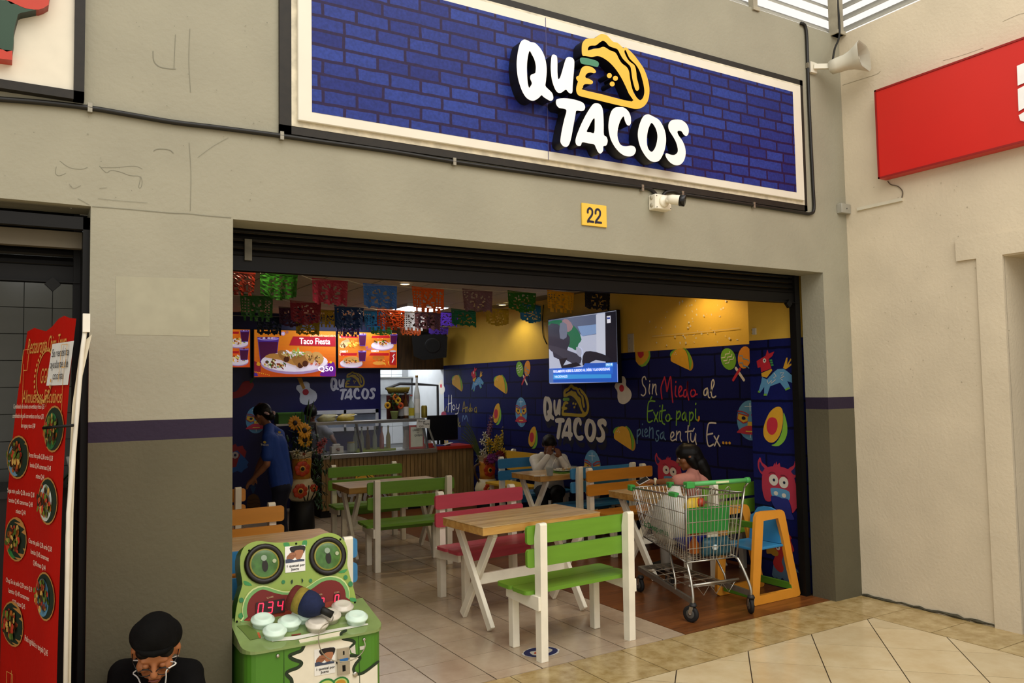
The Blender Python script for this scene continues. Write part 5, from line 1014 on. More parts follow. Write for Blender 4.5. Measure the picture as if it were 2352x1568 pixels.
# score digits
SEG = dict(zip('0347', ('abcdef', 'abcdg', 'bcfg', 'abc')))
def digit(ch, x, y, w, h, sk=-.12):
    a = Art(F_FACE, .0165, .0001); m = glow('#ff2a48', 1.3); X = lambda fx, fy: (x + fx * w + fy * h * sk, y + fy * h)
    pts = dict(a=((.1, 0), (.9, 0)), b=((1, .08), (1, .45)), c=((1, .55), (1, .92)), d=((.1, 1), (.9, 1)), e=((0, .55), (0, .92)), f=((0, .08), (0, .45)), g=((.1, .5), (.9, .5)))
    for s_ in SEG[ch]: p, q = pts[s_]; tilt = -.10; a.pstroke([(X(*p)[0], X(*p)[1] + p[0] * w * tilt), (X(*q)[0], X(*q)[1] + q[0] * w * tilt)], ZA, 2.6, m, sm=False)
    adopt(a.build('score_digit'), am)
a = Art(F_FACE, .0145, .0003)
for P in ([(240, 785), (520, 745), (522, 875), (240, 918)], [(870, 735), (915, 725), (917, 810), (872, 822)], [(1003, 700), (1062, 690), (1063, 790), (1003, 800)]): a = Art(F_FACE, .0145, .0003); a.ppoly(P, ZA, '#2a0806'); adopt(a.build('score_window'), am)
for ch, x, y, w, h in (('0', 268, 795, 46, 105), ('3', 362, 782, 46, 105), ('4', 458, 768, 48, 100), ('7', 880, 742, 26, 68), ('0', 1016, 712, 34, 70)): digit(ch, x, y, w, h)
for x, y, x2, s_ in ((345, 748, 412, 'SCORE'), (845, 718, 890, 'MARK'), (1005, 697, 1052, 'COIN')):
    p, p2 = F_FACE.uv(ZA[0] + x / ZA[2], ZA[1] + y / ZA[2]), F_FACE.uv(ZA[0] + x2 / ZA[2], ZA[1] + y / ZA[2]); adopt(text_on(F_FACE, s_, p.x, p.y, .008, '#b8a878', None, .0165, fit=p2.x - p.x, rot=4), am)
# price cards (plain stand-in portrait)
def card(fr, P, tilt):
    q = [tuple(v) for v in fr.uvs(P, ZA)]; (x0, y0), (x1, y1), (x2, y2), (x3, y3) = q
    L = lambda s_, t_: ((x0 * (1 - s_) + x1 * s_) * (1 - t_) + (x3 * (1 - s_) + x2 * s_) * t_, (y0 * (1 - s_) + y1 * s_) * (1 - t_) + (y3 * (1 - s_) + y2 * s_) * t_)
    a = Art(fr, .003, .0004); G = lambda pts, c: a.poly([L(*p) for p in pts], c)
    def sm(pts, c): a.poly([(v.x, v.y) for v in catmull([(L(*p)[0], L(*p)[1], 0) for p in pts], 3, True)], c)
    G([(0, 0), (1, 0), (1, 1), (0, 1)], '#e9e7df'); sm([(.28, .03), (.95, .02), (.96, .25), (.8, .35), (.45, .3), (.28, .2)], '#1c1513'); sm([(.48, .2), (.85, .18), (.9, .3), (.78, .5), (.65, .56), (.5, .45)], '#a8704e'); sm([(.1, .38), (.3, .25), (.5, .28), (.55, .38), (.4, .5), (.2, .55), (.08, .5)], '#8f5a3c'); G([(.02, .5), (.2, .48), (.45, .56), (.7, .52), (.95, .55), (.95, .62), (.02, .64)], '#3d465a')
    for k in range(3): sm([(.22 + .09 * k, .27), (.3 + .09 * k, .27), (.31 + .09 * k, .36), (.23 + .09 * k, .36)], '#9c6648')
    adopt(a.build('price_card'), am); h = abs(y0 - y3)
    for tx, s0, s1, tt, hh in (('1 quetzal por', .06, .95, .80, .085), ('Juego', .3, .7, .93, .085)):
        c0, c1 = L(s0, tt), L(s1, tt); adopt(text_on(fr, tx, c0[0], c0[1], hh * h, '#141414', None, .0065, fit=c1[0] - c0[0], bold=.03, rot=math.degrees(math.atan2(c1[1] - c0[1], c1[0] - c0[0]))), am)
card(F_FACE, [(528, 236), (728, 218), (728, 470), (532, 492)], 0)
# front panel print, door, coin slot
F_AM = Frame((0, AYF, 0), (1, 0, 0), (0, 0, 1)); a = Art(F_AM, .001, .0003); CR, OL = '#e6dfc9', '#20301c'
lf = [(665, 1145), (680, 1190), (715, 1205), (690, 1250), (630, 1275), (580, 1300), (610, 1325), (680, 1350), (700, 1380), (660, 1420), (580, 1445), (560, 1475), (600, 1530), (610, 1580), (600, 1800)]
rt = [(1080, 1060), (1075, 1110), (1100, 1140), (1180, 1150), (1215, 1170), (1185, 1205), (1165, 1250), (1170, 1290), (1240, 1300), (1275, 1320), (1240, 1360), (1215, 1400), (1200, 1440), (1240, 1480), (1320, 1450), (1435, 1360), (1440, 1800)]
a.ppoly(lf + [(1440, 1800)] + list(reversed(rt))[1:], ZA, CR)
a.pstroke([(715, 1205), (690, 1250), (630, 1275), (575, 1300), (610, 1335), (680, 1360), (690, 1385), (650, 1420), (570, 1450), (545, 1480), (590, 1530), (600, 1580)], ZA, 8, OL); a.pstroke([(1125, 1055), (1080, 1080), (1085, 1115), (1110, 1138), (1180, 1150), (1210, 1170), (1190, 1200), (1165, 1225)], ZA, 7, OL); a.pstroke([(1170, 1300), (1240, 1305), (1265, 1325), (1225, 1375), (1200, 1430), (1225, 1475), (1300, 1465), (1440, 1360)], ZA, 7, OL)
a.pstroke([(520, 1600), (520, 1225), (1250, 1095), (1262, 1600)], ZA, 1.6, '#1d3a14', sm=False)
a.ppoly([(1165, 1230), (1215, 1190), (1222, 1285), (1180, 1270)], ZA, '#cfcabc'); a.ppoly([(1260, 1210), (1308, 1200), (1310, 1235), (1262, 1245)], ZA, '#cfcabc')
for rr, cc in ((60, '#2f7a35'), (48, '#b9c86a'), (38, '#c08a2a')):
    u = F_AM.uv(ZA[0] + 1070 / ZA[2], ZA[1] + 1580 / ZA[2]); a.T = None; a.ell(u.x, u.y, rr * 1.5 / 1850, rr / 1550, cc)
u = F_AM.uv(ZA[0] + 930 / ZA[2], ZA[1] + 1600 / ZA[2]); a.ell(u.x, u.y, .05, .04, '#2f7a35'); a.ell(u.x, u.y, .04, .03, '#b9c86a'); adopt(a.build('front_print'), am)
card(F_AM, [(815, 1240), (1020, 1210), (1020, 1465), (818, 1500)], 0)
ms = mat('polished steel', '#b9b4a8', .22, .08, 30, metal=.9)
def rect3(P, y, t, m_, nm, bev=.002):
    q = [tuple(v) for v in F_AM.uvs(P, ZA)]; b = MB(); b.prism(q, m_, (0, y, 0), (1, 0, 0), (0, 0, 1), (0, -1, 0), t); return apart(b, nm, bev)
rect3([(1035, 1232), (1155, 1212), (1160, 1470), (1040, 1490)], AYF, .012, ms, 'coin_mechanism')
rect3([(1090, 1250), (1105, 1248), (1106, 1285), (1091, 1288)], AYF - .012, .001, M_DARK, 'coin_slot', 0); rect3([(1060, 1330), (1140, 1315), (1142, 1345), (1062, 1360)], AYF - .012, .002, paint('#2d6aa8'), 'coin_label', 0); rect3([(1085, 1390), (1115, 1385), (1117, 1445), (1087, 1450)], AYF - .012, .001, M_DARK, 'coin_return', 0)
for x, y, nm in ((1215, 1480, 'door_lock'), (458, 1300, 'bolt'), (1302, 1140, 'bolt'), (1045, 1365, 'knob')):
    u = F_AM.uv(ZA[0] + x / ZA[2], ZA[1] + y / ZA[2]); r_ = .014 if nm == 'door_lock' else .009; b = MB(); b.lathe([(r_, 0), (r_, .008), (r_ * .6, .011), (.001, .011)], ms if nm != 'knob' else M_DARK, F_AM.P(u.x, u.y, 0), 14, Matrix((F_AM.U, F_AM.V, F_AM.N)).transposed()); apart(b, nm)
for x, y in ((180, 272), (640, 205), (1072, 163), (60, 968), (1232, 822), (1215, 780)):
    u = F_FACE.uv(ZA[0] + x / ZA[2], ZA[1] + y / ZA[2]); b = MB(); b.ball(F_FACE.P(u.x, u.y, .002), .006, M_DARK, 8, 5); apart(b, 'screw')
# padded hammer on its cord
hm = thing('toy_hammer', 'padded red, yellow and navy hammer resting on the frog machine deck', 'hammer', (1.33, 4.3, .6))
def at_y(x, y, Y): return on_axis(x, y, 1, Y)
A_, B_, C_ = at_y(680, 1374, 4.33), at_y(727, 1394, 4.245), at_y(764, 1412, 4.20)
d_ = (B_ - A_).normalized(); rot = d_.to_track_quat('Z', 'Y').to_matrix(); L_ = (B_ - A_).length
for nm, pr_, m_ in (('red_end', [(.045, -.03), (.066, -.024), (.069, -.01), (.069, .012)], mat('hammer red', '#5e1c14', .8, .15, 60, bump=.3)), ('yellow_band', [(.069, .012), (.070, .03), (.069, .055)], mat('hammer yellow', '#8a7a2c', .85, .15, 60, bump=.3)), ('navy_head', [(.069, .055), (.070, .08), (.066, .105), (.045, .14), (.03, .16)], mat('hammer navy', '#141f42', .85, .15, 60, bump=.3))):
    b = MB(); b.lathe(pr_, m_, A_, 22, rot, cap=True); adopt(b.build(nm), hm)
b = MB(); b.tube([A_ + d_ * .14, C_], .019, mat('handle rubber', '#11110f', .6), 10); adopt(b.build('handle'), hm)
b = MB(); P = [C_] + [at_y(ZA[0] + x / ZA[2], ZA[1] + y / ZA[2], Y) for x, y, Y in ((1002, 930, 4.19), (985, 965, 4.16), (905, 1010, 4.115), (868, 1070, 4.105), (860, 1160, 4.10), (890, 1260, 4.10), (960, 1330, 4.10), (1060, 1358, 4.10), (1180, 1345, 4.10), (1270, 1290, 4.10), (1315, 1210, 4.10), (1302, 1145, 4.118))]
b.tube(catmull(P, 5), .0028, mat('steel cord', '#a39c88', .4, .1, 30, metal=.6), 6); adopt(b.build('cord'), hm)
# ================================================================== shopping cart
MC = mat('chromed wire', '#b5b2a8', .25, .05, 30, metal=.85); MCG = mat('cart green plastic', '#3f9a48', .4, .05, 10); MR_ = mat('black rubber', '#1a1a1a', .7)
ct_ = thing('shopping_cart', 'chrome wire shopping cart with a green handle, loaded with bags', 'shopping cart', (4.615, 4.615, 0), -9)
# local: x right, y away from the camera (cart front), z up ; handle at y~0
NB = dict(z0=.42, z1=.93, w0=.235, w1=.275, y0=.02, y1=-.03)          # near gate bottom/top
FB = dict(z0=.50, z1=.90, w0=.185, w1=.20, y0=.72, y1=.88)            # far end
def corner(D, s, top): return Vector((s * (D['w1'] if top else D['w0']), D['y1'] if top else D['y0'], D['z1'] if top else D['z0']))
def wires(name, a0, a1, b0, b1, n, m, cross=(0, 1)):
    """wire panel: n wires from edge a0a1 to edge b0b1, plus cross wires"""
    b = MB()
    for k in range(n + 1): f_ = k / n; b.tube([a0.lerp(a1, f_), b0.lerp(b1, f_)], .0028, MC, 5, cap=False)
    for f_ in [(j + 1) / (m + 1) for j in range(m)]: b.tube([a0.lerp(b0, f_), a1.lerp(b1, f_)], .0032, MC, 5, cap=False)
    b.tube([a0, a1], .006, MC, 8); b.tube([b0, b1], .006, MC, 8)
    return tag(b.build(name, ct_), kind=None)
nbl, nbr, ntl, ntr = corner(NB, -1, 0), corner(NB, 1, 0), corner(NB, -1, 1), corner(NB, 1, 1)
fbl, fbr, ftl, ftr = corner(FB, -1, 0), corner(FB, 1, 0), corner(FB, -1, 1), corner(FB, 1, 1)
wires('wire_gate', nbl, nbr, ntl, ntr, 15, 4); wires('wire_side', nbl, fbl, ntl, ftl, 26, 3); wires('wire_side', nbr, fbr, ntr, ftr, 26, 3); wires('wire_front', fbl, fbr, ftl, ftr, 10, 3); wires('wire_bottom', nbl, fbl, nbr, fbr, 18, 6)
b = MB()
for s in (-1, 1): b.tube([corner(NB, s, 0), corner(NB, s, 1) + Vector((0, -.03, .045))], .008, MC, 8); b.tube([corner(NB, s, 1) + Vector((0, -.03, .045)), corner(NB, s, 1) + Vector((s * .03, -.06, .10))], .008, MC, 8)
b.tube([ntl, ftl, ftr, ntr], .0075, MC, 8); b.build('basket_rim', ct_)
b = MB(); b.tube([(-.285, -.10, 1.035), (.285, -.10, 1.035)], .018, mat('cart handle green', '#56ae60', .35, .05, 10), 14); b.tube([(.255, -.10, 1.035), (.29, -.10, 1.035)], .023, MCG, 14); hd = b.build('handle', ct_)
b = MB(); b.box((-.27, -.095, 1.03), (.07, .06, .05), MCG); b.build('handle_bracket', ct_, .006)
b = MB(); b.bx(-.04, .08, -.122, -.116, 1.03, 1.045, paint('#cfd8a8')); b.build('handle_label', ct_)
for p in (ftl, ftr): b = MB(); b.box(p, (.05, .06, .05), MCG); b.build('corner_bumper', ct_, .006)
b = MB(); b.box(ntl + Vector((.0, .14, .005)), (.04, .10, .035), MCG); b.build('bumper', ct_, .005)
b = MB(); b.add([(-.215, .03, .83), (.19, .03, .83), (.185, .05, .63), (-.21, .05, .63), (-.215, .045, .83), (.19, .045, .83), (.185, .065, .63), (-.21, .065, .63)], [(0, 3, 2, 1), (4, 5, 6, 7), (0, 1, 5, 4), (3, 7, 6, 2), (0, 4, 7, 3), (1, 2, 6, 5)], mat('seat flap green', '#2f8f3e', .4, .05, 10)); o = b.build('child_seat_flap', ct_); o['label'] = 'green plastic child seat flap'
for k in range(3):
    b = MB(); b.tube([(-.15 + .14 * k, .0, .93), (-.15 + .14 * k, -.015, .97), (-.13 + .14 * k, -.02, .985), (-.11 + .14 * k, -.015, .97), (-.11 + .14 * k, .0, .93)], .004, MC, 6); b.build('wire_hook', ct_)
# chassis
b = MB()
for s in (-1, 1):
    b.tube(catmull([(s * .235, .02, .41), (s * .24, -.0, .40), (s * .255, -.06, .30), (s * .268, -.10, .20), (s * .270, -.10, .13)], 4), .011, MC, 10)
    b.tube([(s * .20, .30, .44), (s * .235, .18, .25), (s * .245, .17, .17)], .008, MC, 8)
b.build('rear_stay', ct_)
b = MB(); mch = mat('chassis steel', '#8b8980', .35, .08, 30, metal=.8)
for s in (-1, 1): b.bar((s * .27, -.10, .155), (s * .155, .86, .20), .022, .04, mch)
b.bar((-.155, .86, .20), (.155, .86, .20), .022, .035, mch); b.build('chassis', ct_)
b = MB()
for k in range(5): b.tube([(-.2 + .1 * k, .25, .19), (-.13 + .065 * k, .84, .21)], .004, MC, 5)
for y in (.3, .45, .6, .75): b.tube([(-.225 + y * .085, y, .19), (.225 - y * .085, y, .20)], .004, MC, 5)
b.build('lower_rack', ct_)
b = MB(); b.tube([(-.22, .02, .24), (.25, .02, .245)], .010, MC, 10); b.tube([(-.20, .03, .225), (.23, .03, .225)], .005, MC, 6)
zz = [(-.14 + .06 * k, .03, .225 if k % 2 == 0 else .15) for k in range(7)]; b.tube(zz, .004, MC, 6, cap=False); b.build('rack_bar', ct_)
def caster(x, y, rz, r=.062):
    e = bpy.data.objects.new('caster', None); COL.objects.link(e); e.parent = ct_; e.location = (x, y, 0); e.rotation_euler = (0, 0, R(rz))
    b = MB(); b.lathe([(r - .014, -.014), (r, -.011), (r, .011), (r - .014, .014)], MR_, (0, .02, r), 24, Matrix.Rotation(R(90), 3, 'Y')); b.build('wheel', e)
    b = MB(); b.lathe([(.03, -.016), (.034, -.015), (.034, .015), (.03, .016)], mat('wheel hub', '#55534e', .5), (0, .02, r), 16, Matrix.Rotation(R(90), 3, 'Y')); b.lathe([(.008, -.022), (.008, .022)], MC, (0, .02, r), 10, Matrix.Rotation(R(90), 3, 'Y')); b.build('hub', e)
    b = MB()
    for s in (-1, 1): b.bar((s * .02, .02, r), (s * .022, 0, .125), .03, .003, MC, (1, 0, 0))
    b.lathe([(.028, .12), (.03, .128), (.022, .145)], mat('caster collar', '#242424', .5), n=14); b.build('fork', e)
    return e
for x, y, rz in ((-.27, -.10, 25), (.27, -.10, -20), (-.155, .84, 0), (.155, .84, 0)): caster(x, y, rz)
# goods in the cart
def local(t, p): return t.matrix_basis @ Vector(p)
ct_M = Matrix.Translation(ct_.location) @ Matrix.Rotation(R(-9), 4, 'Z')
def blob(name, rings, m, n=18, seed=1, amp=.012, par=None, cap=True):
    """soft sack from elliptical rings (cx,cy,z,rx,ry)"""
    rnd = random.Random(seed); b = MB(); vs = []; fs = []
    for cx, cy, z, rx, ry in rings:
        for k in range(n):
            t = 2 * math.pi * k / n; w_ = 1 + rnd.uniform(-amp, amp) * 8 * .4
            c_, s_ = math.cos(t), math.sin(t); q = 2.6; den = (abs(c_) ** q + abs(s_) ** q) ** (1 / q)
            vs.append((cx + rx * c_ / den * w_, cy + ry * s_ / den * w_, z + rnd.uniform(-amp, amp)))
    for i in range(len(rings) - 1):
        for k in range(n): fs.append((i * n + k, i * n + (k + 1) % n, (i + 1) * n + (k + 1) % n, (i + 1) * n + k))
    if cap: fs += [tuple(range(n - 1, -1, -1)), tuple((len(rings) - 1) * n + k for k in range(n))]
    b.add(vs, fs, m, True); return b.build(name, par)
bag = thing('shopping_bag', 'full white plastic shopping bag with green lettering inside the cart', 'bag', ct_M @ Vector((-.06, .47, .50)), -9)
MBAG = mat('white plastic bag', '#dcd9cf', .4, .08, 12, bump=.5, transl=.15)
blob('sack', [(0, 0, 0, .10, .18), (0, 0, .05, .125, .22), (0, 0, .15, .135, .23), (0, -.01, .26, .12, .19), (0, -.02, .34, .085, .12), (.01, -.03, .40, .05, .06), (.02, -.04, .45, .03, .03)], MBAG, 20, 3, .008, bag)
fbg = Frame(ct_M @ Vector((-.06 - .137, .47, .5)), (ct_M.to_3x3() @ Vector((0, -1, 0))), (0, 0, 1)); o = text_on(fbg, 'laDespensa', -.20, .10, .045, '#1f6a3c', None, .016, fit=.38, rot=-4, bold=.02); adopt(o, bag)
fbg2 = Frame(ct_M @ Vector((-.06, .47 - .235, .5)), (ct_M.to_3x3() @ Vector((1, 0, 0))), (0, 0, 1))
t = thing('yellow_packet', 'yellow and red snack packet on top of the white bag in the cart', 'packet', ct_M @ Vector((.03, .30, .70)), -9); blob('pouch', [(0, 0, 0, .06, .03), (0, 0, .03, .085, .045), (0, 0, .09, .09, .05), (.01, 0, .14, .07, .03), (.02, 0, .16, .05, .01)], mat('packet yellow', '#d8b42e', .35, .1, 20, bump=.3), 16, 5, .005, t); a = blob('red_panel', [(.05, -.03, .10, .03, .03), (.06, -.03, .13, .035, .03), (.06, -.03, .16, .02, .015)], mat('packet red', '#b8442a', .35), 12, 6, .003, t)
t = thing('blue_bowl', 'dark blue plastic basin lying under the bags in the cart', 'basin', ct_M @ Vector((-.02, .22, .455)), -9); b = MB(); b.lathe([(.05, 0), (.09, .01), (.15, .10), (.16, .11), (.155, .115), (.145, .105), (.085, .018), (.001, .012)], mat('basin blue', '#1c2a8a', .35), n=26, M=Matrix.Rotation(R(-12), 3, 'X')); b.build('bowl', t)
t = thing('cereal_box', 'tall orange cereal packet standing behind the cart seat', 'packet', ct_M @ Vector((-.08, .14, .455)), 4); b = MB(); b.bx(-.03, .03, -.03, .03, 0, .25, mat('packet orange', '#a85a20', .45, .15, 15)); b.build('carton', t, .003); b = MB(); b.lathe([(.03, .25), (.035, .27), (.02, .30)], paint('#d8d4c8'), n=12); b.build('cap', t)
t = thing('juice_carton', 'leaning white and green carton at the front of the cart', 'carton', ct_M @ Vector((.10, .12, .45)), rot=(R(0), R(-16), R(-9))); b = MB(); b.bx(-.05, .05, -.045, .045, .0, .19, paint('#d9d2bd')); b.build('upper', t, .004); b = MB(); b.bx(-.051, .051, -.046, .046, 0, .06, paint('#1c5a50')); b.build('label_band', t, .003); b = MB(); b.lathe([(.04, .19), (.045, .20), (.045, .22), (.04, .225)], paint('#b8763a'), n=16); b.build('lid', t)
t = thing('detergent_bag', 'teal and white printed bag lying low in the cart', 'bag', ct_M @ Vector((.08, .07, .44)), -9); blob('pouch', [(0, 0, 0, .13, .03), (0, 0, .03, .14, .045), (0, 0, .10, .13, .045), (0, 0, .14, .12, .01)], mat('pouch teal', '#1c4a58', .35, .3, 20), 16, 9, .006, t); b = MB(); b.ball((-.04, -.045, .07), (.03, .008, .022), paint('#cfe0e6')); b.build('print_patch', t)
# ================================================================== high chair
hc = thing('high_chair', 'wooden high chair with orange side frames and a blue seat', 'high chair', (5.33, 4.81, 0)); MO, MBc, MGc = mat('high chair orange', '#d8902c', .42, .06, 5), mat('high chair blue', '#2f7fb0', .42, .06, 5), mat('high chair green', '#4a7a1e', .45)
ZH = (1620, 1020, 3.921)
OUT = [(425, 1440), (430, 1200), (445, 850), (455, 660), (475, 618), (520, 605), (690, 590), (712, 610), (725, 660), (780, 960), (830, 1200), (857, 1340), (850, 1362), (820, 1372), (450, 1455)]; INN = [(490, 1365), (525, 690), (655, 665), (700, 840), (740, 1060), (795, 1300), (490, 1365)]
fh = Frame((0, 4.605, 0), (1, 0, 0), (0, 0, 1)); fo = [(v.x, max(0, v.y)) for v in fh.uvs(OUT, ZH)]; fi = [(v.x, v.y) for v in fh.uvs(INN[:-1], ZH)]
for y in (4.605, 4.99):
    me = curve_mesh([fo, fi], .03, 1, False); me.materials.clear(); me.materials.append(MO)
    X = Matrix(((1, 0, 0, 0), (0, 0, -1, y + .015), (0, 1, 0, 0), (0, 0, 0, 1))); me.transform(X); adopt(link('side_frame', me), hc)
xl, xr_ = min(p[0] for p in fo), max(p[0] for p in fo)
def hp(b, nm, bev=.004): return adopt(b.build(nm, None, bev), hc)
zs = fh.uv(1730, 1230).y
b = MB(); b.bx(5.085, 5.46, 4.62, 4.975, .43, .452, MBc); hp(b, 'seat')
b = MB(); b.prism([(-.165, 0), (.165, 0), (.165, .20), (.13, .215), (.09, .27), (.04, .285), (-.04, .285), (-.09, .27), (-.13, .215), (-.165, .20)], MBc, (5.40, 4.797, .455), (0, 1, 0), (.12, 0, .99), (1, 0, 0), .022); hp(b, 'backrest')
b = MB(); b.bar((5.125, 4.622, .63), (5.125, 4.973, .63), .022, .05, MGc); hp(b, 'front_bar')
for x, z in ((5.09, .07), (5.52, .09)): b = MB(); b.bar((x, 4.62, z), (x, 4.975, z), .022, .06, MGc); hp(b, 'lower_bar')
# ================================================================== red roll-up banner of the neighbour restaurant
bd = Vector((.296, -.955, 0)); BO = Vector((.14, 3.93, 0)); F_BAN = Frame(BO, bd, (0, 0, 1))   # origin at the near lower corner, u runs from far (negative) to near (0)
bn = thing('banner_stand', 'red restaurant menu banner stand beside the grey pillar', 'banner', BO + bd * -.35)
rows = 16; MBN = mat('banner vinyl', '#b3170c', .35, .06, 4, bump=.1); b = MB(); vs = []; BW_ = .74
def ban(u, v):   # gentle lean and curl of the sheet
    return F_BAN.P(u, v, -.05 * max(0, (v - 1.25) / .85) ** 2 + .006 * math.sin(v * 3.1) + .008 * math.cos(u * 7))
def topz(u): return 2.10 + .05 * (u / BW_ + 1) - .02 * math.cos(u * 14)
for i in range(rows + 1):
    for j in range(9):
        u = -BW_ + BW_ * j / 8; v = .08 + (topz(u) - .08) * i / rows; uu = u
        uu = u * (1 - .14 * max(0, (i / rows - .45) / .55) ** 1.3)
        vs.append(ban(uu, v))
fs = [(i * 9 + j, i * 9 + j + 1, (i + 1) * 9 + j + 1, (i + 1) * 9 + j) for i in range(rows) for j in range(8)]
b.add(vs, fs, MBN, True); adopt(b.build('banner_sheet'), bn)
MPO = mat('pole white', '#d8d2c4', .4); b = MB(); b.tube([F_BAN.P(.02, .0, -.012), F_BAN.P(.02, 1.3, -.016), F_BAN.P(.03, 2.0, -.06), F_BAN.P(.035, 2.14, -.075)], .009, MPO, 10); adopt(b.build('pole'), bn)
b = MB(); b.bx(-.014, .014, -.014, .014, 0, .08, paint('#e2ddd0')); o = b.build('pole_cap'); o.location = F_BAN.P(.035, 2.07, -.072); adopt(o, bn)
b = MB(); b.bar(F_BAN.P(-BW_, .04, -.03), F_BAN.P(.04, .04, -.03), .10, .07, mat('stand base', '#8a8880', .4, metal=.5)); adopt(b.build('base'), bn)
b = MB(); b.tube([F_BAN.P(-.06, 1.66, .06), F_BAN.P(.0, 1.665, .035), F_BAN.P(.05, 1.67, -.02)], .007, M_DARK, 6); adopt(b.build('cable_tie'), bn)
b = MB(); vs = [F_BAN.P(.0, .08, -.01), F_BAN.P(.03, .08, -.03), F_BAN.P(.035, 1.3, -.03), F_BAN.P(.03, 1.8, -.045), F_BAN.P(.05, 2.06, -.09), F_BAN.P(.01, 2.02, -.06), F_BAN.P(.005, 1.75, -.03), F_BAN.P(.0, 1.2, -.012)]
b.add(vs, [list(range(8))], mat('banner reverse', '#cfc4ac', .6)); adopt(b.build('sheet_edge'), bn)
# printing follows the sheet
class BArt(Art):
    def build(s, name, parent=None):
        for i, v in enumerate(s.b.v):
            p = Vector(v) - F_BAN.O; u, vv, d = p.dot(F_BAN.U), p.dot(F_BAN.V), p.dot(F_BAN.N); s.b.v[i] = tuple(ban(u, vv) + F_BAN.N * (d + .001))
        return adopt(s.b.build(name), bn)
def btext(tx, u, v, h, w, col, align=0, bold=.0):
    o = text_on(F_BAN, tx, u, v, h, col, None, .003, fit=w, bold=bold)
    for q in o.data.vertices:
        p = q.co - F_BAN.O; q.co = ban(p.dot(F_BAN.U), p.dot(F_BAN.V)) + F_BAN.N * .004
    return adopt(o, bn)
def bp(x, y): p = F_BAN.uv(x, y); return p
GOLD = '#cf9a4c'
btext('Restaurante China Town', -.60, 2.00, .075, .52, GOLD); btext('Almuerzos Ejecutivos', -.60, 1.765, .062, .53, GOLD)
a = BArt(F_BAN, .002, .0003); c = bp(85, 862); a.T = None
pts = [(c.x + .115 * math.cos(t), c.y + .115 * math.sin(t)) for t in [2 * math.pi * k / 36 for k in range(37)]]; a.stroke(pts, .008, GOLD)
for k in range(30): t = 2 * math.pi * k / 30; a.ell(c.x + .125 * math.cos(t), c.y + .125 * math.sin(t), .009, .009, GOLD, n=6)
a.stroke([(-.60, .1), (-.60, 1.95)], .004, GOLD, sm=False); a.stroke([(-.06, .1), (-.06, 1.95)], .004, GOLD, sm=False)
for s0 in (-.62, -.10):
    for v0 in (1.86, .35): a.stroke([(s0, v0), (s0, v0 + .16), (s0 + .07, v0 + .16), (s0 + .07, v0 + .06), (s0 + .03, v0 + .06)], .006, GOLD, sm=False)
a.poly([(-.52, .1), (-.10, .1), (-.10, .44), (-.52, .46)], '#cf8f48'); a.build('banner_print')
btext('GGG', c.x - .06, c.y - .035, .07, .12, GOLD); btext('Horarios de', -.46, .34, .07, .34, '#b02a18', bold=.02); btext('12:00', -.48, .22, .08, .2, '#b02a18', bold=.02)
def lines(ls, x, y, w, col='#ecdcc8', h=.022):
    p = bp(x, y)
    for k, (tx, ww) in enumerate(ls): btext(tx, p.x + (w - ww) / 2, p.y - k * .045, h, ww, col)
lines([('Combinado de lomito con verduras y fresco Q35', .40), ('combinado de pollo con verduras con fresco Q30', .40), ('con agua y taco Q40', .18)], 22, 938, .40); lines([('Arroz frito pollo Q.38 cerdo Q.38', .34), ('lomito Q.40 camarones Q.48', .30), ('mixto Q.44', .12)], 58, 1050, .34); lines([('Sopa min pollo Q.38 cerdo Q.38', .34), ('lomito Q.40 camarones Q.48', .30), ('mixto Q.44', .12)], 17, 1130, .34); lines([('Chao min pollo Q.38 cerdo Q.38', .33), ('lomito Q.40 camarones', .26), ('Q.48 mixto Q.44', .18)], 62, 1246, .33); lines([('Chop Sui de pollo Q.39 cerdo Q.39', .33), ('lomito Q.40 camarones', .26), ('Q.50 mixto Q.45', .16)], 17, 1335, .33); lines([('Pollo agridulce o teriyaki Q.45', .33)], 57, 1470, .33, h=.026)
def dish(x, y, rw, rh, cols, tray, seed):
    rnd = random.Random(seed); c = bp(x, y); a = BArt(F_BAN, .004, .0003); a.T = None; a.ell(c.x, c.y, rw + .008, rh + .008, '#b07a3c'); a.ell(c.x, c.y, rw, rh, '#1c2a1c'); a.ell(c.x - rw * .2, c.y - .01, rw * .7, rh * .85, tray)
    for k in range(60):
        t = rnd.uniform(0, 6.28); r_ = math.sqrt(rnd.random()) * .8; a.ell(c.x - rw * .12 + r_ * rw * .75 * math.cos(t), c.y + r_ * rh * .85 * math.sin(t), rnd.uniform(.008, .02), rnd.uniform(.008, .02), rnd.choice(cols), rnd.uniform(0, 90), 6)
    a.build('dish_picture')
FC = ['#7a2a14', '#a8581c', '#4a5a1c', '#b83a20', '#c8a050', '#3a2410', '#6a7a2a']
for i, (x, y) in enumerate(((118, 985), (36, 1050), (110, 1150), (36, 1238), (108, 1368), (32, 1432))): dish(x, y, .125, .095, FC, ['#2f6a38', '#6a90a8', '#c8d0c8', '#2f7a3a', '#5a8aa8', '#3a3020'][i], i)
nt_ = thing('paper_notice', 'white paper notice reading Se necesita ayudante de cocina on the red banner', 'notice', F_BAN.P(-.2, 1.85, .1)); a = BArt(F_BAN, .006, .0005); P = [bp(104, 788), bp(160, 782), bp(149, 884), bp(93, 885)]; a.T = None
u0, u1, v0, v1 = P[3].x, P[2].x, (P[3].y + P[2].y) / 2, (P[0].y + P[1].y) / 2; a.poly([(u0, v0), (u1, v0), (u1 + .02, v1), (u0 + .03, v1)], paint('#d8d6d0')); o = a.build('sheet'); adopt(o, nt_)
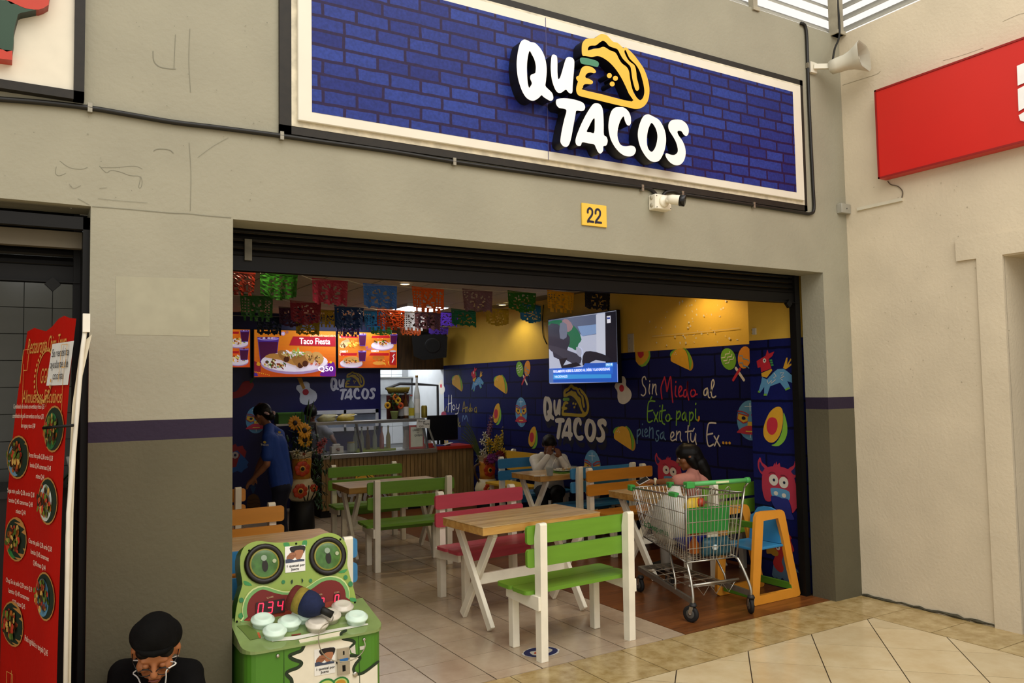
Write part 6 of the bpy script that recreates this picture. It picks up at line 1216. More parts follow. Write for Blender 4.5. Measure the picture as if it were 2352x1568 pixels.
for k, tx in enumerate(('Se necesita', 'ayudante de', 'cocina')):
    ww = (.20, .21, .12)[k] * (u1 - u0) / .26; o = btext(tx, (u0 + u1) / 2 - ww / 2 + .012, v1 - (v1 - v0) * (.32 + .27 * k), .036, ww, '#26242a'); 
    for q in o.data.vertices: q.co += F_BAN.N * .006
    adopt(o, nt_)
# ================================================================== counter and kitchen
YC = 11.1; F_CTR = Frame((0, YC, 0), (1, 0, 0), (0, 0, 1)); STEEL = mat('brushed steel', '#a5a49e', .3, .06, 40, metal=.85)
cxl, cxr = F_CTR.uv(739, 1100).x, F_CTR.uv(1003, 1100).x; ctop = F_CTR.uv(870, 1040).y
MPL = wood_mat('counter plank', '#7d6238', '#9c7f4e', .45, 2, 3, 7)
def counter(name, label, x0, x1, y0, y1, z, topm, th, ov):
    t = thing(name, label, 'counter', ((x0 + x1) / 2, (y0 + y1) / 2, 0)); b = MB(); b.bx(x0, x1, y0 + .012, y1, .10, z - th, mat('counter core', '#3b2c18', .7)); adopt(b.build('body'), t)
    b = MB(); b.bx(x0, x1, y0 + .05, y1, 0, .10, mat('black plinth', '#0b0a09', .6)); adopt(b.build('plinth'), t)
    n = int(round((x1 - x0) / .062)); w_ = (x1 - x0) / n; pm = None
    for k in range(n):
        xx = x0 + w_ * (k + .5)
        if pm is None: b = MB(); b.bx(-w_ / 2 + .003, w_ / 2 - .003, 0, .012, .10, z - th, MPL); o = b.build('plank', None, .002); pm = o.data
        else: o = link('plank', pm)
        o.parent = t; o.location = (xx - (x0 + x1) / 2, y0 - (y0 + y1) / 2, 0)
    b = MB(); b.bx(x0 - ov, x1 + ov * .2, y0 - .03, y1, z - th, z, topm); adopt(b.build('worktop', None, .004), t)
    return t
sc_ = counter('service_counter', 'wood-slat service counter with a steel top and logo at the back', cxl, cxr, YC, 11.7, ctop + .02, STEEL, .065, .02)
counter('cashier_counter', 'wood-slat cashier counter with a red top against the mural wall', cxr + .012, WX - .005, YC + .25, 11.85, ctop + .02, mat('red laminate', '#b02f18', .35), .05, -.002)
A, B = F_CTR.uv(772, 1086), F_CTR.uv(893, 1157); kx, kz = (B.x - A.x) / (LX1 - LX0), (A.y - B.y) / (LZ1 - LZ0)
raised_logo(Frame((0, YC - .022, 0), (1, 0, 0), (0, 0, 1)), lambda p: (A.x + (p[0] - LX0) * kx, B.y + (p[1] - LZ0) * kz), .02, sc_, lambda k: mat('counter logo ' + LCOL[k], LCOL[k], .5) if k in LCOL else mat('counter logo grey', '#a9a6a6', .5), BLK)
# glass guard with steel shelf
ZS = 1.345; gg = thing('glass_guard', 'steel shelf and glass food guard standing on the service counter', 'food guard', (4.4, 11.35, ctop + .02)); x0g, x1g = cxl - .05, F_CTR.uv(966, 960).x + .12
b = MB(); b.bx(x0g, x1g, 11.20, 11.50, ZS - .045, ZS, STEEL); adopt(b.build('shelf', None, .004), gg)
for x in (F_CTR.uv(828, 1000).x, x1g - .02, x0g + .02): b = MB(); b.bar((x + .03, 11.14, ctop + .02), (x - .02, 11.22, ZS - .04), .03, .03, STEEL); adopt(b.build('post'), gg)
b = MB(); b.bar((x1g + .15, 11.14, ctop + .02), (x1g + .03, 11.22, ZS - .04), .02, .03, STEEL); adopt(b.build('end_stay'), gg)
GL = mat('clear glass', '#e8f0ee', .02, .0, 3, alpha=.10, spec=.6)
b = MB(); b.add([(x0g + .03, 11.13, ctop + .03), (x1g, 11.13, ctop + .03), (x1g, 11.205, ZS - .03), (x0g + .03, 11.205, ZS - .03)], [(0, 1, 2, 3)], GL); adopt(b.build('pane'), gg)
# things on the shelf and worktop -------------------------------------------------
def bottle(label, px, py, Y, h, r, glass, cap, lab=None, liquid=None, group=None, z=None, name='bottle', cat='bottle'):
    p = on_axis(px, py, 1, Y); p.z = z if z is not None else ctop + .02; t = thing(name, label, cat, p, 0, group)
    b = MB(); b.lathe([(r * .95, 0), (r, .01), (r, h * .5), (r * .85, h * .6), (r * .4, h * .75), (r * .34, h * .9), (r * .42, h * .92), (r * .42, h * .95)], glass, n=16); b.build('glass_body', t)
    b = MB(); b.lathe([(r * .45, h * .95), (r * .45, h)], cap, n=12); b.build('cap', t)
    if lab: b = MB(); b.lathe([(r * 1.02, h * .12), (r * 1.02, h * .45)], lab, n=16, cap=False); b.build('label', t)
    return t
Gc, Gd, Gb, Gp = mat('clear bottle glass', '#b8c4bc', .08, .05, 20, alpha=.55), mat('dark bottle glass', '#1c1410', .12), mat('amber bottle glass', '#5a3414', .12, alpha=.85), mat('pink soda', '#b86a6a', .12, alpha=.8)
kw = dict(z=ZS, group='liquor bottles on the steel shelf')
bottle('dark liquor bottle with a small white label beside the shelf flowers', 921, 961, 11.36, .37, .042, Gd, M_DARK, paint('#8a8a8a'), **kw)
bottle('amber liquor bottle with a white label on the steel shelf', 932, 961, 11.38, .40, .045, Gb, paint('#2a1a10'), paint('#cfcabf'), **kw)
bottle('stocky bottle with a yellow label and red top on the steel shelf', 944.5, 961, 11.37, .36, .05, Gc, paint('#a82a1c'), paint('#b8a82a'), **kw)
bottle('tall slim bottle with a long white label on the steel shelf', 958, 961, 11.36, .66, .048, mat('frosted bottle', '#c9cbc4', .3), paint('#8a6a2a'), paint('#e0ddd4'), **kw)
t = thing('drink_can', 'gold drink can at the right end of the steel shelf', 'can', on_axis(974.5, 961, 1, 11.36)); t.location.z = ZS; b = MB(); b.lathe([(.042, 0), (.048, .012), (.048, .17), (.04, .185), (.04, .19)], mat('gold can', '#9a8a3a', .3, .1, 20, metal=.5), n=18); b.build('can_body', t); b = MB(); b.lathe([(.037, .19), (.037, .193)], STEEL, n=16); b.build('can_lid', t)
t = thing('flower_cup', 'small cup of yellow and orange flowers on the steel shelf', 'flowers', on_axis(906, 961, 1, 11.36)); t.location.z = ZS; b = MB(); b.lathe([(.04, 0), (.06, .1), (.065, .12)], paint('#7f8a4a'), n=14); b.build('cup', t)
for k in range(26): 
    if k == 0: b = MB()
    an, r_ = random.uniform(0, 6.28), random.uniform(.02, .12); b.ball((r_ * math.cos(an), r_ * .5 * math.sin(an), .16 + random.uniform(0, .22)), (.025, .02, .018), paint(random.choice(['#2f4a1c', '#3c5a24', '#26401a'])), 6, 4)
o = b.build('foliage', t); o['kind'] = 'stuff'
for x, z, c in ((-.13, .21, '#d8a01c'), (.0, .33, '#c86a1c'), (.08, .2, '#c8501c'), (.04, .28, '#d8b01c')):
    b = MB()
    for k in range(10): an = 2 * math.pi * k / 10; b.ball((x + .035 * math.cos(an), -.05, z + .035 * math.sin(an)), (.02, .008, .02), paint(c), 6, 4)
    b.ball((x, -.055, z), (.02, .012, .02), paint('#3a1e0c'), 8, 5); b.build('flower', t)
t = thing('woven_basket', 'yellow and black lidded basket behind the shelf bottles', 'basket', on_axis(911, 961, 1, 11.47)); t.location.z = ZS; b = MB(); b.bx(-.16, .2, -.015, .015, 0, .36, mat('dark red box', '#4a1410', .5)); b.build('box_body', t); b = MB(); b.lathe([(.14, 0), (.16, .05), (.165, .08)], mat('basket yellow', '#8a7a2a', .6, .3, 60), (.03, -.0, .40), 20, Matrix.Diagonal((1.2, .35, 1))); b.lathe([(.13, 0), (.15, .02)], M_DARK, (.03, 0, .38), 18, Matrix.Diagonal((1.2, .35, 1))); b.build('lid', t)
for lb, px, c in (('crumpled bag of snacks at the left end of the steel shelf', 749, '#a8a06a'), ('open yellow chip bag on the steel shelf', 793, '#b8a03a')):
    t = thing('chip_bag', lb, 'bag', on_axis(px, 962, 1, 11.36)); t.location.z = ZS; blob('pouch', [(0, 0, 0, .12, .06), (0, 0, .03, .14, .07), (.02, 0, .07, .12, .05), (.06, 0, .10, .10, .02)], mat('bag ' + c, c, .35, .2, 15, bump=.4), 14, int(px), .008, t); b = MB(); b.add([(.02, -.05, .06), (.17, -.05, .085), (.15, .04, .10), (.03, .05, .08)], [(0, 1, 2, 3)], paint('#d8d4c0')); b.build('torn_edge', t)
kw = dict(group='soda bottles on the service counter')
for px, lb, gl, cp in ((816, 'clear empty bottle beside the leaning steel post', Gc, M_DARK), (831, 'second clear bottle right of the leaning steel post', Gc, M_DARK), (845, 'dark slim bottle with a pale neck on the counter tray', Gb, paint('#cfc8b8')), (861, 'clear soda bottle in the middle of the counter tray', Gc, paint('#9a968c')), (877, 'pink soda bottle on the counter tray', Gp, paint('#9a968c')), (892, 'yellow soda bottle at the right end of the tray', mat('yellow soda', '#a89a3a', .12, alpha=.8), paint('#9a968c'))):
    bottle(lb, px, 1030, 11.40, .36, .034, gl, cp, None, **kw)
t = thing('serving_tray', 'long green serving tray on the service counter', 'tray', on_axis(860, 1033, 1, 11.30)); t.location.z = ctop + .02; b = MB(); b.bx(-.30, .30, -.07, .22, 0, .008, paint('#8a9a3a')); b.bx(-.31, .31, -.08, -.07, 0, .03, paint('#8a9a3a')); b.bx(-.31, .31, .22, .23, 0, .03, paint('#8a9a3a')); b.build('tray', t)
for x in (-.33,): 
    t = thing('glass_jar', 'squat glass jars with yellow lids left of the soda bottles', 'jar', on_axis(806, 1033, 1, 11.34)); t.location.z = ctop + .02; b = MB(); b.lathe([(.055, 0), (.06, .01), (.06, .12), (.05, .13)], Gc, n=16); b.build('glass', t); b = MB(); b.lathe([(.052, .13), (.052, .15)], paint('#a89a5a'), n=16); b.build('lid', t)
t = thing('napkin_box', 'white napkin holder on the left end of the service counter', 'box', on_axis(773, 1040, 1, 11.28)); t.location.z = ctop + .02; b = MB(); b.bx(-.09, .09, -.05, .05, 0, .10, paint('#c4c2ba')); b.build('holder', t, .006); b = MB(); b.bx(-.06, .05, -.03, .03, .10, .135, paint('#dcdad2')); b.build('napkins', t, .01)
t = thing('framed_notice', 'red framed notice reading Libro de Quejas on the counter', 'notice', on_axis(957, 1033, 1, 11.22)); t.location.z = ctop + .02; b = MB(); b.bx(-.125, .125, -.008, .008, 0, .36, paint('#a8281c')); b.build('frame', t, .003); b = MB(); b.bx(-.10, .10, -.0095, -.008, .03, .33, paint('#c9cbb8')); b.build('sheet', t)
fq_ = Frame((0, -.0105, 0), (1, 0, 0), (0, 0, 1))
for tx, u, v, h, w_ in (('LIBRO', -.07, .27, .028, .11), ('DE', .0, .235, .014, .03), ('QUEJAS', -.04, .19, .028, .13)):
    o = text_on(fq_, tx, u, v, h, '#1c1a18', None, .001, fit=w_, bold=.03); o.parent = t
t = thing('paper_sign', 'white handwritten sign reading Shot de Tequila Q15 on the shelf edge', 'notice', on_axis(972, 973, 1, 11.17), rot=(0, R(3), 0)); b = MB(); b.bx(-.11, .11, -.003, .003, -.065, .065, paint('#d4d2ca')); b.build('sheet', t)
for tx, u, v, w_ in (('Shot de', -.09, .025, .12), ('Tequila', -.01, -.01, .11), ('Q15', -.07, -.05, .07)):
    o = text_on(Frame((0, -.004, 0), (1, 0, 0), (0, 0, 1)), tx, u, v, .026, '#15130f', None, .001, fit=w_, bold=.02, shear=.2); o.parent = t
t = thing('sauce_basket', 'small red basket of sachets on the counter beside the framed notice', 'basket', on_axis(983, 1029, 1, 11.25)); t.location.z = ctop + .02; b = MB(); b.bx(-.07, .07, -.04, .04, 0, .07, paint('#a82a20')); b.build('basket', t, .006)
for x, c in ((-.03, '#2f4a9a'), (.03, '#c8c8c8')): b = MB(); b.bx(x - .022, x + .022, -.015, .015, .06, .12, paint(c)); b.build('sachet', t)
t = thing('card_holder', 'white papers leaning behind the framed notice', 'papers', on_axis(934, 1031, 1, 11.36)); t.location.z = ctop + .02; b = MB(); b.box((0, 0, .14), (.10, .006, .28), paint('#b9bab6'), M=Matrix.Rotation(R(8), 3, 'Y')); b.build('sheet', t); b = MB(); b.box((.02, .03, .18), (.10, .006, .32), paint('#9a9b98'), M=Matrix.Rotation(R(-6), 3, 'Y')); b.build('card', t)
# cashier monitor
t = thing('computer_monitor', 'black monitor seen from behind on the red cashier counter', 'monitor', (5.72, 11.60, ctop + .02)); b = MB(); b.bx(-.27, .27, -.02, .02, .08, .48, mat('black plastic case', '#0a0a0b')); b.build('case', t, .006); b = MB(); b.bx(-.1, .1, -.08, .08, 0, .015, M_DARK); b.bx(-.03, .03, -.0, .03, .0, .12, M_DARK); b.build('stand', t)
t = thing('desk_papers', 'loose papers and a blue stapler on the red cashier counter', 'papers', (5.58, 11.42, ctop + .02)); t.location.x = cxr + .22; b = MB(); b.bx(-.14, .06, -.06, .06, 0, .02, paint('#2a2a6a')); b.build('stapler', t, .01); b = MB(); b.box((.14, .02, .03), (.16, .1, .004), paint('#b9b6ae'), M=Matrix.Rotation(R(-14), 3, 'Y')); b.build('sheet', t)
# steel pipe frame in the alcove
t = thing('pipe_frame', 'grey steel pipe frame standing in the white-tiled alcove', 'frame', (5.5, 12.2, 0)); b = MB(); P = [on_axis(x, y, 1, 12.15) for x, y in ((886, 893), (918, 881), (960, 882), (1005, 885), (1006, 960), (1006, 1040))]; b.tube(P, .022, mat('grey pipe', '#5d5f60', .45, .05, 20, metal=.5), 8); adopt(b.build('pipe'), t); p = on_axis(1006, 1040, 1, 12.15); b = MB(); b.tube([p, Vector((p.x, p.y, 0))], .022, mat('grey pipe', '#5d5f60'), 8); adopt(b.build('upright'), t)
t = thing('stainless_shelf', 'grey wall ledge inside the white-tiled alcove', 'shelf', (5.7, BWY + 1.38, 1.7)); b = MB(); b.bx(-.45, .42, -.1, .1, 0, .3, mat('grey unit', '#8f9294', .4)); b.build('unit', t, .005); b = MB(); b.bx(-.47, .44, -.12, .1, .3, .32, STEEL); b.build('top', t)
# white pass-through window in the back wall
p0, p1 = F_BACK.uv(728, 943), F_BACK.uv(868, 986)
t = MB(); mw_ = mat('white frame', '#c4c6cc', .4); x0, x1, z0, z1 = p0.x - .12, p1.x, p1.y, p0.y
for q in ((x0, x1, z1 - .06, z1), (x0, x1, z0, z0 + .06), (x0, x0 + .05, z0, z1), (x1 - .05, x1, z0, z1), ((x0 + x1) / 2 - .02, (x0 + x1) / 2 + .02, z0, z1)): t.bx(q[0], q[1], BWY - .03, BWY + .0, q[2], q[3], mw_)
win = struct(t.build('window_1')); b = MB(); b.bx(x0 + .05, x1 - .05, BWY - .008, BWY - .004, z0 + .06, z1 - .06, mat('hatch pane', '#7d8798', .12, .3, 2)); b.build('pane', win)
# green crate beside the worker
t = thing('plastic_crate', 'green plastic crate on a shelf behind the woman in blue', 'crate', on_axis(665, 972, 1, 12.2)); b = MB(); b.bx(-.2, .2, -.12, .12, 0, .16, paint('#3f6a1c')); b.build('crate_body', t, .006); b = MB(); b.bx(-.21, .21, -.13, .13, .145, .165, paint('#4a7a24')); b.build('rim', t); b = MB(); b.bx(-.24, .24, -.14, .15, -.03, 0, STEEL); b.build('shelf_board', t)
b = MB(); b.bx(-.2, -.17, .1, .13, -t.location.z, -.03, STEEL); b.bx(.17, .2, .1, .13, -t.location.z, -.03, STEEL); b.build('shelf_leg', t)
# ---- black loudspeaker under the soffit
t = thing('loudspeaker', 'big black loudspeaker hung under the ceiling at the soffit', 'loudspeaker', on_axis(985, 790, 1, 11.9)); t.rotation_euler = (R(12), 0, R(-24)); b = MB(); b.prism([(-.25, -.17), (-.10, -.24), (.28, -.20), (.30, .14), (.18, .20), (-.28, .16)], mat('speaker black', '#070707', .6), (0, -.15, 0), (1, 0, 0), (0, 0, 1), (0, 1, 0), .30); b.build('cabinet', t, .015)
b = MB(); b.lathe([(.13, .0), (.12, .01), (.06, -.02), (.03, -.03), (.03, -.01), (.001, .0)], mat('speaker cone', '#121212', .5), (.06, -.152, .0), 24, Matrix.Rotation(R(90), 3, 'X'), cap=False); b.build('cone', t); b = MB(); b.tube([(0, 0, .15), (0, .03, CZ - t.location.z + .02)], .02, M_DARK, 8); b.build('hanger', t)
# ================================================================== flower vases
def petals(b, c, r, n, m, mc, up=Vector((0, -1, 0)), w=.4):
    q = up.to_track_quat('Z', 'Y').to_matrix()
    for k in range(n):
        an = 2 * math.pi * k / n; p = q @ Vector((math.cos(an) * r * .62, math.sin(an) * r * .62, random.uniform(0, .012))); Mx = q @ Matrix.Rotation(an, 3, 'Z'); b.ball(Vector(c) + p, (r * .42, r * w * .5, .006), m, 6, 4, Mx)
    b.ball(Vector(c) + q @ Vector((0, 0, .006)), (r * .36, r * .36, .02), mc, 10, 5, q)
def vase(label, loc, flowers, greens, tall, stand, s=1.0, handle=False):
    t = thing('flower_vase', label, 'vase', loc); cr = mat('vase cream', '#cfc19a', .4, .06, 8)
    zb = .0
    if stand: b = MB(); b.lathe([(.16, 0), (.165, .02), (.15, stand)], mat('black stand', '#0a0908', .6), n=24); b.build('stand', t); zb = stand
    b = MB(); b.lathe([(.12 * s, zb), (.17 * s, zb + .06 * s), (.18 * s, zb + .14 * s), (.15 * s, zb + .22 * s), (.11 * s, zb + .27 * s)], cr, n=28); b.build('lower_bulb', t)
    b = MB(); b.lathe([(.11 * s, zb + .27 * s), (.105 * s, zb + .33 * s), (.12 * s, zb + .48 * s), (.115 * s, zb + .52 * s)], mat('vase ochre', '#c8862a', .4, .15, 12), n=28); b.build('neck', t)
    b = MB(); b.lathe([(.115 * s, zb + .52 * s), (.14 * s, zb + .60 * s), (.15 * s, zb + .605 * s), (.125 * s, zb + .57 * s), (.10 * s, zb + .50 * s)], cr, n=28, cap=False); b.build('rim', t)
    for x, z, r_, yy in ((-.03, .40, .095, -.125), (-.07, .14, .09, -.175), (.10, .16, .05, -.16)):
        b = MB()
        for k in range(7): an = 2 * math.pi * k / 7 + .3; b.ball((x * s + r_ * .6 * math.cos(an) * s, yy * s, zb + (z + r_ * .6 * math.sin(an)) * s), (r_ * .45 * s, .012, r_ * .42 * s), mat('painted petal', '#b83a16', .45, .2, 20), 10, 6)
        b.ball((x * s, (yy - .01) * s, zb + z * s), (r_ * .4 * s, .012, r_ * .4 * s), paint('#d8a03a'), 12, 6); b.ball((x * s, (yy - .02) * s, zb + z * s), (r_ * .25 * s, .012, r_ * .25 * s), paint('#15100c'), 10, 6); b.build('painted_flower', t)
    b = MB()
    for x0, x1 in ((.02, .035), (.06, .11), (-.01, -.04)): b.tube([(x0 * s, -.165 * s, zb + .02), (x1 * s, -.172 * s, zb + .12 * s), (x1 * 1.1 * s, -.165 * s, zb + .20 * s)], .008, paint('#15130d'), 5)
    b.build('painted_stem', t)
    if handle: b = MB(); b.tube(catmull([(-.11 * s, 0, zb + .48 * s), (-.19 * s, 0, zb + .46 * s), (-.20 * s, 0, zb + .36 * s), (-.14 * s, 0, zb + .24 * s)], 5), .018, paint('#4a3418'), 8); b.build('handle', t)
    zt = zb + .56 * s; lf = [paint(c) for c in ('#1e3314', '#2c4a1c', '#16260f')]
    b = MB()
    for k in range(greens[0]):
        an = random.uniform(0, 6.28); r_ = random.uniform(.02, greens[1]); z = zt + random.uniform(-.05, greens[2]); q = Matrix.Rotation(random.uniform(0, 6.28), 3, 'Z') @ Matrix.Rotation(random.uniform(.3, 1.3), 3, 'X'); b.ball((r_ * math.cos(an), r_ * math.sin(an), z), (.018, .055, .004), random.choice(lf), 6, 4, q)
    o = b.build('foliage', t); o['kind'] = 'stuff'
    for (x, y, z, r_, n, c, cc) in flowers:
        b = MB(); petals(b, (x, y, zt + z), r_, n, paint(c), paint(cc), Vector((random.uniform(-.3, .3), -1, random.uniform(0, .5)))); b.tube([(x, y + .02, zt + z), (x * .6, y * .3, zt + z * .4), (0, 0, zt - .05)], .005, lf[0], 5); b.build('flower', t)
    for x, y, z, c in tall: b = MB(); b.tube(catmull([(x * .15, 0, zt - .1), (x * .6, y * .5, zt + z * .6), (x, y, zt + z)], 4), [.008] * 8 + [.003], lf[1] if not c else paint(c), 5); b.build('reed', t)
    return t, zt
px2 = .0066
v1, z1_ = vase('tall painted vase of sunflowers on a black stand by the counter', (3.09, 10.42, 0), [(-.12, -.1, .42, .10, 14, '#c8881c', '#1c0f06'), (-.01, -.14, .32, .11, 15, '#d0901c', '#1c0f06'), (.0, -.14, .20, .10, 14, '#d0961c', '#1c0f06'), (-.10, -.13, .04, .06, 7, '#b8b08a', '#6a5a20'), (-.02, -.15, .02, .06, 7, '#c8b8a0', '#7a3a20'), (.22, -.1, .12, .06, 8, '#8a2a30', '#5a1a1c'), (.27, -.1, .17, .05, 8, '#9a3a3a', '#5a1a1c'), (.20, -.12, .05, .05, 8, '#a85a50', '#5a1a1c')], (90, .22, .35), [(.10, 0, .72, None), (.18, .05, .70, None), (-.08, 0, .55, None), (.14, .02, .62, None), (.02, .05, .6, None)], .37, 1.06)
b = MB()
for k in range(110): q = Matrix.Rotation(random.uniform(0, 6.28), 3, 'Z') @ Matrix.Rotation(random.uniform(.3, 1.3), 3, 'X'); f_ = random.random(); b.ball((.20 + random.gauss(0, .05), -.06 + random.gauss(0, .05), z1_ + .05 - f_ * .75), (.012, .05, .004), paint(random.choice(['#22401a', '#2f5222', '#1a3014'])), 6, 4, q)
o = b.build('trailing_leaves', v1); o['kind'] = 'stuff'
fl2 = [(-.10 + random.uniform(-.05, .05), -.1, .05 + .05 * k, .055, 6, '#b9b2a4', '#8a8060') for k in range(7)] + [(.03 + random.uniform(-.06, .08), -.13, .12 + .04 * k, .07, 8, '#b8941c', '#8a6a14') for k in range(5)] + [(.19 + .018 * k, -.05, .12 + .055 * k, .06, 6, '#c0a02a', '#8a741c') for k in range(7)] + [(.02 + .012 * k, -.02, .34 + .05 * k, .05, 6, '#6a3a52', '#8a6a7a') for k in range(6)] + [(-.02, -.16, .0, .08, 14, '#6a1a6a', '#4a0f4a'), (.06, -.17, .02, .075, 14, '#5a1458', '#3a0c3a'), (.13, -.16, .03, .09, 14, '#6a0f14', '#4a0a0c'), (.20, -.14, .06, .09, 10, '#b8901c', '#8a6a14'), (-.09, -.15, -.03, .06, 12, '#7a1a1c', '#4a0a0c')]
v2, z2_ = vase('painted clay vase of mixed flowers beside the cashier counter', (5.90, 10.48, 0), fl2, (40, .16, .25), [(-.34 - .02 * k, 0, .55 - .04 * k, '#4a5a2c') for k in range(6)], .16, 1.05, True)
# ================================================================== paper bunting
_pp = {}
def picado(name_col, hexc, pat, w, h, seed):
    rnd = random.Random(seed); nu, nv = 22, 18; b = MB(); m = mat('tissue ' + hexc, hexc, .35, .12, 20, transl=.5, spec=.5)
    vs = []
    for j in range(nv + 1):
        for i in range(nu + 1):
            u = (i / nu - .5) * w; v = -j / nv * h; k = 1 - .06 * j / nv; vs.append((u * k, .012 * math.sin(i * .9 + seed) * j / nv + rnd.uniform(-.003, .003), v))
    fs = []
    for j in range(nv):
        for i in range(nu):
            x, y = (i + .5) / nu, (j + .5) / nv; keep = True
            edge = .86 + .12 * abs(math.sin(x * math.pi * 3.5)) if pat != 1 else (.98 if (i // 2) % 2 else .84)
            if pat == 2: edge = .80 + .18 * math.sin(x * math.pi)
            if y > edge: keep = False
            dx, dy = (x - .5) * 1.25, y - .52; r_ = math.hypot(dx, dy); an = math.atan2(dy, dx)
            if j > 1 and 1 <= i < nu - 1 and y < .82:
                if pat == 0 and (.16 < r_ < .34) and math.sin(an * 8 + r_ * 9) > .45: keep = False
                if pat == 1 and (i < 6 or i > nu - 7) and i % 2 and j % 2: keep = False
                if pat == 1 and .10 < r_ < .26 and math.sin(an * 5) > .55: keep = False
                if pat == 2 and (.30 < r_ < .40 and math.sin(an * 12) > .3 or r_ < .2 and math.sin(an * 6 + 1) > .7): keep = False
                if rnd.random() < .05: keep = False
            if keep: a0 = j * (nu + 1) + i; fs.append((a0, a0 + nu + 1, a0 + nu + 2, a0 + 1))
    b.add(vs, fs, m); return b
rows_ = [
 ((640, 6.5), (1370, 9.6), [('rust red', '#7a2414', 496, 622, 678, 1, 'cut off by the grey pillar'), ('leaf green', '#2c6a1c', 597, 627, 690, 2, 'first whole one in the front row'), ('glossy pink', '#b03650', 717, 642, 702, 0, 'in the front row above the Taco Fiesta screen'), ('shining sky blue', '#4a86e8', 834, 654, 710, 0, 'left of the ceiling lamp'), ('bright orange', '#e8641a', 946, 661, 718, 1, 'right of the ceiling lamp'), ('dull mauve', '#7d5d6c', 1062, 666, 717, 0, 'in the front row'), ('dark green', '#1f6a24', 1166, 670, 718, 2, 'in the front row by the yellow wall'), ('golden yellow', '#d8a01c', 1257, 669, 718, 1, 'just above the wall television'), ('nearly black', '#1a1d2a', 1343, 668, 712, 0, 'above the right of the wall television'), ('orange red', '#b8340e', 1421, 667, 711, 2, 'last one on the right, against the yellow wall')], 85, 57),
 ((590, 7.4), (1218, 11.0), [('moss green', '#2f6a2c', 551, 678, 738, 1, 'in the second row next to the pillar'), ('rose red', '#92293a', 666, 693, 746, 2, 'in the second row above the big menu screen'), ('royal blue', '#143c78', 768, 704, 757, 0, 'in the second row between the menu screens'), ('burnt orange', '#b8441a', 866, 711, 758, 1, 'in the second row under the blue one'), ('greyish plum', '#6a4a58', 952, 716, 758, 0, 'in the second row under the bright orange one'), ('emerald green', '#1f7040', 1036, 711, 750, 0, 'in front of the ceiling downlight'), ('mustard yellow', '#c09a1c', 1114, 707, 749, 2, 'in the second row on the yellow wall'), ('light blue', '#2f7aa8', 1193, 699, 742, 2, 'in the second row left of the television')], 74, 50),
 ((640, 9.6), (1030, 11.3), [('dark plum', '#4a2440', 640, 706, 752, 2, 'half behind the rose red one'), ('lemon yellow', '#b89a20', 730, 712, 752, 1, 'behind the royal blue one'), ('cyan', '#3a9ad8', 836, 714, 759, 1, 'beside the ceiling lamp'), ('white', '#efece4', 925, 716, 759, 1, 'with square holes, below the ceiling lamp'), ('violet', '#4a2a90', 1003, 716, 750, 0, 'behind the greyish plum one')], 57, 48),
 ((615, 9.6), (1005, 11.6), [('navy', '#12243a', 590, 727, 770, 0, 'over the left corner of the big menu screen'), ('olive yellow', '#a8921c', 679, 738, 770, 0, 'hanging over the top edge of the big menu screen'), ('grey lilac', '#5a4078', 773, 744, 773, 1, 'between the two menu screens'), ('grass green', '#3a7a24', 850, 751, 770, 2, 'over the right menu screen'), ('brown orange', '#a8481c', 919, 753, 770, 1, 'left of the black loudspeaker'), ('deep violet', '#38206c', 984, 750, 768, 0, 'over the black loudspeaker')], 57, 46)]
def at_depth(x, y, d): return EYE + ray(x, y) * (d / F)
for ri, ((xa, da), (xb, db), items, wa, wb) in enumerate(rows_):
    tops = []
    for k, (cn, hx, xl_, yt, yb, pat, wh) in enumerate(items):
        f_ = (xl_ - xa) / (xb - xa); d = 1 / ((1 / da) * (1 - f_) + (1 / db) * f_); wpx = wa + (wb - wa) * f_
        p0, p1 = at_depth(xl_, yt, d), at_depth(xl_ + wpx, yt + (1.5 if ri < 2 else .5), 1 / ((1 / da) * (1 - (f_ + wpx / (xb - xa))) + (1 / db) * (f_ + wpx / (xb - xa))))
        w_ = (p1 - p0).length; mid = (p0 + p1) / 2; rz = math.degrees(math.atan2(p1.y - p0.y, p1.x - p0.x)); h = (yb - yt) * d / F
        t = thing('paper_bunting', '%s cut-paper bunting flag %s' % (cn, wh), 'bunting', mid, rz, 'cut-paper flags strung under the ceiling'); tops += [p0, p1]
        b = picado(cn, hx, pat, w_, h, k + ri * 11); b.build('cut_paper', t); b = MB(); b.bx(-w_ / 2, w_ / 2, -.002, .002, -.012, .004, mat('tissue ' + hx, hx)); b.build('folded_hem', t)
    tops = [tops[0] + (tops[0] - tops[-1]).normalized() * .5] + tops
    end = tops[-1] + (tops[-1] - tops[-2]).normalized() * .35; end.x = min(end.x, WX - .01); tops.append(end)
    t = thing('bunting_string', 'thin string carrying the %s row of paper flags' % ('front', 'second', 'third', 'lowest')[ri], 'string', tops[0]); b = MB(); b.tube(tops, .003, mat('string', '#b8b0a0', .7), 5); adopt(b.build('cord'), t)
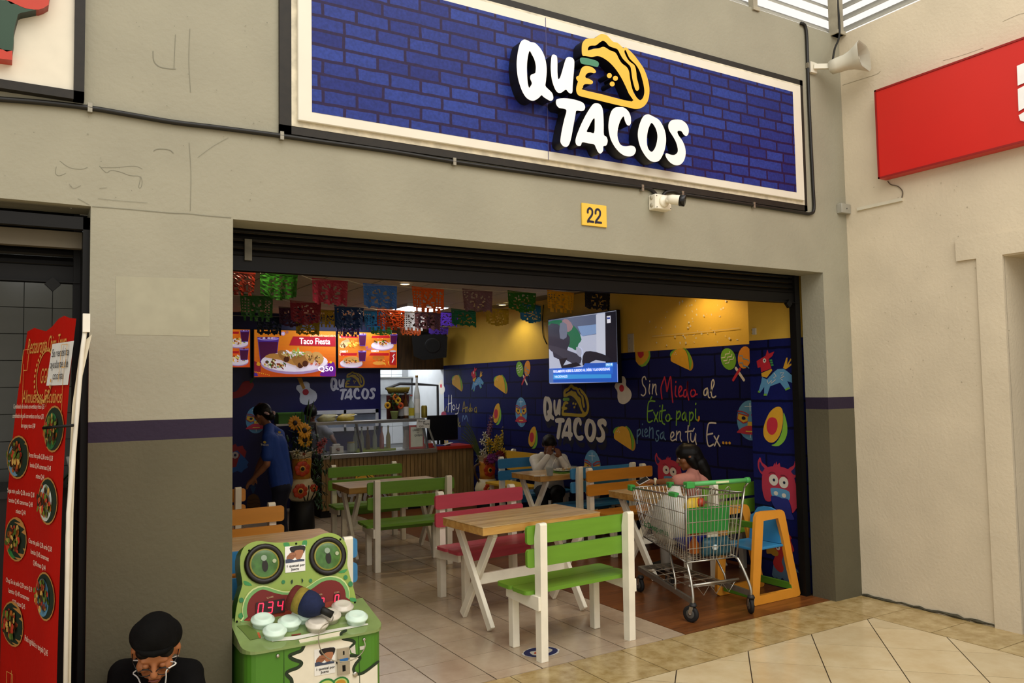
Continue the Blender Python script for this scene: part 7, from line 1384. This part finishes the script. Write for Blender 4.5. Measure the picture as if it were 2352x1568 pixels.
# ================================================================== shop lights
def ceil_pt(x, y, z=CZ): return on_z(x, y, z)
pa, pb = ceil_pt(950, 706), None
t = thing('ceiling_light', 'glowing rectangular fluorescent ceiling light among the paper flags', 'light', (pa.x, pa.y, CZ - .04)); b = MB(); b.bx(-.33, .33, -.52, .52, 0, .04, paint('#d0cdc4')); b.build('housing', t); b = MB(); b.bx(-.31, .31, -.50, .50, -.008, 0, mat('fluorescent diffuser', '#f2f6ff', .4, emit=7)); b.build('diffuser', t)
def downlight(label, x, y, col, power, size=62, tilt=0):
    t = thing('ceiling_downlight', label, 'light', (x, y, CZ - .004)); b = MB(); b.lathe([(.055, -.012), (.085, -.006), (.085, .0), (.06, .0)], paint('#d8d4c8'), n=24, cap=False); b.build('ring', t); b = MB(); b.lathe([(.058, -.006), (.058, -.004)], mat('downlight lens %s' % col, col, .4, emit=6), n=20); b.build('lens', t)
    l = bpy.data.lights.new('downlight_beam', 'SPOT'); l.energy = power; l.color = lin(col)[:3]; l.spot_size = R(size * 2); l.spot_blend = .6; l.shadow_soft_size = .04; o = bpy.data.objects.new('downlight_beam', l); COL.objects.link(o); o.location = (x, y, CZ - .02); o.rotation_euler = (0, R(tilt), 0)
downlight('round downlight near the back of the yellow wall', 5.78, 9.75, '#fff6c8', 22, 62, -8)
downlight('round downlight near the front of the yellow wall', 5.72, 6.05, '#ffdca0', 36, 66, -8)
downlight('round downlight over the middle tables', 3.6, 8.2, '#ffe8c0', 45, 75)
downlight('round downlight over the left tables', 1.6, 6.4, '#ffe8c0', 30, 75)
area('kitchen_lamp', (5.3, BWY + .8, CZ - .1), (0, 0, 0), 1.0, .6, 45, (.92, .96, 1))
area('counter_lamp', (4.3, 11.9, CZ - .06), (0, 0, 0), 1.2, .3, 12, (.9, .95, 1))
# ================================================================== people
SK = mat('skin', '#8a5a3c', .5, .06, 12); HAIR = mat('black hair', '#0d0a09', .5, .2, 40, stretch=(1, 1, .2), spec=.2)
def cap_mesh(caps, name, voxel, m, smooth=3, parent=None):
    """union of tapered capsules turned into one continuous skin"""
    bm = bmesh.new()
    for p0, r0, p1, r1 in caps:
        p0, p1 = Vector(p0), Vector(p1); d = p1 - p0; L = d.length
        q = d.to_track_quat('Z', 'Y').to_matrix().to_4x4() if L > 1e-5 else Matrix.Identity(4)
        n, k = 14, 5; rings = []
        for i in range(k + 1): a = -math.pi / 2 + (math.pi / 2) * i / k; rings.append((r0 * math.cos(a), r0 * math.sin(a)))
        for i in range(k + 1): a = (math.pi / 2) * i / k; rings.append((r1 * math.cos(a), L + r1 * math.sin(a)))
        T = Matrix.Translation(p0) @ q; vv = []
        for r_, z in rings: vv.append([bm.verts.new(T @ Vector((max(r_, 1e-4) * math.cos(2 * math.pi * j / n), max(r_, 1e-4) * math.sin(2 * math.pi * j / n), z))) for j in range(n)])
        for i in range(len(vv) - 1):
            for j in range(n): bm.faces.new((vv[i][j], vv[i][(j + 1) % n], vv[i + 1][(j + 1) % n], vv[i + 1][j]))
        bm.faces.new(list(reversed(vv[0]))); bm.faces.new(vv[-1])
    me = bpy.data.meshes.new(name); bm.to_mesh(me); bm.free(); o = bpy.data.objects.new('tmp', me); COL.objects.link(o)
    r = o.modifiers.new('r', 'REMESH'); r.mode = 'VOXEL'; r.voxel_size = voxel; r.use_smooth_shade = True
    s_ = o.modifiers.new('s', 'SMOOTH'); s_.iterations = smooth; s_.factor = .5
    dg = bpy.context.evaluated_depsgraph_get(); out = bpy.data.meshes.new_from_object(o.evaluated_get(dg)); bpy.data.objects.remove(o)
    out.materials.clear(); out.materials.append(m); out.name = name
    for p in out.polygons: p.use_smooth = True
    return link(name, out, parent)
def V(*a): return Vector(a)
def hand(w, d, up, side, s=1.0, curl=.5):
    """palm plus five fingers. w wrist, d direction of the hand, up = back of the hand, side = thumb side"""
    d = Vector(d).normalized(); up = Vector(up); up = (up - d * up.dot(d)).normalized(); sd = Vector(side); sd = (sd - d * sd.dot(d) - up * sd.dot(up)).normalized()
    w = Vector(w); c = [(w, .022 * s, w + d * .055 * s, .030 * s), (w + d * .02 * s + sd * .012 * s, .02 * s, w + d * .075 * s + sd * .022 * s, .015 * s), (w + d * .02 * s - sd * .012 * s, .02 * s, w + d * .07 * s - sd * .022 * s, .014 * s)]
    for k, L in enumerate((.068, .076, .070, .055)):
        b = w + d * (.078 - .004 * abs(k - 1)) * s + sd * (.027 - .018 * k) * s; m1 = b + (d - up * curl * .4).normalized() * L * .5 * s; e = m1 + (d - up * curl * 1.3).normalized() * L * .5 * s
        c += [(b, .0095 * s, m1, .009 * s), (m1, .009 * s, e, .007 * s)]
    b = w + d * .03 * s + sd * .025 * s; m1 = b + (sd + d * .9).normalized() * .035 * s; e = m1 + (d + sd * .25 - up * .3).normalized() * .03 * s; c += [(b, .012 * s, m1, .010 * s), (m1, .010 * s, e, .008 * s)]
    return c
def head_caps(c, f, up, s=1.0):
    """head centred at c looking along f"""
    f = Vector(f).normalized(); up = Vector(up); up = (up - f * up.dot(f)).normalized(); sd = f.cross(up); c = Vector(c); H = []
    A = lambda x, y, z: c + sd * x * s + f * y * s + up * z * s
    H += [(A(0, -.025, .035), .082 * s, A(0, .012, .04), .078 * s), (A(0, .0, -.01), .074 * s, A(0, .03, -.045), .055 * s), (A(-.022, .035, -.06), .034 * s, A(.022, .035, -.06), .034 * s), (A(0, .055, -.088), .024 * s, A(0, .045, -.08), .03 * s)]
    H += [(A(0, .09, .018), .011 * s, A(0, .108, -.022), .015 * s), (A(-.012, .098, -.024), .010 * s, A(.012, .098, -.024), .010 * s), (A(-.04, .078, .034), .013 * s, A(.04, .078, .034), .013 * s), (A(-.016, .086, -.056), .010 * s, A(.016, .086, -.056), .010 * s), (A(-.045, .055, -.015), .028 * s, A(-.04, .06, -.012), .026 * s), (A(.045, .055, -.015), .028 * s, A(.04, .06, -.012), .026 * s)]
    for k in (-1, 1): H += [(A(k * .083, -.005, .015), .014 * s, A(k * .086, -.008, -.022), .010 * s), (A(k * .088, -.016, .02), .010 * s, A(k * .09, -.018, .0), .010 * s)]
    return H, A
def human(name, label, base, J, face, hup, skin=SK, shirt=None, pants=None, hair=None, hs=1.0, tor=1.0, hands=None, sleeve='short', voxel=.009, rz=-31.3, extra=None, curl=.5, shoes=True, legs=True, lids=False):
    """J: joint dict in local metres (x right in the photo, y away, z up)"""
    t = thing(name, label, 'person', base, rz); g = lambda k: Vector(J[k])
    hd, A = head_caps(g('head'), face, hup, hs)
    torso = [(g('pelvis'), .125 * tor, g('chest'), .125 * tor)]
    for s in 'LR':
        torso += [(g('hip' + s), .095 * tor, (g('hip' + s) + g('sh' + s)) / 2 * .5 + (g('pelvis') + g('chest')) / 4, .095 * tor), ((g('hip' + s) + g('pelvis')) / 2, .10 * tor, (g('sh' + s) * .7 + g('chest') * .3), .075 * tor), (g('sh' + s), .058 * tor, g('chest'), .09 * tor), (g('sh' + s), .055 * tor, g('neck'), .05 * tor)]
    neck = [(g('neck'), .052 * hs, g('head') * .7 + g('neck') * .3, .05 * hs)]
    arms_u, arms_f, lg, hn = [], [], [], []
    for s in 'LR':
        arms_u.append((g('sh' + s), .052 * tor, g('el' + s), .040 * tor)); arms_f.append((g('el' + s), .040 * tor, g('wr' + s), .025 * tor)); arms_f.append((g('el' + s) * .7 + g('wr' + s) * .3, .040 * tor, g('el' + s) * .5 + g('wr' + s) * .5, .036 * tor))
        hn += hand(J['wr' + s], *(hands or {}).get(s, (g('wr' + s) - g('el' + s), V(0, 0, 1) if abs((g('wr' + s) - g('el' + s)).normalized().z) < .8 else V(0, -1, 0), V(1, 0, 0))), s=.95, curl=curl)
        if legs: lg += [(g('hip' + s), .092 * tor, g('kn' + s), .058 * tor), (g('kn' + s), .056 * tor, g('an' + s), .037 * tor), (g('kn' + s) * .75 + g('an' + s) * .25, .055 * tor, g('kn' + s) * .5 + g('an' + s) * .5, .048 * tor), (g('an' + s), .036, g('to' + s), .028)]
    cap_mesh(hd + torso + neck + arms_u + arms_f + lg + hn, 'body', voxel, skin, 2, t)
    fat = lambda L, d: [(p0, r0 + d, p1, r1 + d) for p0, r0, p1, r1 in L]
    if shirt:
        sl = fat(arms_u, .016) if sleeve != 'none' else []
        if sleeve == 'short': sl = [(p0, r0, p0.lerp(p1, .72), r0 * .4 + r1 * .6 + .006) for p0, r0, p1, r1 in sl]
        if sleeve == 'long': sl += fat([arms_f[0], arms_f[2]], .014)
        low = [(p0 * .6 + g('pelvis') * .4, r0 + .012, p1, r1 + .014) for p0, r0, p1, r1 in torso[:1]]
        o = cap_mesh(fat(torso, .014) + low + sl, 'shirt', .011, shirt, 4, t)
    if pants and legs: cap_mesh(fat([x for i, x in enumerate(lg) if i % 4 != 3], .014) + fat([(g('hipL'), .10 * tor, g('hipR'), .10 * tor)], .012), 'trousers', .011, pants, 3, t)
    if shoes and legs:
        for s in 'LR': cap_mesh([(g('an' + s), .044, g('to' + s), .036), (g('to' + s), .036, g('to' + s) + (g('to' + s) - g('an' + s)).normalized() * .03, .03)], 'shoe', .009, mat('dark shoe', '#16130f', .5), 2, t)
    for k in (-1, 1):
        if lids: b = MB(); b.ball(A(k * .032, .081, .010), .0135 * hs, skin, 10, 6); b.tube([A(k * .032 + x, .0945 - abs(x) * .25, .004 - abs(x) * .1) for x in (-.014, 0, .014)], .0022, mat('eye dark', '#120c08', .2), 5); b.build('eye', t); continue
        b = MB(); b.ball(A(k * .032, .083, .012), .013 * hs, mat('eye white', '#c9c2b8', .3), 10, 6); b.ball(A(k * .032, .0935, .010), .006 * hs, mat('eye dark', '#120c08', .2), 8, 5); b.build('eye', t)
    b = MB(); b.tube([A(-.022, .099, -.057), A(0, .103, -.058), A(.022, .099, -.057)], [.003, .005, .003], mat('lips', '#7a3f34', .5), 6); b.build('mouth', t)
    if hair: cap_mesh([(A(*p0), r0 * hs, A(*p1), r1 * hs) for p0, r0, p1, r1 in hair], 'hair', .008, HAIR, 2, t)
    return t, A
class Px:
    """turns photo pixels at a given distance into the person's local metres"""
    def __init__(s, d, x0): s.d = d; s.x0 = x0; s.k = d / F; s.base = None; p = EYE + ray(x0, 900) * (d / F); s.base = Vector((p.x, p.y, 0))
    def __call__(s, x, y, dy=0.): p = EYE + ray(x, y) * ((s.d + dy) / F); q = Matrix.Rotation(R(31.3), 3, 'Z') @ (p - s.base); return q
# --- woman in blue polo, seen from behind, bending towards the left
P = Px(9.4, 635); k = P.k
J = dict(head=P(603, 953, .03), neck=P(617, 982, 0), chest=P(632, 1022, .02), pelvis=P(645, 1105, .02), shL=P(640, 998, .15), shR=P(616, 1004, -.15), elL=P(600, 1060, .30), wrL=P(585, 1095, .38), elR=P(613, 1066, -.20), wrR=P(580, 1101, -.16), hipL=P(648, 1120, .09), hipR=P(645, 1120, -.09))
fl_ = lambda v, x=0, y=0: Vector((v.x + x, v.y + y, 0))
for s, dy in (('L', .10), ('R', -.10)):
    h_ = J['hip' + s]; J['kn' + s] = Vector((h_.x - .02, h_.y, .46)); J['an' + s] = Vector((h_.x + .02, h_.y, .07)); J['to' + s] = Vector((h_.x - .13, h_.y, .035))
w1, A1 = human('person', 'woman in a blue polo shirt with tied hair bending beside the sunflowers', P.base, J, (-.85, .45, -.25), (-.1, 0, 1), shirt=mat('blue polo', '#163a8a', .75, .08, 20, bump=.15), pants=mat('dark navy trousers', '#0d1024', .8), hair=[((0, -.03, .05), .09, (0, .02, .055), .084), ((0, -.075, .0), .06, (0, -.06, .03), .075), ((0, -.10, -.035), .055, (0, -.12, -.05), .05), ((-.05, -.01, .03), .05, (.05, -.01, .03), .05), ((0, .045, .085), .04, (0, .0, .1), .05)], tor=1.02)
b = MB(); c = A1(0, -.10, -.012); b.tube([c + Vector((.06 * math.cos(a_), .04 * math.sin(a_), .02 * math.sin(2 * a_))) for a_ in [2 * math.pi * i / 14 for i in range(14)]], .017, mat('patterned hair tie', '#b89a9a', .7, .5, 40), 8, closed=True); b.build('hair_tie', w1)
f1 = Frame(P(645, 1000, -.20), (1, 0, 0), (0, 0, 1))
for (x, y, dy, wdt) in ((642, 996, -.165, .07), (608, 1019, -.235, .09)):
    c = P(x, y, dy); fr1 = Frame(c, (1, .1, -.18 if x > 620 else -.1), (0, 0, 1)); o = text_on(fr1, 'TACOS', -wdt / 2, -.02, .02, '#b9b9b0', None, .002, fit=wdt, bold=.03); o.parent = w1
    a = Art(fr1, .002); a.T = None; a.ell(0, .018, .018, .014, '#b89a30', n=10); o = a.build('shirt_logo', w1)
# --- kitchen worker behind the glass
P = Px(12.0, 722); J = dict(head=P(713, 950, 0), neck=P(717, 978, .02), chest=P(722, 1005, .03), pelvis=P(722, 1075, .06), shL=P(697, 988, .03), shR=P(744, 986, .0), elL=P(695, 1020, -.1), wrL=P(718, 1032, -.30), elR=P(762, 1003, -.12), wrR=P(772, 1022, -.38), hipL=P(712, 1088, .06), hipR=P(733, 1088, .06))
for s in 'LR': h_ = J['hip' + s]; J['kn' + s] = Vector((h_.x, h_.y - .02, .45)); J['an' + s] = Vector((h_.x, h_.y + .02, .07)); J['to' + s] = Vector((h_.x, h_.y - .13, .035))
human('person', 'cook in a pale grey top working behind the glass food guard', P.base, J, (.3, -.8, -.5), (0, .2, 1), shirt=mat('pale grey top', '#6e7078', .8), pants=mat('dark navy trousers', '#0d1024'), hair=[((0, -.03, .045), .092, (0, .03, .055), .086), ((0, -.06, .0), .07, (0, -.03, .04), .085), ((-.06, 0, .02), .04, (.06, 0, .02), .04), ((0, .06, .085), .03, (0, .02, .1), .05)], tor=.95, skin=mat('skin warm', '#6f4630', .5, .06, 12))
# --- man in the white shirt with his hands to his face
P = Px(10.15, 1262); HF = lambda x, y, dy: P(x, y, dy)
J = dict(head=P(1262, 1022, 0), neck=P(1256, 1048, .06), chest=P(1258, 1073, .06), pelvis=P(1262, 1124, .16), shL=P(1228, 1056, .06), shR=P(1292, 1054, .04), elL=P(1234, 1080, -.17), wrL=P(1258, 1048, -.16), elR=P(1304, 1078, -.14), wrR=P(1288, 1052, -.16), hipL=P(1245, 1128, .12), hipR=P(1279, 1128, .12))
for s, x in (('L', 1246), ('R', 1280)): J['kn' + s] = P(x, 1126, -.30); J['kn' + s].z = .47; q = J['kn' + s]; J['an' + s] = Vector((q.x, q.y - .02, .07)); J['to' + s] = Vector((q.x, q.y - .15, .035))
human('person', 'man in a white shirt holding his hands before his face at the table', P.base, J, (.05, -.8, -.6), (0, -.3, .9), shirt=mat('white shirt', '#cfccc6', .7, .06, 20, bump=.2), pants=mat('black trousers', '#0c0b0b', .8), sleeve='long', hair=[((0, -.035, .04), .090, (0, .01, .06), .082), ((0, -.06, .0), .07, (0, -.04, .04), .08), ((-.06, -.01, .02), .038, (.06, -.01, .02), .038)], hands={'L': ((.25, .15, 1), (-.3, -1, .1), (1, 0, 0)), 'R': ((-.35, -.05, .9), (.2, -1, 0), (-1, 0, 0))}, curl=.5, skin=mat('skin deep', '#6b4028', .5, .06, 12), tor=1.0)
# --- girl at the table behind the cart
P = Px(7.55, 1595)
J = dict(head=P(1581, 1052, 0), neck=P(1594, 1080, .0), chest=P(1603, 1112, .0), pelvis=P(1606, 1195, .02), shL=P(1585, 1098, -.12), shR=P(1598, 1092, .14), elL=P(1545, 1106, -.16), wrL=P(1503, 1106, -.06), elR=P(1575, 1130, .18), wrR=P(1535, 1128, .16), hipL=P(1606, 1205, -.08), hipR=P(1606, 1205, .10))
for s, dy in (('L', -.05), ('R', .12)): h_ = J['hip' + s]; h_.z = .53; J['kn' + s] = Vector((h_.x - .30, h_.y + .12, .50)); q = J['kn' + s]; J['an' + s] = Vector((q.x - .0, q.y, .07)); J['to' + s] = Vector((q.x - .13, q.y + .03, .035))
J['pelvis'].z = .56
g1, A2 = human('person', 'girl with long black hair in a pink top reaching across the table', P.base, J, (-1, .12, -.12), (0, 0, 1), shirt=mat('pink top', '#c08070', .75, .06, 20, bump=.15), pants=mat('light leggings', '#8a8378', .8), hair=[((0, -.03, .045), .092, (0, .025, .055), .086), ((0, -.07, .0), .075, (0, -.05, .04), .085), ((0, -.10, -.06), .07, (0, -.13, -.13), .06), ((0, -.13, -.13), .06, (0, -.16, -.24), .03), ((-.055, -.02, -.01), .05, (-.05, -.05, -.08), .035), ((.055, -.02, -.01), .05, (.05, -.05, -.08), .035), ((0, .06, .08), .03, (0, .02, .1), .05)], tor=.86, skin=mat('skin brown', '#80502f', .5, .06, 12), hands={'L': ((-1, .1, -.05), (0, 0, 1), (0, -1, 0))}, curl=.3)
b = MB(); b.ball(A2(.075, -.055, .03), (.012, .02, .012), paint('#b8a878'), 8, 5); b.build('hair_clip', g1)
q = P(1500, 1105, -.06); b = MB(); b.lathe([(.03, -.012), (.034, 0), (.03, .012)], paint('#cfc8a8'), q + Vector((.02, 0, 0)), 14, Matrix.Rotation(R(90), 3, 'Y'), cap=False); b.build('bracelet', g1)
wq = Matrix.Translation(P.base) @ Matrix.Rotation(R(-31.3), 4, 'Z') @ (P(1478, 1103, -.05)); t = thing('mobile_phone', 'white phone in the hand of the girl in pink', 'phone', wq, rot=(R(20), R(-25), R(-20))); b = MB(); b.bx(-.065, .05, -.035, .035, -.004, .004, paint('#e2e0da')); b.build('case', t, .003); b = MB(); b.bx(-.06, .045, -.031, .031, .004, .005, paint('#1a1a1c')); b.build('glass', t)
# --- seated man with a flat cap by the pillar
P = Px(3.62, 355)
J = dict(head=P(358, 1498, -.02), neck=P(360, 1535, .10), chest=P(358, 1590, .12), pelvis=P(356, 1700, .14), shL=P(285, 1548, .12), shR=P(432, 1548, .12), elL=P(262, 1660, .02), wrL=P(320, 1720, -.22), elR=P(455, 1660, .02), wrR=P(395, 1720, -.22), hipL=P(325, 1730, .10), hipR=P(390, 1730, .10))
J['pelvis'].z = .15; J['hipL'].z = .12; J['hipR'].z = .12
for s, x in (('L', -1), ('R', 1)): h_ = J['hip' + s]; J['kn' + s] = Vector((h_.x + x * .06, h_.y - .36, .44)); J['an' + s] = Vector((h_.x + x * .04, h_.y - .62, .06)); J['to' + s] = Vector((h_.x + x * .05, h_.y - .75, .035)); J['wr' + s].z = .40; J['wr' + s].y = h_.y - .30; J['el' + s].z = .30
blk = mat('black tee shirt', '#0b0a0a', .9, .1, 20, bump=.1, spec=.12)
s1, A3 = human('person', 'seated man in a black flat cap and glasses looking down by the pillar', P.base, J, (.30, -.84, -.46), (.16, -.4, .9), shirt=blk, pants=mat('dark jeans', '#14161f', .8), hair=[((0, -.04, .02), .084, (0, -.01, .03), .080), ((-.04, .05, .06), .035, (.04, .05, .06), .035)], hs=1.06, voxel=.007, tor=1.0, skin=mat('skin tan', '#a5683f', .5, .06, 12), curl=.9, lids=True)
hat = cap_mesh([(A3(0, -.045, .07), .092, A3(0, .01, .095), .086), (A3(-.032, -.02, .078), .078, A3(.032, -.02, .078), .078), (A3(-.045, .035, .085), .042, A3(.045, .035, .085), .042), (A3(-.03, .055, .088), .036, A3(.03, .055, .088), .036), (A3(0, -.07, .03), .082, A3(0, -.03, .09), .088)], 'flat_cap', .007, mat('black cap cloth', '#0a0908', .9, .15, 30, bump=.2, spec=.12), 14, s1)
b = MB(); pts = [A3(x, y, .082) for x, y in ((-.065, .06), (-.04, .085), (0, .094), (.04, .085), (.065, .06))]; b.tube(pts, [.01, .014, .016, .014, .01], mat('black cap cloth', '#0a0908'), 8); b.build('cap_peak', s1)
b = MB(); mg = mat('glasses frame', '#141210', .3)
for x in (-.034, .034): b.tube([A3(x + .026 * math.cos(a_), .106, -.004 + .018 * math.sin(a_)) for a_ in [2 * math.pi * i / 14 for i in range(14)]], .0022, mg, 6, closed=True)
b.tube([A3(-.008, .108, 0), A3(.008, .108, 0)], .0022, mg, 6)
for x in (-1, 1): b.tube([A3(x * .06, .105, .002), A3(x * .085, .05, .008), A3(x * .092, -.01, .01)], .0022, mg, 6)
b.build('glasses', s1)
b = MB(); mwire = mat('white earphone cord', '#d4d2cc', .4)
b.tube(catmull([A3(-.088, 0, -.03), P(312, 1540, -.02), P(318, 1558, -.03), P(335, 1600, -.05), P(350, 1660, -.06)], 5), .0032, mwire, 6); b.tube(catmull([A3(.088, 0, -.03), P(401, 1520, -.06), P(383, 1538, -.10), P(381, 1560, -.09), P(372, 1610, -.06), P(352, 1660, -.06)], 5), .0032, mwire, 6); b.build('earphone_cord', s1)
# ================================================================== things on the tables
tt = on_z(1275, 1089, .785); TZ = .782
p = on_z(1263, 1092, TZ); t = thing('drink_glass', 'glass of dark soda with a straw on the man’s table', 'glass', p); b = MB(); b.lathe([(.036, 0), (.045, .10), (.043, .10), (.034, .006)], mat('clear tumbler', '#c8d0cc', .05, alpha=.3), n=18, cap=False); b.build('tumbler', t); b = MB(); b.lathe([(.033, .004), (.041, .085)], mat('dark soda', '#1c0806', .15), n=18); b.build('soda', t); b = MB(); b.tube([(.0, 0, .01), (.04, -.01, .13), (.07, -.02, .19)], .004, paint('#d8d4cc'), 6); b.build('straw', t)
p = on_z(1302, 1083, TZ); t = thing('food_tray', 'green tray with a plate of food in front of the man', 'tray', p, 4); b = MB(); b.prism(rounded(.40, .28, .05), paint('#4a7a1c'), (0, 0, 0), (1, 0, 0), (0, 1, 0), (0, 0, 1), .012); b.build('tray', t, .003); b = MB(); b.lathe([(.06, .012), (.10, .02), (.11, .026)], paint('#d4d0c6'), (-.06, -.0, 0), 20); b.build('plate', t); b = MB(); [b.ball((-.06 + random.uniform(-.06, .06), random.uniform(-.05, .05), .035), (.025, .02, .015), paint(random.choice(['#a88a5a', '#cfcabc', '#5a3a1c'])), 8, 5) for _ in range(9)]; b.build('food', t); b = MB(); b.lathe([(.05, .012), (.055, .06), (.05, .06)], mat('clear tumbler', '#c8d0cc'), (.10, .02, 0), 16, cap=False); b.build('salad_cup', t)
p = on_z(1240, 1094, TZ); t = thing('paper_napkin', 'crumpled white napkin beside the dark drink', 'napkin', p); b = MB(); [b.ball((random.uniform(-.05, .05), random.uniform(-.02, .02), .008), (.035, .02, .008), paint('#d6d2ca'), 8, 4) for _ in range(4)]; b.build('tissue', t)
# floor sticker
p = on_z(1242, 1497); t = thing('floor_sticker', 'round blue and orange sticker stuck on the shop floor tile', 'sticker', (p.x, p.y, .0)); a = Art(Frame((0, 0, .0012), (1, 0, 0), (0, 1, 0)), .0, .0004); rnd = random.Random(3); a.poly([(.135 * math.cos(x) * rnd.uniform(.9, 1.05), .105 * math.sin(x) * rnd.uniform(.88, 1.05)) for x in [2 * math.pi * i / 30 for i in range(30)]], '#c8c4bc'); a.ell(0, 0, .125, .095, '#1c2350'); a.smooth([(-.08, -.02), (-.06, .04), (.0, .03), (.07, .045), (.09, -.01), (.03, -.05), (-.05, -.05)], '#b8b2a4'); a.smooth([(-.06, -.02), (-.03, .02), (.03, .015), (.06, -.01), (.01, -.035)], '#a8482a'); a.build('print', t)
